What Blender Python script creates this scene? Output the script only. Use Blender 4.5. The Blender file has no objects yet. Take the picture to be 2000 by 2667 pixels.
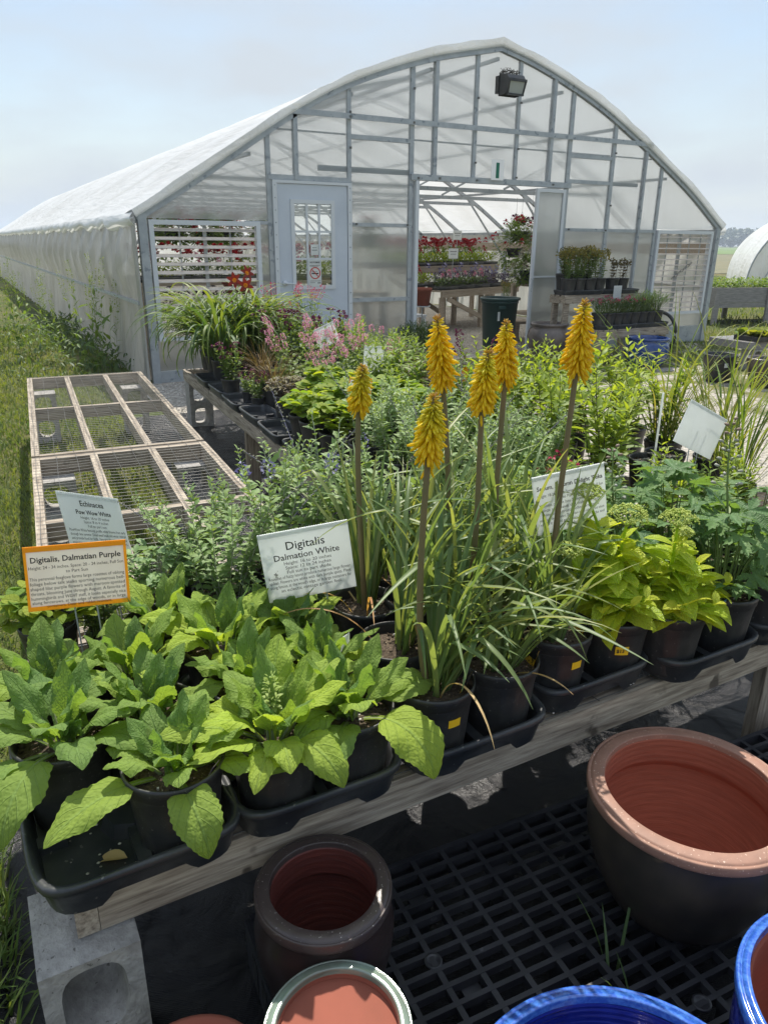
import bpy, math, random
import numpy as np
from math import sin, cos, pi, radians, sqrt, atan2
from mathutils import Matrix, Vector

S = bpy.context.scene
COL = S.collection
# ------------------------------------------------------------------ camera
cam = bpy.data.cameras.new("camera")
camo = bpy.data.objects.new("camera", cam)
COL.objects.link(camo)
CX = np.array([3700.0, 670.5, -1920.0]); CX /= np.linalg.norm(CX)
CV = np.array([-1125.0, 711.5, -1920.0]); CV /= np.linalg.norm(CV)
CZ = np.cross(CX, CV); CZ /= np.linalg.norm(CZ)
if CZ[1] < 0: CZ = -CZ
CY = np.cross(CZ, CX)
CR = np.array([CX, CY, CZ])
mw = Matrix.Identity(4)
for i in range(3):
    for j in range(3): mw[i][j] = CR[i, j]
mw[2][3] = 1.56
camo.matrix_world = mw
cam.sensor_fit = 'VERTICAL'; cam.sensor_height = 36.0; cam.lens = 25.92
cam.clip_start = 0.05; cam.clip_end = 6000
S.camera = camo
# ------------------------------------------------------------------ light
SUN_EL, SUN_AZ = 56.0, 26.0            # azimuth from +Y towards +X
W = bpy.data.worlds.new("World"); S.world = W; W.use_nodes = True
nt = W.node_tree; nt.nodes.clear()
def N(nt, t, **k):
    n = nt.nodes.new(t)
    for a, b in k.items():
        if a.startswith('i_'): n.inputs[a[2:].replace('_', ' ')].default_value = b
        else: setattr(n, a, b)
    return n
sky = N(nt, 'ShaderNodeTexSky', sky_type='NISHITA', sun_disc=False)
sky.sun_elevation = radians(SUN_EL); sky.sun_rotation = radians(SUN_AZ)
sky.air_density = 1.2; sky.dust_density = 0.6; sky.ozone_density = 1.0
tc = N(nt, 'ShaderNodeTexCoord'); mp = N(nt, 'ShaderNodeMapping')
mp.inputs['Scale'].default_value = (1.0, 1.3, 3.4); mp.inputs['Rotation'].default_value = (0.2, 0.15, 0.5)
nz = N(nt, 'ShaderNodeTexNoise', i_Scale=2.1, i_Detail=6.0, i_Roughness=0.52)
rp = N(nt, 'ShaderNodeValToRGB'); rp.color_ramp.elements[0].position = 0.38; rp.color_ramp.elements[1].position = 0.64
rp.color_ramp.elements[0].color = (0.08,)*3 + (1,); rp.color_ramp.elements[1].color = (0.88,)*3 + (1,)
mxw = N(nt, 'ShaderNodeMix', data_type='RGBA'); mxw.inputs[7].default_value = (4.7, 5.2, 5.75, 1)
bg = N(nt, 'ShaderNodeBackground', i_Strength=0.090)
ow = N(nt, 'ShaderNodeOutputWorld')
L = nt.links.new
sxz = N(nt, 'ShaderNodeSeparateXYZ'); L(tc.outputs['Generated'], sxz.inputs[0])
mz = N(nt, 'ShaderNodeMapRange'); mz.inputs[1].default_value = 0.0; mz.inputs[2].default_value = 0.26; mz.inputs[3].default_value = 0.30; mz.inputs[4].default_value = -0.06; L(sxz.outputs[2], mz.inputs[0])
adz = N(nt, 'ShaderNodeMath', operation='ADD', use_clamp=True)
L(tc.outputs['Generated'], mp.inputs[0]); L(mp.outputs[0], nz.inputs['Vector']); L(nz.outputs[0], rp.inputs[0])
cz = N(nt, 'ShaderNodeMapRange'); cz.inputs[1].default_value = 0.27; cz.inputs[2].default_value = 0.85; cz.inputs[3].default_value = 1.0; cz.inputs[4].default_value = 2.5; L(sxz.outputs[2], cz.inputs[0])  # extra brightness added to the unseen upper sky, lifts the shadows
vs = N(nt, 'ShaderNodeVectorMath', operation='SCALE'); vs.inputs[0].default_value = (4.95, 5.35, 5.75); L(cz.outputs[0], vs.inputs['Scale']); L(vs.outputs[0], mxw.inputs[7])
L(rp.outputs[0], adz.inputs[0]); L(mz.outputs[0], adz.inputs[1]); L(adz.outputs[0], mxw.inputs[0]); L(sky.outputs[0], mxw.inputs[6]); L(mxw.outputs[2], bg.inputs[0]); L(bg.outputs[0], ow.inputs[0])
sl = bpy.data.lights.new("sun", 'SUN'); sl.energy = 4.5; sl.angle = radians(0.6); sl.color = (1.0, 0.94, 0.84)
so = bpy.data.objects.new("sun", sl); COL.objects.link(so)
sd = Vector((cos(radians(SUN_EL))*sin(radians(SUN_AZ)), cos(radians(SUN_EL))*cos(radians(SUN_AZ)), sin(radians(SUN_EL))))
so.rotation_euler = sd.to_track_quat('Z', 'Y').to_euler(); so.location = (5, -3, 12)
S.view_settings.view_transform = 'Standard'; S.view_settings.look = 'None'
S.view_settings.exposure = 0.56; S.view_settings.gamma = 1.0

rng = np.random.default_rng(7); R = random.Random(5)
# ------------------------------------------------------------------ mesh builder
class MB:
    def __init__(s): s.V = []; s.F = []; s.T = []; s.UV = []; s.n = 0; s.uvn = False; s.sm = True
    def add(s, V, F, tint=0.0, uv=None):
        V = np.asarray(V, float).reshape(-1, 3); F = np.asarray(F, int)
        s.V.append(V); s.F.append(F + s.n); s.n += len(V)
        s.T.append(np.broadcast_to(np.asarray(tint, float), (len(F),)).copy())
        if uv is not None: s.uvn = True; s.UV.append(np.asarray(uv, float).reshape(-1, 2))
        else: s.UV.append(np.zeros((len(V), 2)))
        return s
    def box(s, lo, hi, tint=0.0, M=None):
        x0, y0, z0 = lo; x1, y1, z1 = hi
        V = np.array([(x0,y0,z0),(x1,y0,z0),(x1,y1,z0),(x0,y1,z0),(x0,y0,z1),(x1,y0,z1),(x1,y1,z1),(x0,y1,z1)], float)
        if M is not None: V = V @ M[:, :3].T + M[:, 3]
        return s.add(V, [(0,3,2,1),(4,5,6,7),(0,1,5,4),(1,2,6,5),(2,3,7,6),(3,0,4,7)], tint)
    def bar(s, a, b, w, h, up=(0,0,1), tint=0.0):
        a = np.array(a, float); b = np.array(b, float); d = b-a; l = np.linalg.norm(d); d /= l
        sd_ = np.cross(d, up); sd_ /= np.linalg.norm(sd_); u = np.cross(sd_, d)
        M = np.column_stack([d, sd_, u, a])
        return s.box((0,-w/2,-h/2),(l,w/2,h/2),tint,M)
    def tube(s, P, r, seg=6, tint=0.0, cap=True):
        P = np.asarray(P, float); n = len(P); r = np.broadcast_to(np.asarray(r, float), (n,))
        d = np.gradient(P, axis=0); d /= (np.linalg.norm(d, axis=1)[:, None]+1e-12)
        ref = np.array([0,0,1.0]) if abs(d[:,2]).mean() < 0.8 else np.array([1.0,0,0])
        a = np.cross(d, ref); a /= (np.linalg.norm(a, axis=1)[:, None]+1e-12); b = np.cross(d, a)
        t = np.linspace(0, 2*pi, seg, endpoint=False)
        V = P[:,None,:] + r[:,None,None]*(a[:,None,:]*np.cos(t)[None,:,None] + b[:,None,:]*np.sin(t)[None,:,None])
        V = V.reshape(-1,3); F = []
        for i in range(n-1):
            for j in range(seg):
                k = (j+1) % seg; F.append((i*seg+j, i*seg+k, (i+1)*seg+k, (i+1)*seg+j))
        s.add(V, F, tint)
        if cap and r[-1] > 0.0004:
            for e in (0, n-1):
                c = len(V); VV = np.vstack([V[e*seg:(e+1)*seg], P[e][None]])
                FF = [(j, (j+1)%seg, seg, seg) for j in range(seg)]
                s.add(VV, FF, tint)
        return s
    def lathe(s, prof, seg=40, c=(0,0,0), tint=0.0, rf=None):
        prof = np.asarray(prof, float); t = np.linspace(0, 2*pi, seg, endpoint=False); n = len(prof)
        r = prof[:,0][:,None]*np.ones(seg)[None,:]
        if rf is not None: r = rf(r, prof[:,1][:,None], t[None,:])
        V = np.stack([c[0]+r*np.cos(t), c[1]+r*np.sin(t), c[2]+prof[:,1][:,None]+0*r], -1).reshape(-1,3)
        i = np.arange(n-1)[:,None]; j = np.arange(seg)[None,:]; k = (j+1) % seg
        F = np.stack([i*seg+j, i*seg+k, (i+1)*seg+k, (i+1)*seg+j], -1).reshape(-1,4)
        return s.add(V, F, tint)
    def grid(s, G, tint=0.0, uv=None):
        G = np.asarray(G, float); n, m = G.shape[:2]
        i = np.arange(n-1)[:,None]; j = np.arange(m-1)[None,:]
        F = np.stack([i*m+j, i*m+j+1, (i+1)*m+j+1, (i+1)*m+j], -1).reshape(-1,4)
        return s.add(G.reshape(-1,3), F, tint, None if uv is None else np.asarray(uv).reshape(-1,2))
    def inst(s, tpl, Mx, loc, tint=0.0):
        V, F, uv = tpl; Mx = np.asarray(Mx); loc = np.asarray(loc); k = len(loc)
        if k == 0: return s
        VV = np.einsum('kij,nj->kni', Mx, V) + loc[:,None,:]
        FF = (F[None] + (np.arange(k)*len(V))[:,None,None]).reshape(-1, F.shape[1])
        tt = np.repeat(np.broadcast_to(np.asarray(tint, float), (k,)), len(F))
        return s.add(VV.reshape(-1,3), FF, tt, np.tile(uv, (k,1)))
    def mesh(s, name, off=(0,0,0), smooth=True):
        me = bpy.data.meshes.new(name)
        V = np.vstack(s.V) - np.array(off)
        lt = []; idx = []; T = []
        for F, t in zip(s.F, s.T):
            if F.shape[1] == 4:
                tri = F[:,2] == F[:,3]
                if tri.any():
                    q = F[~tri]; tr = F[tri][:, :3]
                    idx.append(q.ravel()); lt.append(np.full(len(q), 4)); T.append(t[~tri])
                    idx.append(tr.ravel()); lt.append(np.full(len(tr), 3)); T.append(t[tri])
                    continue
            idx.append(F.ravel()); lt.append(np.full(len(F), F.shape[1])); T.append(t)
        idx = np.concatenate(idx); lt = np.concatenate(lt); T = np.concatenate(T)
        me.vertices.add(len(V)); me.vertices.foreach_set('co', V.ravel())
        me.loops.add(len(idx)); me.loops.foreach_set('vertex_index', idx.astype(np.int32))
        me.polygons.add(len(lt)); ls = np.concatenate([[0], np.cumsum(lt)[:-1]])
        me.polygons.foreach_set('loop_start', ls.astype(np.int32)); me.polygons.foreach_set('loop_total', lt.astype(np.int32))
        me.polygons.foreach_set('use_smooth', np.full(len(lt), bool(smooth)))
        if T.any():
            a = me.attributes.new('tint', 'FLOAT', 'FACE'); a.data.foreach_set('value', T.astype(np.float32))
        if s.uvn:
            U = np.vstack(s.UV)[idx]; ul = me.uv_layers.new(name='UVMap'); ul.data.foreach_set('uv', U.ravel().astype(np.float32))
        me.update(calc_edges=True)
        return me
def tag(o, label=None, cat=None, group=None, kind=None):
    if label: o['label'] = label
    if cat: o['category'] = cat
    if group: o['group'] = group
    if kind: o['kind'] = kind
    return o
def thing(name, label, cat, loc=(0,0,0), rz=0.0, group=None):
    o = bpy.data.objects.new(name, None); COL.objects.link(o); o.location = loc; o.rotation_euler = (0,0,rz)
    o.empty_display_size = 0.05
    return tag(o, label, cat, group)
def part(name, mb, mat, parent=None, smooth=True, off=(0,0,0), label=None):
    me = mb if isinstance(mb, bpy.types.Mesh) else mb.mesh(name, off, smooth)
    if mat is not None and len(me.materials) == 0: me.materials.append(mat)
    o = bpy.data.objects.new(name, me); COL.objects.link(o)
    if parent is not None: o.parent = parent
    if label: o['label'] = label
    return o
def single(name, mb, mat, label, cat, group=None, loc=None, smooth=True):
    off = loc if loc is not None else (0,0,0)
    o = part(name, mb, mat, None, smooth, off)
    if loc is not None: o.location = loc
    return tag(o, label, cat, group)
def struct(name, mb, mat, smooth=True, kind='structure', label=None):
    o = part(name, mb, mat, None, smooth); o['kind'] = kind
    if label: o['label'] = label
    return o
def dup(root, loc=None, rz=0.0, sc=1.0, label=None, group=None):
    m = {root: root.copy()}
    r = m[root]; COL.objects.link(r)
    def rec(o, c):
        for ch in KIDS.get(o.name, ()):
            d = ch.copy(); COL.objects.link(d); d.parent = c; rec(ch, d)
    rec(root, r)
    if loc is not None: r.location = loc
    r.rotation_euler = (0,0,rz); r.scale = (sc,sc,sc)
    if label: r['label'] = label
    if group: r['group'] = group
    return r
KIDS = {}
def refresh():
    KIDS.clear()
    for o in bpy.data.objects:
        if o.parent: KIDS.setdefault(o.parent.name, []).append(o)
# ------------------------------------------------------------------ materials
def mat(name, col, col2=None, rough=0.6, metal=0.0, spec=0.5, scale=20, stretch=(1,1,1), detail=4, contrast=(0.35,0.65),
        bump=0.0, bscale=60, bstretch=None, transl=0.0, transp=0.0, tcol=None, coat=0.0, ramp=None, vein=0, speck=None, trans2=None, spots=None):
    m = bpy.data.materials.new(name); m.use_nodes = True; nt = m.node_tree; nt.nodes.clear(); L = nt.links.new
    out = N(nt, 'ShaderNodeOutputMaterial'); b = N(nt, 'ShaderNodeBsdfPrincipled')
    b.inputs['Roughness'].default_value = rough; b.inputs['Metallic'].default_value = metal
    b.inputs['Specular IOR Level'].default_value = spec; b.inputs['Coat Weight'].default_value = coat
    b.inputs['Coat Roughness'].default_value = 0.12
    tc = N(nt, 'ShaderNodeTexCoord'); mp = N(nt, 'ShaderNodeMapping'); mp.inputs['Scale'].default_value = stretch
    L(tc.outputs['Object'], mp.inputs[0])
    csock = None
    if ramp:
        at = N(nt, 'ShaderNodeAttribute', attribute_name='tint'); r = N(nt, 'ShaderNodeValToRGB')
        els = r.color_ramp.elements
        for i, (p, c) in enumerate(ramp):
            e = els[i] if i < 2 else els.new(p)
            e.position = p; e.color = (*c, 1)
        L(at.outputs['Fac'], r.inputs[0]); csock = r.outputs[0]
    if col2 is not None:
        nz = N(nt, 'ShaderNodeTexNoise'); nz.inputs['Scale'].default_value = scale; nz.inputs['Detail'].default_value = detail
        nz.inputs['Roughness'].default_value = 0.6
        L(mp.outputs[0], nz.inputs['Vector'])
        cr = N(nt, 'ShaderNodeMapRange'); cr.inputs[1].default_value = contrast[0]; cr.inputs[2].default_value = contrast[1]
        L(nz.outputs[0], cr.inputs[0])
        mx = N(nt, 'ShaderNodeMix', data_type='RGBA')
        if csock: 
            mx.blend_type = 'MULTIPLY'; L(csock, mx.inputs[6]); mx.inputs[7].default_value = (*col2, 1)
        else:
            mx.inputs[6].default_value = (*col, 1); mx.inputs[7].default_value = (*col2, 1)
        L(cr.outputs[0], mx.inputs[0]); csock = mx.outputs[2]
    if tcol is not None:
        at = N(nt, 'ShaderNodeAttribute', attribute_name='tint')
        mx = N(nt, 'ShaderNodeMix', data_type='RGBA'); mx.inputs[7].default_value = (*tcol, 1)
        if csock: L(csock, mx.inputs[6])
        else: mx.inputs[6].default_value = (*col, 1)
        L(at.outputs['Fac'], mx.inputs[0]); csock = mx.outputs[2]
    if spots:   # small light specks: (colour, scale, threshold)
        vz = N(nt, 'ShaderNodeTexNoise'); vz.inputs['Scale'].default_value = spots[1]; vz.inputs['Detail'].default_value = 3
        L(tc.outputs['Object'], vz.inputs['Vector'])
        cr = N(nt, 'ShaderNodeMapRange'); cr.inputs[1].default_value = spots[2]; cr.inputs[2].default_value = spots[2]+0.05
        L(vz.outputs[0], cr.inputs[0])
        mx = N(nt, 'ShaderNodeMix', data_type='RGBA'); mx.inputs[7].default_value = (*spots[0], 1)
        if csock: L(csock, mx.inputs[6])
        else: mx.inputs[6].default_value = (*col, 1)
        L(cr.outputs[0], mx.inputs[0]); csock = mx.outputs[2]
    bumpn = None
    if vein:    # leaf venation from UV: midrib, side veins, puckering
        uvn = N(nt, 'ShaderNodeUVMap'); sx = N(nt, 'ShaderNodeSeparateXYZ'); L(uvn.outputs[0], sx.inputs[0])
        a = N(nt, 'ShaderNodeMath', operation='SUBTRACT'); L(sx.outputs[0], a.inputs[0]); a.inputs[1].default_value = 0.5
        ab = N(nt, 'ShaderNodeMath', operation='ABSOLUTE'); L(a.outputs[0], ab.inputs[0])
        mid = N(nt, 'ShaderNodeMapRange'); mid.inputs[1].default_value = 0.012; mid.inputs[2].default_value = 0.05
        mid.inputs[3].default_value = 1; mid.inputs[4].default_value = 0; L(ab.outputs[0], mid.inputs[0])
        t1 = N(nt, 'ShaderNodeMath', operation='MULTIPLY_ADD'); L(ab.outputs[0], t1.inputs[0]); t1.inputs[1].default_value = -0.55; L(sx.outputs[1], t1.inputs[2])
        fr = N(nt, 'ShaderNodeMath', operation='MULTIPLY'); L(t1.outputs[0], fr.inputs[0]); fr.inputs[1].default_value = 2*pi*vein
        sn = N(nt, 'ShaderNodeMath', operation='COSINE'); L(fr.outputs[0], sn.inputs[0])
        sv = N(nt, 'ShaderNodeMapRange'); sv.inputs[1].default_value = 0.86; sv.inputs[2].default_value = 1.0; L(sn.outputs[0], sv.inputs[0])
        sv2 = N(nt, 'ShaderNodeMath', operation='MULTIPLY'); L(sv.outputs[0], sv2.inputs[0]); sv2.inputs[1].default_value = 0.6
        mxx = N(nt, 'ShaderNodeMath', operation='MAXIMUM'); L(mid.outputs[0], mxx.inputs[0]); L(sv2.outputs[0], mxx.inputs[1])
        mx = N(nt, 'ShaderNodeMix', data_type='RGBA'); mx.blend_type = 'MIX'
        k = N(nt, 'ShaderNodeMath', operation='MULTIPLY'); L(mxx.outputs[0], k.inputs[0]); k.inputs[1].default_value = 0.20
        if csock: L(csock, mx.inputs[6])
        else: mx.inputs[6].default_value = (*col, 1)
        mx.inputs[7].default_value = (*[min(1, c*1.9+0.04) for c in col], 1); L(k.outputs[0], mx.inputs[0]); csock = mx.outputs[2]
        vo = N(nt, 'ShaderNodeTexVoronoi', feature='SMOOTH_F1'); vo.inputs['Scale'].default_value = 1.0
        mpu = N(nt, 'ShaderNodeMapping'); mpu.inputs['Scale'].default_value = (17, 38, 1); L(uvn.outputs[0], mpu.inputs[0]); L(mpu.outputs[0], vo.inputs['Vector'])
        hh = N(nt, 'ShaderNodeMath', operation='ADD'); L(vo.outputs['Distance'], hh.inputs[0]); L(mxx.outputs[0], hh.inputs[1])
        bumpn = N(nt, 'ShaderNodeBump', invert=True); bumpn.inputs['Strength'].default_value = 0.9; bumpn.inputs['Distance'].default_value = 0.0022
        L(hh.outputs[0], bumpn.inputs['Height'])
    if bump:
        bz = N(nt, 'ShaderNodeTexNoise'); bz.inputs['Scale'].default_value = bscale; bz.inputs['Detail'].default_value = 5
        mp2 = N(nt, 'ShaderNodeMapping'); mp2.inputs['Scale'].default_value = bstretch or stretch; L(tc.outputs['Object'], mp2.inputs[0]); L(mp2.outputs[0], bz.inputs['Vector'])
        bn = N(nt, 'ShaderNodeBump'); bn.inputs['Strength'].default_value = 0.8; bn.inputs['Distance'].default_value = bump
        L(bz.outputs[0], bn.inputs['Height'])
        if bumpn: L(bumpn.outputs[0], bn.inputs['Normal'])
        bumpn = bn
    if csock: L(csock, b.inputs['Base Color'])
    else: b.inputs['Base Color'].default_value = (*col, 1)
    if bumpn: L(bumpn.outputs[0], b.inputs['Normal'])
    sh = b.outputs[0]
    if transl:
        tr = N(nt, 'ShaderNodeBsdfTranslucent'); g = N(nt, 'ShaderNodeMix', data_type='RGBA'); g.blend_type = 'MULTIPLY'; g.inputs[0].default_value = 1
        if csock: L(csock, g.inputs[6])
        else: g.inputs[6].default_value = (*col, 1)
        g.inputs[7].default_value = (*(trans2 or (1.9, 1.75, 0.7)), 1); g.clamp_result = False
        L(g.outputs[2], tr.inputs[0])
        if bumpn: L(bumpn.outputs[0], tr.inputs['Normal'])
        ms = N(nt, 'ShaderNodeMixShader'); ms.inputs[0].default_value = transl; L(sh, ms.inputs[1]); L(tr.outputs[0], ms.inputs[2]); sh = ms.outputs[0]
    if transp:
        tp = N(nt, 'ShaderNodeBsdfTransparent'); ms = N(nt, 'ShaderNodeMixShader'); ms.inputs[0].default_value = transp
        L(sh, ms.inputs[1]); L(tp.outputs[0], ms.inputs[2]); sh = ms.outputs[0]
    L(sh, out.inputs[0])
    return m
def leafm(name, c, c2=None, tint=(0.2,0.2,0.03), tl=0.38, vein=0, rough=0.55, gain=1.25, **k):
    c = tuple(min(0.9,x*gain) for x in c); c2 = tuple(min(0.9,x*gain) for x in c2) if c2 else None; tint = tuple(min(0.9,x*gain) for x in tint)
    c2 = c2 or tuple(x*0.72 for x in c)
    return mat(name, c, c2, rough=rough, spec=0.3, scale=14, transl=tl, tcol=tint, vein=vein, **k)
M = {}
M['black'] = mat('black plastic', (0.020,0.021,0.023), (0.048,0.047,0.045), rough=0.42, scale=9, bump=0.0006, bscale=90, spots=((0.11,0.11,0.10), 150, 0.66))
M['tray'] = mat('tray plastic', (0.018,0.022,0.028), (0.055,0.057,0.06), rough=0.36, scale=7, bump=0.0012, bscale=40, spots=((0.14,0.14,0.13), 60, 0.68))
M['soil'] = mat('potting soil', (0.028,0.018,0.011), (0.085,0.06,0.038), rough=0.95, scale=160, bump=0.006, bscale=140, spots=((0.5,0.47,0.4), 210, 0.68))
for k, st in (('u',(2.0,26,26)),('v',(26,2.0,26)),('z',(26,26,2.0))):
    M['wood'+k] = mat('weathered wood '+k, (0.15,0.115,0.085), (0.45,0.385,0.30), rough=0.85, scale=3.0, stretch=st, detail=10, contrast=(0.32,0.62), bump=0.003, bscale=5, bstretch=st, spots=((0.10,0.08,0.06), 9, 0.66))
M['whitewood'] = mat('bleached wood', (0.42,0.39,0.34), (0.60,0.57,0.52), rough=0.85, scale=3, stretch=(26,2,26), detail=8, bump=0.002, bscale=5)
M['planter'] = mat('grey planter boards', (0.20,0.19,0.19), (0.33,0.31,0.30), rough=0.85, scale=3, stretch=(2,20,20), detail=8, bump=0.002, bscale=5)
M['tablewood'] = mat('bare timber', (0.34,0.27,0.20), (0.46,0.39,0.31), rough=0.8, scale=3, stretch=(2,20,20), detail=6)
M['concrete'] = mat('concrete block', (0.27,0.26,0.245), (0.42,0.405,0.38), rough=0.93, scale=30, detail=8, bump=0.004, bscale=120, spots=((0.14,0.13,0.12), 90, 0.66))
M['galv'] = mat('galvanised steel', (0.34,0.37,0.40), (0.43,0.46,0.48), rough=0.45, metal=0.25, scale=9, spots=((0.24,0.27,0.30), 14, 0.62))
M['wire'] = mat('wire', (0.15,0.15,0.145), rough=0.5, metal=0.5)
M['alu'] = mat('white aluminium', (0.62,0.65,0.68), rough=0.4)
M['door'] = mat('door paint', (0.56,0.61,0.68), (0.50,0.55,0.62), rough=0.45, scale=2, bump=0.0004, bscale=200)
M['slat'] = mat('louver slat', (0.84,0.80,0.76), rough=0.5, transl=0.5, trans2=(1,1,1))
M['paper'] = mat('paper', (0.90,0.92,0.91), (0.83,0.85,0.84), rough=0.5, scale=6, transl=0.52, trans2=(1,1,1))
M['ink'] = mat('ink', (0.012,0.012,0.016), rough=0.6)
M['orange'] = mat('orange edge', (0.95,0.52,0.010), rough=0.5, transl=0.4, trans2=(1.1,1,0.8))
M['yellow'] = mat('yellow sticker', (0.85,0.52,0.015), rough=0.5)
M['green'] = mat('green print', (0.01,0.16,0.10), rough=0.5)
M['redink'] = mat('red print', (0.55,0.04,0.03), rough=0.5)
def glassm():
    m = bpy.data.materials.new('window glass'); m.use_nodes = True; nt = m.node_tree; nt.nodes.clear()
    o = N(nt,'ShaderNodeOutputMaterial'); t = N(nt,'ShaderNodeBsdfTransparent'); t.inputs[0].default_value = (0.9,0.93,0.93,1)
    g = N(nt,'ShaderNodeBsdfGlossy'); g.inputs['Roughness'].default_value = 0.03; ms = N(nt,'ShaderNodeMixShader'); ms.inputs[0].default_value = 0.12
    nt.links.new(t.outputs[0], ms.inputs[1]); nt.links.new(g.outputs[0], ms.inputs[2]); nt.links.new(ms.outputs[0], o.inputs[0]); return m
M['glass'] = glassm()
def polycarb():
    m = bpy.data.materials.new('twin wall polycarbonate'); m.use_nodes = True; nt = m.node_tree; nt.nodes.clear(); L = nt.links.new
    o = N(nt,'ShaderNodeOutputMaterial')
    tc = N(nt,'ShaderNodeTexCoord'); mp = N(nt,'ShaderNodeMapping'); mp.inputs['Scale'].default_value = (1,1,0.16); L(tc.outputs['Object'], mp.inputs[0])
    nz = N(nt,'ShaderNodeTexNoise'); nz.inputs['Scale'].default_value = 3.2; nz.inputs['Detail'].default_value = 6; L(mp.outputs[0], nz.inputs['Vector'])
    wv = N(nt,'ShaderNodeTexWave', wave_type='BANDS', bands_direction='X'); wv.inputs['Scale'].default_value = 26; wv.inputs['Distortion'].default_value = 0.0
    L(tc.outputs['Object'], wv.inputs['Vector'])
    bn = N(nt,'ShaderNodeBump'); bn.inputs['Strength'].default_value = 0.35; bn.inputs['Distance'].default_value = 0.003; L(wv.outputs[0], bn.inputs['Height'])
    cr = N(nt,'ShaderNodeMix', data_type='RGBA'); cr.inputs[6].default_value = (0.36,0.39,0.39,1); cr.inputs[7].default_value = (0.62,0.65,0.65,1); L(nz.outputs[0], cr.inputs[0])
    d = N(nt,'ShaderNodeBsdfDiffuse'); rb = N(nt,'ShaderNodeMapRange'); rb.inputs[3].default_value = 0.80; rb.inputs[4].default_value = 1.0; L(wv.outputs[0], rb.inputs[0]); vm = N(nt,'ShaderNodeVectorMath', operation='SCALE'); L(cr.outputs[2], vm.inputs[0]); L(rb.outputs[0], vm.inputs['Scale']); L(vm.outputs[0], d.inputs[0]); t = N(nt,'ShaderNodeBsdfTranslucent'); L(vm.outputs[0], t.inputs[0])
    rf = N(nt,'ShaderNodeBsdfRefraction'); rf.inputs['Roughness'].default_value = 0.30; rf.inputs['IOR'].default_value = 1.12; rf.inputs[0].default_value = (0.93,0.95,0.95,1)
    tp = N(nt,'ShaderNodeBsdfTransparent'); tp.inputs[0].default_value = (0.95,0.97,0.97,1)
    gl = N(nt,'ShaderNodeBsdfGlossy'); gl.inputs['Roughness'].default_value = 0.25; gl.inputs[0].default_value = (0.9,0.9,0.9,1); L(bn.outputs[0], gl.inputs['Normal']); L(bn.outputs[0], rf.inputs['Normal'])
    def mix(f, a, b):
        x = N(nt,'ShaderNodeMixShader'); x.inputs[0].default_value = f; L(a, x.inputs[1]); L(b, x.inputs[2]); return x.outputs[0]
    s = mix(0.55, d.outputs[0], t.outputs[0]); s2 = mix(0.30, rf.outputs[0], tp.outputs[0]); s = mix(0.54, s, s2); s = mix(0.07, s, gl.outputs[0])
    L(s, o.inputs[0]); return m
M['poly'] = polycarb()
def film(name, c, tl, tp, rough=0.35, sc=(3,0.5,3), bd=0.05):
    m = bpy.data.materials.new(name); m.use_nodes = True; nt = m.node_tree; nt.nodes.clear(); L = nt.links.new
    o = N(nt,'ShaderNodeOutputMaterial'); tc = N(nt,'ShaderNodeTexCoord'); mp = N(nt,'ShaderNodeMapping'); mp.inputs['Scale'].default_value = sc; L(tc.outputs['Object'], mp.inputs[0])
    nz = N(nt,'ShaderNodeTexNoise'); nz.inputs['Scale'].default_value = 1.7; nz.inputs['Detail'].default_value = 6; nz.inputs['Distortion'].default_value = 0.6; L(mp.outputs[0], nz.inputs['Vector'])
    bn = N(nt,'ShaderNodeBump'); bn.inputs['Strength'].default_value = 0.8; bn.inputs['Distance'].default_value = bd; L(nz.outputs[0], bn.inputs['Height'])
    n2 = N(nt,'ShaderNodeTexNoise'); n2.inputs['Scale'].default_value = 0.9; n2.inputs['Detail'].default_value = 7; L(tc.outputs['Object'], n2.inputs['Vector'])
    cm = N(nt,'ShaderNodeMix', data_type='RGBA'); cm.inputs[6].default_value = (*c,1); cm.inputs[7].default_value = (c[0]*0.8,c[1]*0.79,c[2]*0.76,1)
    r = N(nt,'ShaderNodeMapRange'); r.inputs[1].default_value = 0.45; r.inputs[2].default_value = 0.75; L(n2.outputs[0], r.inputs[0]); L(r.outputs[0], cm.inputs[0])
    b = N(nt,'ShaderNodeBsdfPrincipled'); b.inputs['Roughness'].default_value = rough; L(cm.outputs[2], b.inputs['Base Color']); L(bn.outputs[0], b.inputs['Normal'])
    t = N(nt,'ShaderNodeBsdfTranslucent'); L(cm.outputs[2], t.inputs[0]); L(bn.outputs[0], t.inputs['Normal'])
    x = N(nt,'ShaderNodeMixShader'); x.inputs[0].default_value = tl; L(b.outputs[0], x.inputs[1]); L(t.outputs[0], x.inputs[2])
    p = N(nt,'ShaderNodeBsdfTransparent'); y = N(nt,'ShaderNodeMixShader'); y.inputs[0].default_value = tp; L(x.outputs[0], y.inputs[1]); L(p.outputs[0], y.inputs[2]); L(y.outputs[0], o.inputs[0])
    return m
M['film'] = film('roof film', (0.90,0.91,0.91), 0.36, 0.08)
M['curtain'] = film('side curtain', (0.60,0.59,0.56), 0.42, 0.08, rough=0.22, sc=(1,5,0.7), bd=0.05)
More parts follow.
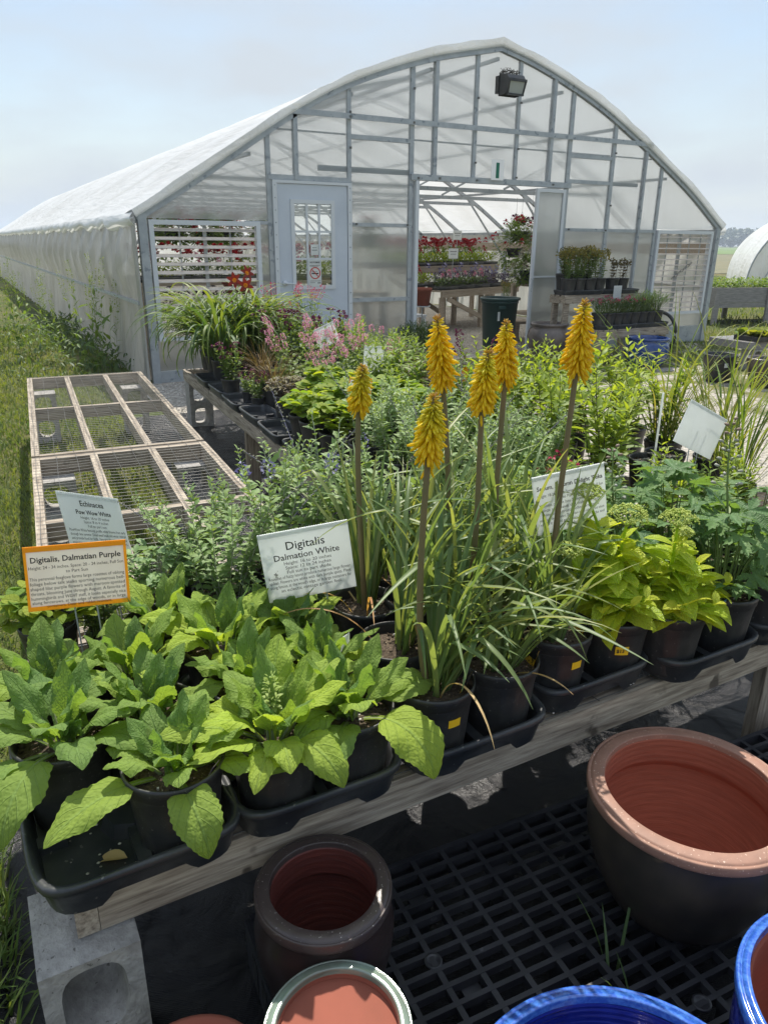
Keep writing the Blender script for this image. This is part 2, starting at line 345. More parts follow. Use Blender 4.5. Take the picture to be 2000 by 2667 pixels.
# ------------------------------------------------------------------ setting: ground
def ground_mat(name, kind):
    m = bpy.data.materials.new(name); m.use_nodes = True; nt = m.node_tree; nt.nodes.clear(); L = nt.links.new
    o = N(nt,'ShaderNodeOutputMaterial'); b = N(nt,'ShaderNodeBsdfPrincipled'); b.inputs['Roughness'].default_value = 0.95; b.inputs['Specular IOR Level'].default_value = 0.15
    tc = N(nt,'ShaderNodeTexCoord')
    def noise(s, d=6, st=(1,1,1)):
        mp = N(nt,'ShaderNodeMapping'); mp.inputs['Scale'].default_value = st; L(tc.outputs['Object'], mp.inputs[0])
        n = N(nt,'ShaderNodeTexNoise'); n.inputs['Scale'].default_value = s; n.inputs['Detail'].default_value = d; L(mp.outputs[0], n.inputs['Vector']); return n.outputs[0]
    def rng_(s, a, bb):
        r = N(nt,'ShaderNodeMapRange'); r.inputs[1].default_value = a; r.inputs[2].default_value = bb; L(s, r.inputs[0]); return r.outputs[0]
    def mixc(f, a, c):
        x = N(nt,'ShaderNodeMix', data_type='RGBA')
        if isinstance(f, float): x.inputs[0].default_value = f
        else: L(f, x.inputs[0])
        for i, q in ((6,a),(7,c)):
            if isinstance(q, tuple): x.inputs[i].default_value = (*q,1)
            else: L(q, x.inputs[i])
        return x.outputs[2]
    if kind == 'grass':
        c = mixc(rng_(noise(1.1),0.35,0.65), (0.085,0.115,0.03), (0.18,0.165,0.06))
        c = mixc(rng_(noise(70,3),0.35,0.7), c, (0.045,0.065,0.02))
        c = mixc(rng_(noise(0.25,4),0.55,0.7), c, (0.24,0.20,0.10))
        L(c, b.inputs['Base Color']); h = noise(90,4); bd = 0.02
    else:
        vo = N(nt,'ShaderNodeTexVoronoi'); vo.inputs['Scale'].default_value = 34; L(tc.outputs['Object'], vo.inputs['Vector'])
        sc = N(nt,'ShaderNodeSeparateColor'); L(vo.outputs['Color'], sc.inputs[0])
        c = mixc(sc.outputs[0], (0.27,0.245,0.21), (0.52,0.485,0.43))
        c = mixc(rng_(noise(18,5),0.40,0.62), c, (0.36,0.33,0.28))
        d = N(nt,'ShaderNodeMath', operation='POWER'); L(vo.outputs['Distance'], d.inputs[0]); d.inputs[1].default_value = 1.0
        if kind == 'yard':
            sx = N(nt,'ShaderNodeSeparateXYZ'); L(tc.outputs['Object'], sx.inputs[0])
            g = rng_(noise(1.6,7),0.53,0.60)
            yy = rng_(sx.outputs[1],4.6,7.4); xx = rng_(sx.outputs[0],5.0,8.6)
            mm = N(nt,'ShaderNodeMath', operation='MAXIMUM'); L(yy, mm.inputs[0]); L(xx, mm.inputs[1])
            n3 = noise(2.3,7); ad = N(nt,'ShaderNodeMath', operation='MULTIPLY_ADD'); L(mm.outputs[0], ad.inputs[0]); ad.inputs[1].default_value = 0.20; L(n3, ad.inputs[2])
            g2 = rng_(ad.outputs[0],0.60,0.70)
            gm = N(nt,'ShaderNodeMath', operation='MAXIMUM'); L(g2, gm.inputs[0]); k = N(nt,'ShaderNodeMath', operation='MULTIPLY'); L(g, k.inputs[0]); k.inputs[1].default_value = 0.15; L(k.outputs[0], gm.inputs[1])
            gc = mixc(rng_(noise(60,3),0.35,0.7), (0.10,0.12,0.04), (0.20,0.18,0.08))
            c = mixc(gm.outputs[0], c, gc)
        L(c, b.inputs['Base Color']); h = vo.outputs['Distance']; bd = -0.02
    bn = N(nt,'ShaderNodeBump'); bn.inputs['Strength'].default_value = 1.0; bn.inputs['Distance'].default_value = abs(bd); bn.invert = bd < 0
    L(h, bn.inputs['Height']); L(bn.outputs[0], b.inputs['Normal']); L(b.outputs[0], o.inputs[0]); return m
def sheet(x0, x1, y0, y1, z, nx=2, ny=2, f=None):
    x, y = np.meshgrid(np.linspace(x0,x1,nx), np.linspace(y0,y1,ny), indexing='ij')
    zz = np.full_like(x, z) if f is None else z + f(x, y)
    return np.stack([x, y, zz], -1)
def vnoise(x, y, s=1.0, seed=0):
    r = np.random.default_rng(seed); o = 0*x
    for k in range(10):
        a = r.uniform(0, 2*pi); fr = s*r.uniform(0.6, 2.2); o = o + np.sin((x*cos(a)+y*sin(a))*fr + r.uniform(0,6))/ (1+0.5*fr/s)
    return o/4
struct('ground', MB().grid(sheet(-700, 1600, -60, 2600, -0.012, 24, 24)), ground_mat('grass ground','grass'))
struct('gravel_yard', MB().grid(sheet(2.35, 12.0, -1.5, 8.82, 0.0)), ground_mat('gravel with weeds','yard'))
struct('greenhouse_gravel_floor', MB().grid(sheet(1.82, 11.1, 8.83, 38.6, 0.0)), ground_mat('floor gravel','gravel'))
struct('gravel_strip', MB().grid(sheet(1.55, 2.35, 6.9, 8.82, 0.0)), ground_mat('grey gravel','gravel'))
# woven black groundcover
def fabric_mat():
    m = bpy.data.materials.new('woven groundcover'); m.use_nodes = True; nt = m.node_tree; nt.nodes.clear(); L = nt.links.new
    o = N(nt,'ShaderNodeOutputMaterial'); b = N(nt,'ShaderNodeBsdfPrincipled'); b.inputs['Roughness'].default_value = 0.27; b.inputs['Specular IOR Level'].default_value = 0.3
    tc = N(nt,'ShaderNodeTexCoord'); mp = N(nt,'ShaderNodeMapping'); mp.inputs['Rotation'].default_value = (0,0,0.3); L(tc.outputs['Object'], mp.inputs[0])
    w1 = N(nt,'ShaderNodeTexWave', bands_direction='X'); w1.inputs['Scale'].default_value = 130; L(mp.outputs[0], w1.inputs['Vector'])
    w2 = N(nt,'ShaderNodeTexWave', bands_direction='Y'); w2.inputs['Scale'].default_value = 75; L(mp.outputs[0], w2.inputs['Vector'])
    a = N(nt,'ShaderNodeMath', operation='MULTIPLY'); L(w1.outputs[0], a.inputs[0]); L(w2.outputs[0], a.inputs[1])
    b1 = N(nt,'ShaderNodeBump'); b1.inputs['Strength'].default_value = 0.6; b1.inputs['Distance'].default_value = 0.0012; L(a.outputs[0], b1.inputs['Height'])
    n = N(nt,'ShaderNodeTexNoise'); n.inputs['Scale'].default_value = 5.5; n.inputs['Detail'].default_value = 9; n.inputs['Distortion'].default_value = 0.9; L(tc.outputs['Object'], n.inputs['Vector'])
    b2 = N(nt,'ShaderNodeBump'); b2.inputs['Strength'].default_value = 0.9; b2.inputs['Distance'].default_value = 0.030; L(n.outputs[0], b2.inputs['Height']); L(b1.outputs[0], b2.inputs['Normal'])
    c = N(nt,'ShaderNodeMix', data_type='RGBA'); c.inputs[6].default_value = (0.005,0.005,0.007,1); c.inputs[7].default_value = (0.012,0.012,0.015,1); L(n.outputs[0], c.inputs[0])
    L(c.outputs[2], b.inputs['Base Color']); L(b2.outputs[0], b.inputs['Normal']); L(b.outputs[0], o.inputs[0]); return m
M['fabric'] = fabric_mat()
def wrinkle(x, y): return 0.004 + np.maximum(0, 0.010*vnoise(x, y, 5, 3) + 0.006*vnoise(x, y, 16, 4) + 0.012)
g = sheet(-0.20, 2.9, 0.05, 2.1, 0.006, 150, 110, wrinkle)
g[0,:,0] += 0.03*np.sin(g[0,:,1]*19); g[0,:,2] -= 0.01
struct('groundcover_fabric', MB().grid(g), M['fabric'])
g = sheet(0, 1, 2.0, 7.0, 0.004, 60, 150, lambda x, y: 0*x)
yy = g[...,1]; t = g[...,0].copy(); g[...,0] = (0.80+0.07*(yy-2)) + t*(2.65-0.80) ; g[...,2] = 0.001 + wrinkle(g[...,0]+5, yy)
struct('aisle_fabric', MB().grid(g), M['fabric'])
# ------------------------------------------------------------------ greenhouse
YF = 8.80
ARCH = np.array([(1.76,1.813),(2.34,2.154),(2.53,2.275),(3.342,2.80),(3.8,3.07),(4.226,3.285),(4.689,3.466),(5.118,3.605),(5.533,3.73),(6.50,3.93),
                 (7.0,3.83),(7.48,3.69),(7.9,3.55),(8.35,3.38),(8.8,3.17),(9.3,2.93),(9.921,2.60),(10.272,2.42),(10.774,2.10),(11.186,1.823)])
def arch_z(x): return np.interp(x, ARCH[:,0], ARCH[:,1])
def arch_pts(n=60, x0=1.76, x1=11.186):
    xs = np.concatenate([np.linspace(x0, 6.5, n//2, endpoint=False), np.linspace(6.5, x1, n//2+1)]); zs = arch_z(xs)
    k = np.array([1,2,3,2,1])/9.0
    left = np.convolve(np.pad(zs[:n//2+1],2,mode='reflect',reflect_type='odd'), k, 'valid'); right = np.convolve(np.pad(zs[n//2:],2,mode='reflect',reflect_type='odd'), k, 'valid')
    return np.column_stack([xs, np.concatenate([left[:-1], right])])
AP = arch_pts()
def archz(x): return float(np.interp(x, AP[:,0], AP[:,1]))
GO = (6.5, YF, 0)
gh = thing('greenhouse', 'large arched greenhouse with white film roof, clear end wall and open doorway', 'greenhouse', GO)
def gp(name, mb, m, parent=gh, smooth=False, label=None, off=GO): return part(name, mb, m, parent, smooth, off, label)
def channel(pts, y0, y1, dn, up=0.0, steps=None):
    """a bar following the arch, between y0 and y1, dn metres deep below the outline"""
    mb = MB(); P = pts; d = np.gradient(P, axis=0); d /= np.linalg.norm(d, axis=1)[:,None]; nrm = np.column_stack([-d[:,1], d[:,0]])
    a = P + nrm*up; b = P - nrm*dn
    rings = np.stack([np.column_stack([a[:,0], 0*a[:,0]+y0, a[:,1]]), np.column_stack([a[:,0], 0*a[:,0]+y1, a[:,1]]),
                      np.column_stack([b[:,0], 0*b[:,0]+y1, b[:,1]]), np.column_stack([b[:,0], 0*b[:,0]+y0, b[:,1]])], 1)
    rings = np.concatenate([rings, rings[:, :1]], 1)
    mb.grid(rings); return mb
gp('arch_rafter', channel(AP, YF-0.045, YF+0.02, 0.075, 0.0), M['galv'])
gp('arch_trim', channel(AP, YF-0.055, YF-0.046, 0.03, 0.008), M['galv'])
# hoops with ties and braces
HY = [YF+1.87*k for k in range(1, 17)]
for i, y in enumerate(HY):
    h = gp('hoop', channel(AP, y, y+0.05, 0.10, -0.035), M['galv'])
    mb = MB()
    for x in (1.83, 11.11): mb.box((x-0.03,y,0),(x+0.03,y+0.05,1.80))
    gp('hoop_leg', mb, M['galv'])
    mb = MB(); mb.box((2.86,y-0.03,2.33),(10.14,y-0.002,2.39))
    for s in (-1,1):
        xx = 6.5+s*2.7; mb.bar((6.5+s*1.6,y-0.016,2.40),(xx,y-0.016,archz(xx)-0.08),0.03,0.03,(0,1,0))
        xa = 1.9 if s<0 else 11.05; xb = 2.9 if s<0 else 9.95
        mb.bar((xa,y-0.016,1.25),(xb,y-0.016,archz(xb)-0.09),0.03,0.03,(0,1,0))
    gp('cross_tie', mb, M['galv'])
for x in (3.1,4.4,5.5,6.5,7.6,8.6,9.8):
    gp('purlin', MB().box((x-0.02,YF+0.03,archz(x)-0.17),(x+0.02,38.6,archz(x)-0.13)), M['galv'])
for x in (1.80, 11.14): gp('eave_rail', MB().box((x-0.02,YF+0.03,1.74),(x+0.02,38.6,1.80)), M['galv'])
gp('hip_board', MB().box((11.05,YF+0.05,1.40),(11.09,38.6,1.58)), M['tablewood'])
# roof film
ns, ny = 61, 200
ys = np.linspace(YF-0.075, 38.7, ny); P = AP; d = np.gradient(P, axis=0); d /= np.linalg.norm(d, axis=1)[:,None]; nrm = np.column_stack([-d[:,1], d[:,0]])
G = np.zeros((len(P), ny, 3)); si = np.linspace(0, 1, len(P))[:,None]; yy = ys[None,:]
sag = 0.012 + 0.022*np.abs(np.cos(pi*(yy-YF)/1.87)) + 0.006*vnoise(si*30, yy*3, 1.6, 8)
fr = np.exp(-((yy-YF+0.075)/0.35)**2); sag = sag + fr*(0.022*(1+vnoise(si*70+3, yy*2, 1, 5)) + 0.012)
G[...,0] = P[:,0][:,None] + nrm[:,0][:,None]*sag; G[...,1] = yy; G[...,2] = P[:,1][:,None] + nrm[:,1][:,None]*sag
gp('roof_cover', MB().grid(G), M['film'], smooth=True)
d0 = G[:,0,:]; e0 = np.column_stack([P[:,0]-nrm[:,0]*0.02, 0*P[:,0]+YF-0.062, P[:,1]-nrm[:,1]*0.02]); m0 = (d0+e0)/2+np.column_stack([0*P[:,0], -0.012-0.008*np.sin(np.arange(len(P))*2.1), 0*P[:,0]])
gp('roof_edge_wrap', MB().grid(np.stack([d0, m0, e0])), M['film'], smooth=True)
# ruffled hem of the roof film at both eaves
for s, x0 in ((-1, 1.755), (1, 11.19)):
    n = 420; y = np.linspace(YF-0.08, 38.7, n); rows = []
    for k in range(6):
        q = k/5; rows.append(np.column_stack([x0 + s*(0.02+0.05*sin(q*3.0)+0.022*q*np.sin(y*9+2*np.sin(y*2.3))), y, 1.84 - 0.15*q + 0.028*q*np.sin(y*5.1+np.sin(y*1.7)*2) + 0*y]))
    gp('roof_hem', MB().grid(np.stack(rows)), M['film'], smooth=True)
# side curtains: loose film with folds gathered at a mid rail
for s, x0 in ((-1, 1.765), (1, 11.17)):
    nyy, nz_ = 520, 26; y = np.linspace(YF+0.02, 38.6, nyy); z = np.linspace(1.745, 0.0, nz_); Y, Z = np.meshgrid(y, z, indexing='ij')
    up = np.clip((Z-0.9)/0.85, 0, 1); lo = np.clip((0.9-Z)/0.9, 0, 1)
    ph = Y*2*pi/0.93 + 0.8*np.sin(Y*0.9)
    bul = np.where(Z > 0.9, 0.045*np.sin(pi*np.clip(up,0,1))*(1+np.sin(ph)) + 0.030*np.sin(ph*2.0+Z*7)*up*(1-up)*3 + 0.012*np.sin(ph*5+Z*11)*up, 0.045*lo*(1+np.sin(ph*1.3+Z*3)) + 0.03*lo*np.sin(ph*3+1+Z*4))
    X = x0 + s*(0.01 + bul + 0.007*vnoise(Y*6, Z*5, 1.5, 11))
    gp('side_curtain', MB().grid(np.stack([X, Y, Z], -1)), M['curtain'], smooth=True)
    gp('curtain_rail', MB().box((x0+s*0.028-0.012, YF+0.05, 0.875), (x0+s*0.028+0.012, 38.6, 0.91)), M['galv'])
gp('end_curtain_flap', MB().box((1.735,YF-0.06,0.02),(1.752,YF+0.10,1.78)), M['curtain'], smooth=False)
# far end wall
mb = MB(); xs = AP[:,0]; mb.grid(np.stack([np.column_stack([xs, 0*xs+38.65, 0*xs]), np.column_stack([xs, 0*xs+38.65, AP[:,1]-0.03])]))
gp('rear_wall', mb, M['film'])
# front framing: (x, z0, z1, y0, y1, w)
YO = YF-0.03
def mull(x, z0, z1=None, w=0.05, y0=YF-0.020, y1=YF+0.025):
    z1 = archz(x)-0.075 if z1 is None else z1
    gp('mullion', MB().box((x-w/2,y0,z0),(x+w/2,y1,z1)), M['galv'])
gp('corner_post', MB().box((1.79,YF-0.05,0.0),(1.88,YF+0.05,1.84)), M['galv'])
gp('corner_post', MB().box((11.06,YF-0.05,0.0),(11.15,YF+0.05,1.84)), M['galv'])
mull(3.31, 0.0, w=0.055); mull(3.647, 2.24, 2.93, w=0.05, y0=YF-0.045); mull(4.345, 0.0); mull(5.215, 0.0, w=0.06)
mull(5.546, 2.36, None, w=0.05, y0=YF-0.045); mull(6.165, 2.36); mull(6.85, 2.36); mull(7.43, 2.36, None, w=0.05, y0=YF-0.045); mull(7.79, 0.0, w=0.06)
mull(8.63, 0.0, w=0.06); mull(9.28, 0.0, w=0.035, y0=YF-0.045); mull(9.66, 0.0, w=0.05)
gp('header_beam', MB().box((3.60,YF-0.058,2.925),(9.36,YF-0.047,2.985)), M['galv'], label='long upper rail across the end wall')
gp('door_header', MB().box((3.30,YF-0.03,2.235),(4.36,YF+0.026,2.29)), M['galv'])
gp('opening_header', MB().box((5.20,YF-0.050,2.305),(7.84,YF+0.026,2.375)), M['galv'])
for x0, x1, z, h, y in ((4.37,5.185,2.745,0.05,0.0),(3.95,4.32,2.39,0.06,0.03),(4.37,5.185,2.39,0.06,0.03),(7.82,8.60,2.73,0.05,0.0),(7.82,8.60,2.40,0.05,0.0),(8.66,9.20,2.40,0.05,0.03),
                     (4.37,5.185,1.765,0.045,0.0),(7.82,8.60,1.755,0.045,0.0),(8.66,9.26,1.755,0.045,0.0),(9.30,9.635,1.755,0.045,0.0),(3.0,3.285,1.765,0.04,0.0),
                     (4.37,5.185,0.86,0.05,0.0),(7.82,8.60,0.86,0.05,0.03),(1.88,3.285,0.03,0.10,0.0),(4.37,5.185,0.03,0.10,0.0),(7.82,8.60,0.03,0.10,0.0),(8.66,9.635,0.03,0.10,0.0),(9.69,11.06,0.10,0.17,0.0)):
    gp('girt', MB().box((x0,YF-0.018+y,z-h/2 if z>0.2 else 0),(x1,YF+0.022+y,z+h/2 if z>0.2 else z+h)), M['galv'])
for x0, x1 in ((3.40,4.32),(4.37,5.19),(5.24,6.14),(6.19,6.82),(6.87,7.76),(7.81,8.6),(8.66,9.45)):
    gp('curtain_pipe', MB().bar((x0,YF+0.045,2.77),(x1,YF+0.045,2.77),0.018,0.018), M['galv'])
# polycarbonate, one sheet per bay
def panel(x0, x1, z0, z1=None, y=YF+0.0):
    xs = np.linspace(x0, x1, 14); top = np.array([archz(x)-0.07 for x in xs]) if z1 is None else np.full(14, z1)
    gp('wall_panel', MB().grid(np.stack([np.column_stack([xs,0*xs+y,np.full(14,z0)]), np.column_stack([xs,0*xs+y,top])])), M['poly'])
panel(1.86,3.29,1.79); panel(3.175,3.29,0.05,1.77); panel(3.33,4.32,2.27); panel(4.36,5.19,0.05); panel(5.24,6.14,2.36); panel(6.19,6.83,2.36); panel(6.87,7.77,2.36)
panel(7.81,8.60,0.05); panel(8.66,9.26,0.05); panel(9.30,9.64,0.05); panel(9.69,11.08,1.79); panel(9.69,11.06,0.05,0.475); panel(1.88,3.29,0.12,0.475)
# louvred windows
def louvre(x0, x1, z0, z1, n, ang, bars, open_):
    w = gp('louver_window', MB().box((x0,YF-0.05,z1-0.05),(x1,YF+0.03,z1)).box((x0,YF-0.05,z0),(x1,YF+0.03,z0+0.04)).box((x0,YF-0.05,z0+0.04),(x0+0.05,YF+0.03,z1-0.05)).box((x1-0.05,YF-0.05,z0+0.04),(x1,YF+0.03,z1-0.05)), M['alu'])
    mb = MB(); st = (z1-z0-0.12)/n
    for i in range(n):
        z = z1-0.10-st*i; dy, dz = 0.075*cos(ang), 0.075*sin(ang)
        a = np.array([x0+0.055, YF-0.01-dy/2, z-dz/2]); b = np.array([x0+0.055, YF-0.01+dy/2, z+dz/2])
        mb.bar((x0+0.055,YF-0.01,z),(x1-0.055,YF-0.01,z), 0.078, 0.007, (0,sin(-ang)*1.0,cos(ang)))
    part('slats', mb, M['slat'], w, False, GO)
    mb = MB()
    for f in bars:
        x = x0 + (x1-x0)*f; mb.box((x-0.008,YF+0.03,z0+0.04),(x+0.008,YF+0.042,z1-0.05))
    x = (x0+x1)/2; mb.box((x-0.02,YF+0.045,z0+0.04),(x+0.02,YF+0.06,z1-0.05))
    part('guard_bars', mb, M['galv'], w, False, GO); return w
louvre(1.90,3.17,0.475,1.775,13,radians(22),(0.27,0.73),1)
louvre(9.70,10.99,0.475,1.775,14,radians(8),(0.25,0.45,0.65,0.85),0)
mb = MB()
for k in range(7):
    for q in range(9):
        a = 2*pi*q/9; b2 = 2*pi*(q+1)/9; ox, oz = 10.15+k*0.062, 1.06+k*0.036; tl = k % 2
        f = lambda t: (ox+0.034*cos(t)+0.012*sin(t)*(1-tl), YF-0.06+0.01*sin(t)*tl, oz+0.018*sin(t)+0.015*cos(t))
        mb.bar(f(a), f(b2), 0.006, 0.006, (0,1,0.01))
gp('window_chain', mb, M['wire'])
# personnel door
dx0, dx1, dz0, dz1 = 3.40, 4.30, 0.10, 2.195
mb = MB(); wx0, wx1, wz0, wz1 = 3.565, 4.115, 1.02, 2.02
for b in (((dx0,YF-0.035,dz0),(dx1,YF+0.005,wz0)),((dx0,YF-0.035,wz1),(dx1,YF+0.005,dz1)),((dx0,YF-0.035,wz0),(wx0,YF+0.005,wz1)),((wx1,YF-0.035,wz0),(dx1,YF+0.005,wz1))): mb.box(*b)
door = gp('door', mb, M['door'], label='pale blue door with a window of nine panes')
gp('door_frame', MB().box((3.34,YF-0.05,0.02),(3.393,YF+0.02,2.232)).box((4.307,YF-0.05,0.02),(4.36,YF+0.02,2.232)).box((3.393,YF-0.05,2.200),(4.307,YF+0.02,2.232)), M['alu'])
mb = MB(); fw = 0.035
mb.box((wx0-0.01,YF-0.052,wz0-0.01),(wx1+0.01,YF-0.030,wz0+fw)).box((wx0-0.01,YF-0.052,wz1-fw),(wx1+0.01,YF-0.030,wz1+0.01)).box((wx0-0.01,YF-0.052,wz0+fw),(wx0+fw,YF-0.030,wz1-fw)).box((wx1-fw,YF-0.052,wz0+fw),(wx1+0.01,YF-0.030,wz1-fw))
wf = gp('window_frame', mb, M['alu'], parent=door)
mb = MB()
for k in (1,2):
    x = wx0+fw+(wx1-wx0-2*fw)*k/3; mb.box((x-0.012,YF-0.046,wz0+fw),(x+0.012,YF-0.028,wz1-fw))
    z = wz0+fw+(wz1-wz0-2*fw)*k/3; mb.box((wx0+fw,YF-0.044,z-0.012),(wx1-fw,YF-0.030,z+0.012))
gp('muntins', mb, M['alu'], parent=door)
gp('pane', MB().box((wx0,YF-0.020,wz0),(wx1,YF-0.016,wz1)), M['glass'], parent=door)
mb = MB(); mb.lathe([(0.0,0.02),(0.03,0.02),(0.034,0.0),(0.02,-0.002)],20); 
V = mb.V[0]; V2 = np.column_stack([V[:,0]+3.455, -V[:,2]+YF-0.04, V[:,1]+1.085]); mb.V[0] = V2
mb.tube([(3.455,YF-0.06,1.085),(3.455,YF-0.085,1.085),(3.50,YF-0.09,1.083),(3.58,YF-0.085,1.080)],[0.012,0.012,0.010,0.009],8)
gp('handle', mb, M['alu'], parent=door, smooth=True)
mb = MB()
for i in range(16):
    for x in (3.365, 4.333): mb.lathe([(0.0,0.004),(0.007,0.004),(0.008,0)],8,(x,YF-0.05,0)); V = mb.V[-1]; mb.V[-1] = np.column_stack([V[:,0], YF-0.05-(V[:,2]), 0.15+i*0.135+(V[:,1]-YF+0.05)])
gp('frame_screws', mb, M['galv'])
# open doorway posts and the sliding leaf
gp('door_jamb', MB().box((5.262,YF-0.065,0.0),(5.31,YF+0.02,2.30)), M['alu'])
sx0, sx1 = 7.19, 7.71
mb = MB(); ys0, ys1 = YF-0.10, YF-0.062
for b in (((sx0,ys0,0.06),(sx0+0.045,ys1,2.28)),((sx1-0.045,ys0,0.06),(sx1,ys1,2.28)),((sx0+0.045,ys0,2.235),(sx1-0.045,ys1,2.28)),((sx0+0.045,ys0,0.06),(sx1-0.045,ys1,0.16)),((sx0+0.045,ys0+0.01,1.10),(sx1-0.045,ys1,1.118))): mb.box(*b)
sd_ = gp('sliding_door', mb, M['alu'])
gp('door_sheet', MB().box((sx0+0.045,YF-0.085,0.16),(sx1-0.045,YF-0.083,2.235)), M['poly'], parent=sd_)
gp('latch_hook', MB().tube([(sx0-0.01,ys0-0.01,1.09),(sx0+0.015,ys0-0.02,1.07),(sx0+0.01,ys0-0.02,0.97),(sx0-0.005,ys0-0.02,0.93),(sx0+0.005,ys0-0.02,0.91)],0.004,6), M['galv'], parent=sd_)
mb = MB()
for x, z in ((4.345,2.62),(4.345,3.0),(4.345,2.95),(5.215,3.32),(5.215,2.95),(6.165,3.3),(6.165,2.55),(6.85,3.3),(6.85,2.75),(6.85,2.4),(5.30,2.33),(5.62,2.34),(6.2,2.34),(7.5,2.34),(4.42,1.77),(8.58,1.755),(7.86,1.76),(5.15,1.77),(8.63,2.8),(8.63,2.1)):
    mb.box((x-0.012,YF-0.064,z-0.012),(x+0.012,YF-0.046,z+0.012))
gp('bolts', mb, M['wire'])
# wall lamp over the doorway
lx, lz = 6.60, 3.475
fl = thing('wall_lamp', 'dark weathered floodlight high on the greenhouse gable', 'lamp', (lx, YF-0.06, lz))
mb = MB()
pr = np.array([(-0.0,0.13),(-0.16,0.10),(-0.22,0.03),(-0.17,-0.12),(0.0,-0.13)])   # y,z side profile
for sgn in (-1,1):
    V = np.array([(sgn*0.135,p[0],p[1]) for p in pr]+[(sgn*0.135,-0.08,0.0)]); mb.add(V,[(0,1,5,5),(1,2,5,5),(2,3,5,5),(3,4,5,5),(4,0,5,5)])
G = np.array([[(-0.135,p[0],p[1]),(0.135,p[0],p[1])] for p in list(pr)]); mb.grid(G[[4,0]]); mb.grid(G[:3])
part('housing', mb, M['black'], fl, False)
part('lens', MB().add([(-0.125,-0.215,0.02),(0.125,-0.215,0.02),(0.115,-0.175,-0.115),(-0.115,-0.175,-0.115)],[(0,1,2,3)]), mat('lamp lens',(0.35,0.38,0.39),rough=0.2,coat=0.5), fl, False)
part('bezel', MB().bar((-0.14,-0.22,0.03),(0.14,-0.22,0.03),0.02,0.03).bar((-0.13,-0.175,-0.125),(0.13,-0.175,-0.125),0.03,0.02).bar((-0.13,-0.222,0.03),(-0.12,-0.178,-0.12),0.015,0.02,(1,0,0)).bar((0.13,-0.222,0.03),(0.12,-0.178,-0.12),0.015,0.02,(1,0,0)), M['black'], fl, False)
part('bracket', MB().bar((-0.16,0.02,-0.08),(-0.16,0.02,0.12),0.03,0.03).box((-0.15,-0.01,-0.1),(0.10,0.055,0.1)), M['black'], fl, False)
mb = MB()
for i in range(90):
    p = np.array([R.uniform(-0.14,0.12), R.uniform(-0.15,0.0), 0.11+R.random()*0.05]); d = np.array([R.uniform(-1,1),R.uniform(-1,1),R.uniform(-0.5,0.6)])*0.05
    mb.tube([p-d/2, p+[0,0,0.01], p+d/2], 0.003, 4, cap=False)
part('nest_twigs', mb, mat('twigs',(0.05,0.04,0.03),rough=0.9), fl, False)
# ------------------------------------------------------------------ text
def text_bm(lines, z=0.0, maxw=None):
    """lines: (string, x, y, size, align, bold) -> MB in local XY plane (facing -Y when mapped by caller)"""
    out = MB(); done = False
    for (s_, x, y, size, al, bold) in lines:
        cu = bpy.data.curves.new('t', 'FONT'); cu.body = s_; cu.size = size; cu.align_x = al; cu.resolution_u = 2; cu.offset = bold; cu.fill_mode = 'FRONT'
        o = bpy.data.objects.new('t', cu); COL.objects.link(o)
        bpy.context.view_layer.update()
        me = bpy.data.meshes.new_from_object(o.evaluated_get(bpy.context.evaluated_depsgraph_get()))
        n = len(me.vertices); co = np.zeros(n*3); me.vertices.foreach_get('co', co); co = co.reshape(-1,3)
        me.calc_loop_triangles(); t = np.zeros(len(me.loop_triangles)*3, np.int32); me.loop_triangles.foreach_get('vertices', t); t = t.reshape(-1,3)
        k_ = 1.0 if not (maxw and n) else min(1.0, maxw/max(1e-6, co[:,0].max()-co[:,0].min())); co = co*[k_,1,1]; V = np.column_stack([co[:,0]+x, np.full(n, -z), co[:,1]+y])
        if len(t): out.add(V, t)
        bpy.data.objects.remove(o); bpy.data.curves.remove(cu); bpy.data.meshes.remove(me)
    return out
# number plate
npz = thing('number_plate', 'white plate with a green number 1 above the open doorway', 'sign', (6.50, YF-0.085, 2.477))
part('plate', MB().box((-0.10,-0.004,-0.125),(0.10,0.0,0.125)), mat('white plate',(0.9,0.9,0.9),rough=0.4), npz, False)
part('numeral', text_bm([('1', 0.0, -0.085, 0.23, 'CENTER', 0.016)], 0.0052), M['green'], npz, False)
# notices in the door window
ns_ = thing('no_smoking_notice', 'no smoking notice with a red ring taped in the door window', 'sign', (3.845, YF-0.055, 1.19))
part('sheet', MB().box((-0.085,0,-0.15),(0.085,0.001,0.17)), M['paper'], ns_, False)
mb = MB()
for q in range(28):
    a, b2 = 2*pi*q/28, 2*pi*(q+1)/28; mb.bar((0.065*cos(a),-0.002,0.01+0.065*sin(a)),(0.065*cos(b2),-0.002,0.01+0.065*sin(b2)),0.012,0.0012,(0,1,0))
mb.bar((-0.045,-0.0035,0.055),(0.045,-0.0035,-0.035),0.010,0.001,(0,1,0))
part('red_ring', mb, M['redink'], ns_, False)
part('cigarette', MB().box((-0.045,-0.0018,-0.002),(0.045,-0.0008,0.012)).box((-0.045,-0.0018,0.024),(0.03,-0.0008,0.028)), M['ink'], ns_, False)
part('small_print', MB().box((-0.07,-0.002,0.098),(0.07,-0.001,0.103)).box((-0.07,-0.002,0.088),(0.05,-0.001,0.093)).box((-0.07,-0.002,-0.085),(0.075,-0.001,-0.080)).box((-0.07,-0.002,-0.105),(0.0,-0.001,-0.100)).box((0.03,-0.002,-0.112),(0.075,-0.001,-0.100)), mat('grey ink',(0.2,0.2,0.2)), ns_, False)
part('lettering', text_bm([('NO FUMAR',0,0.125,0.026,'CENTER',0.0006),],0.0015), M['ink'], ns_, False)
n2 = thing('paper_note', 'small white paper note in the middle of the door window', 'sign', (3.845, YF-0.055, 1.47))
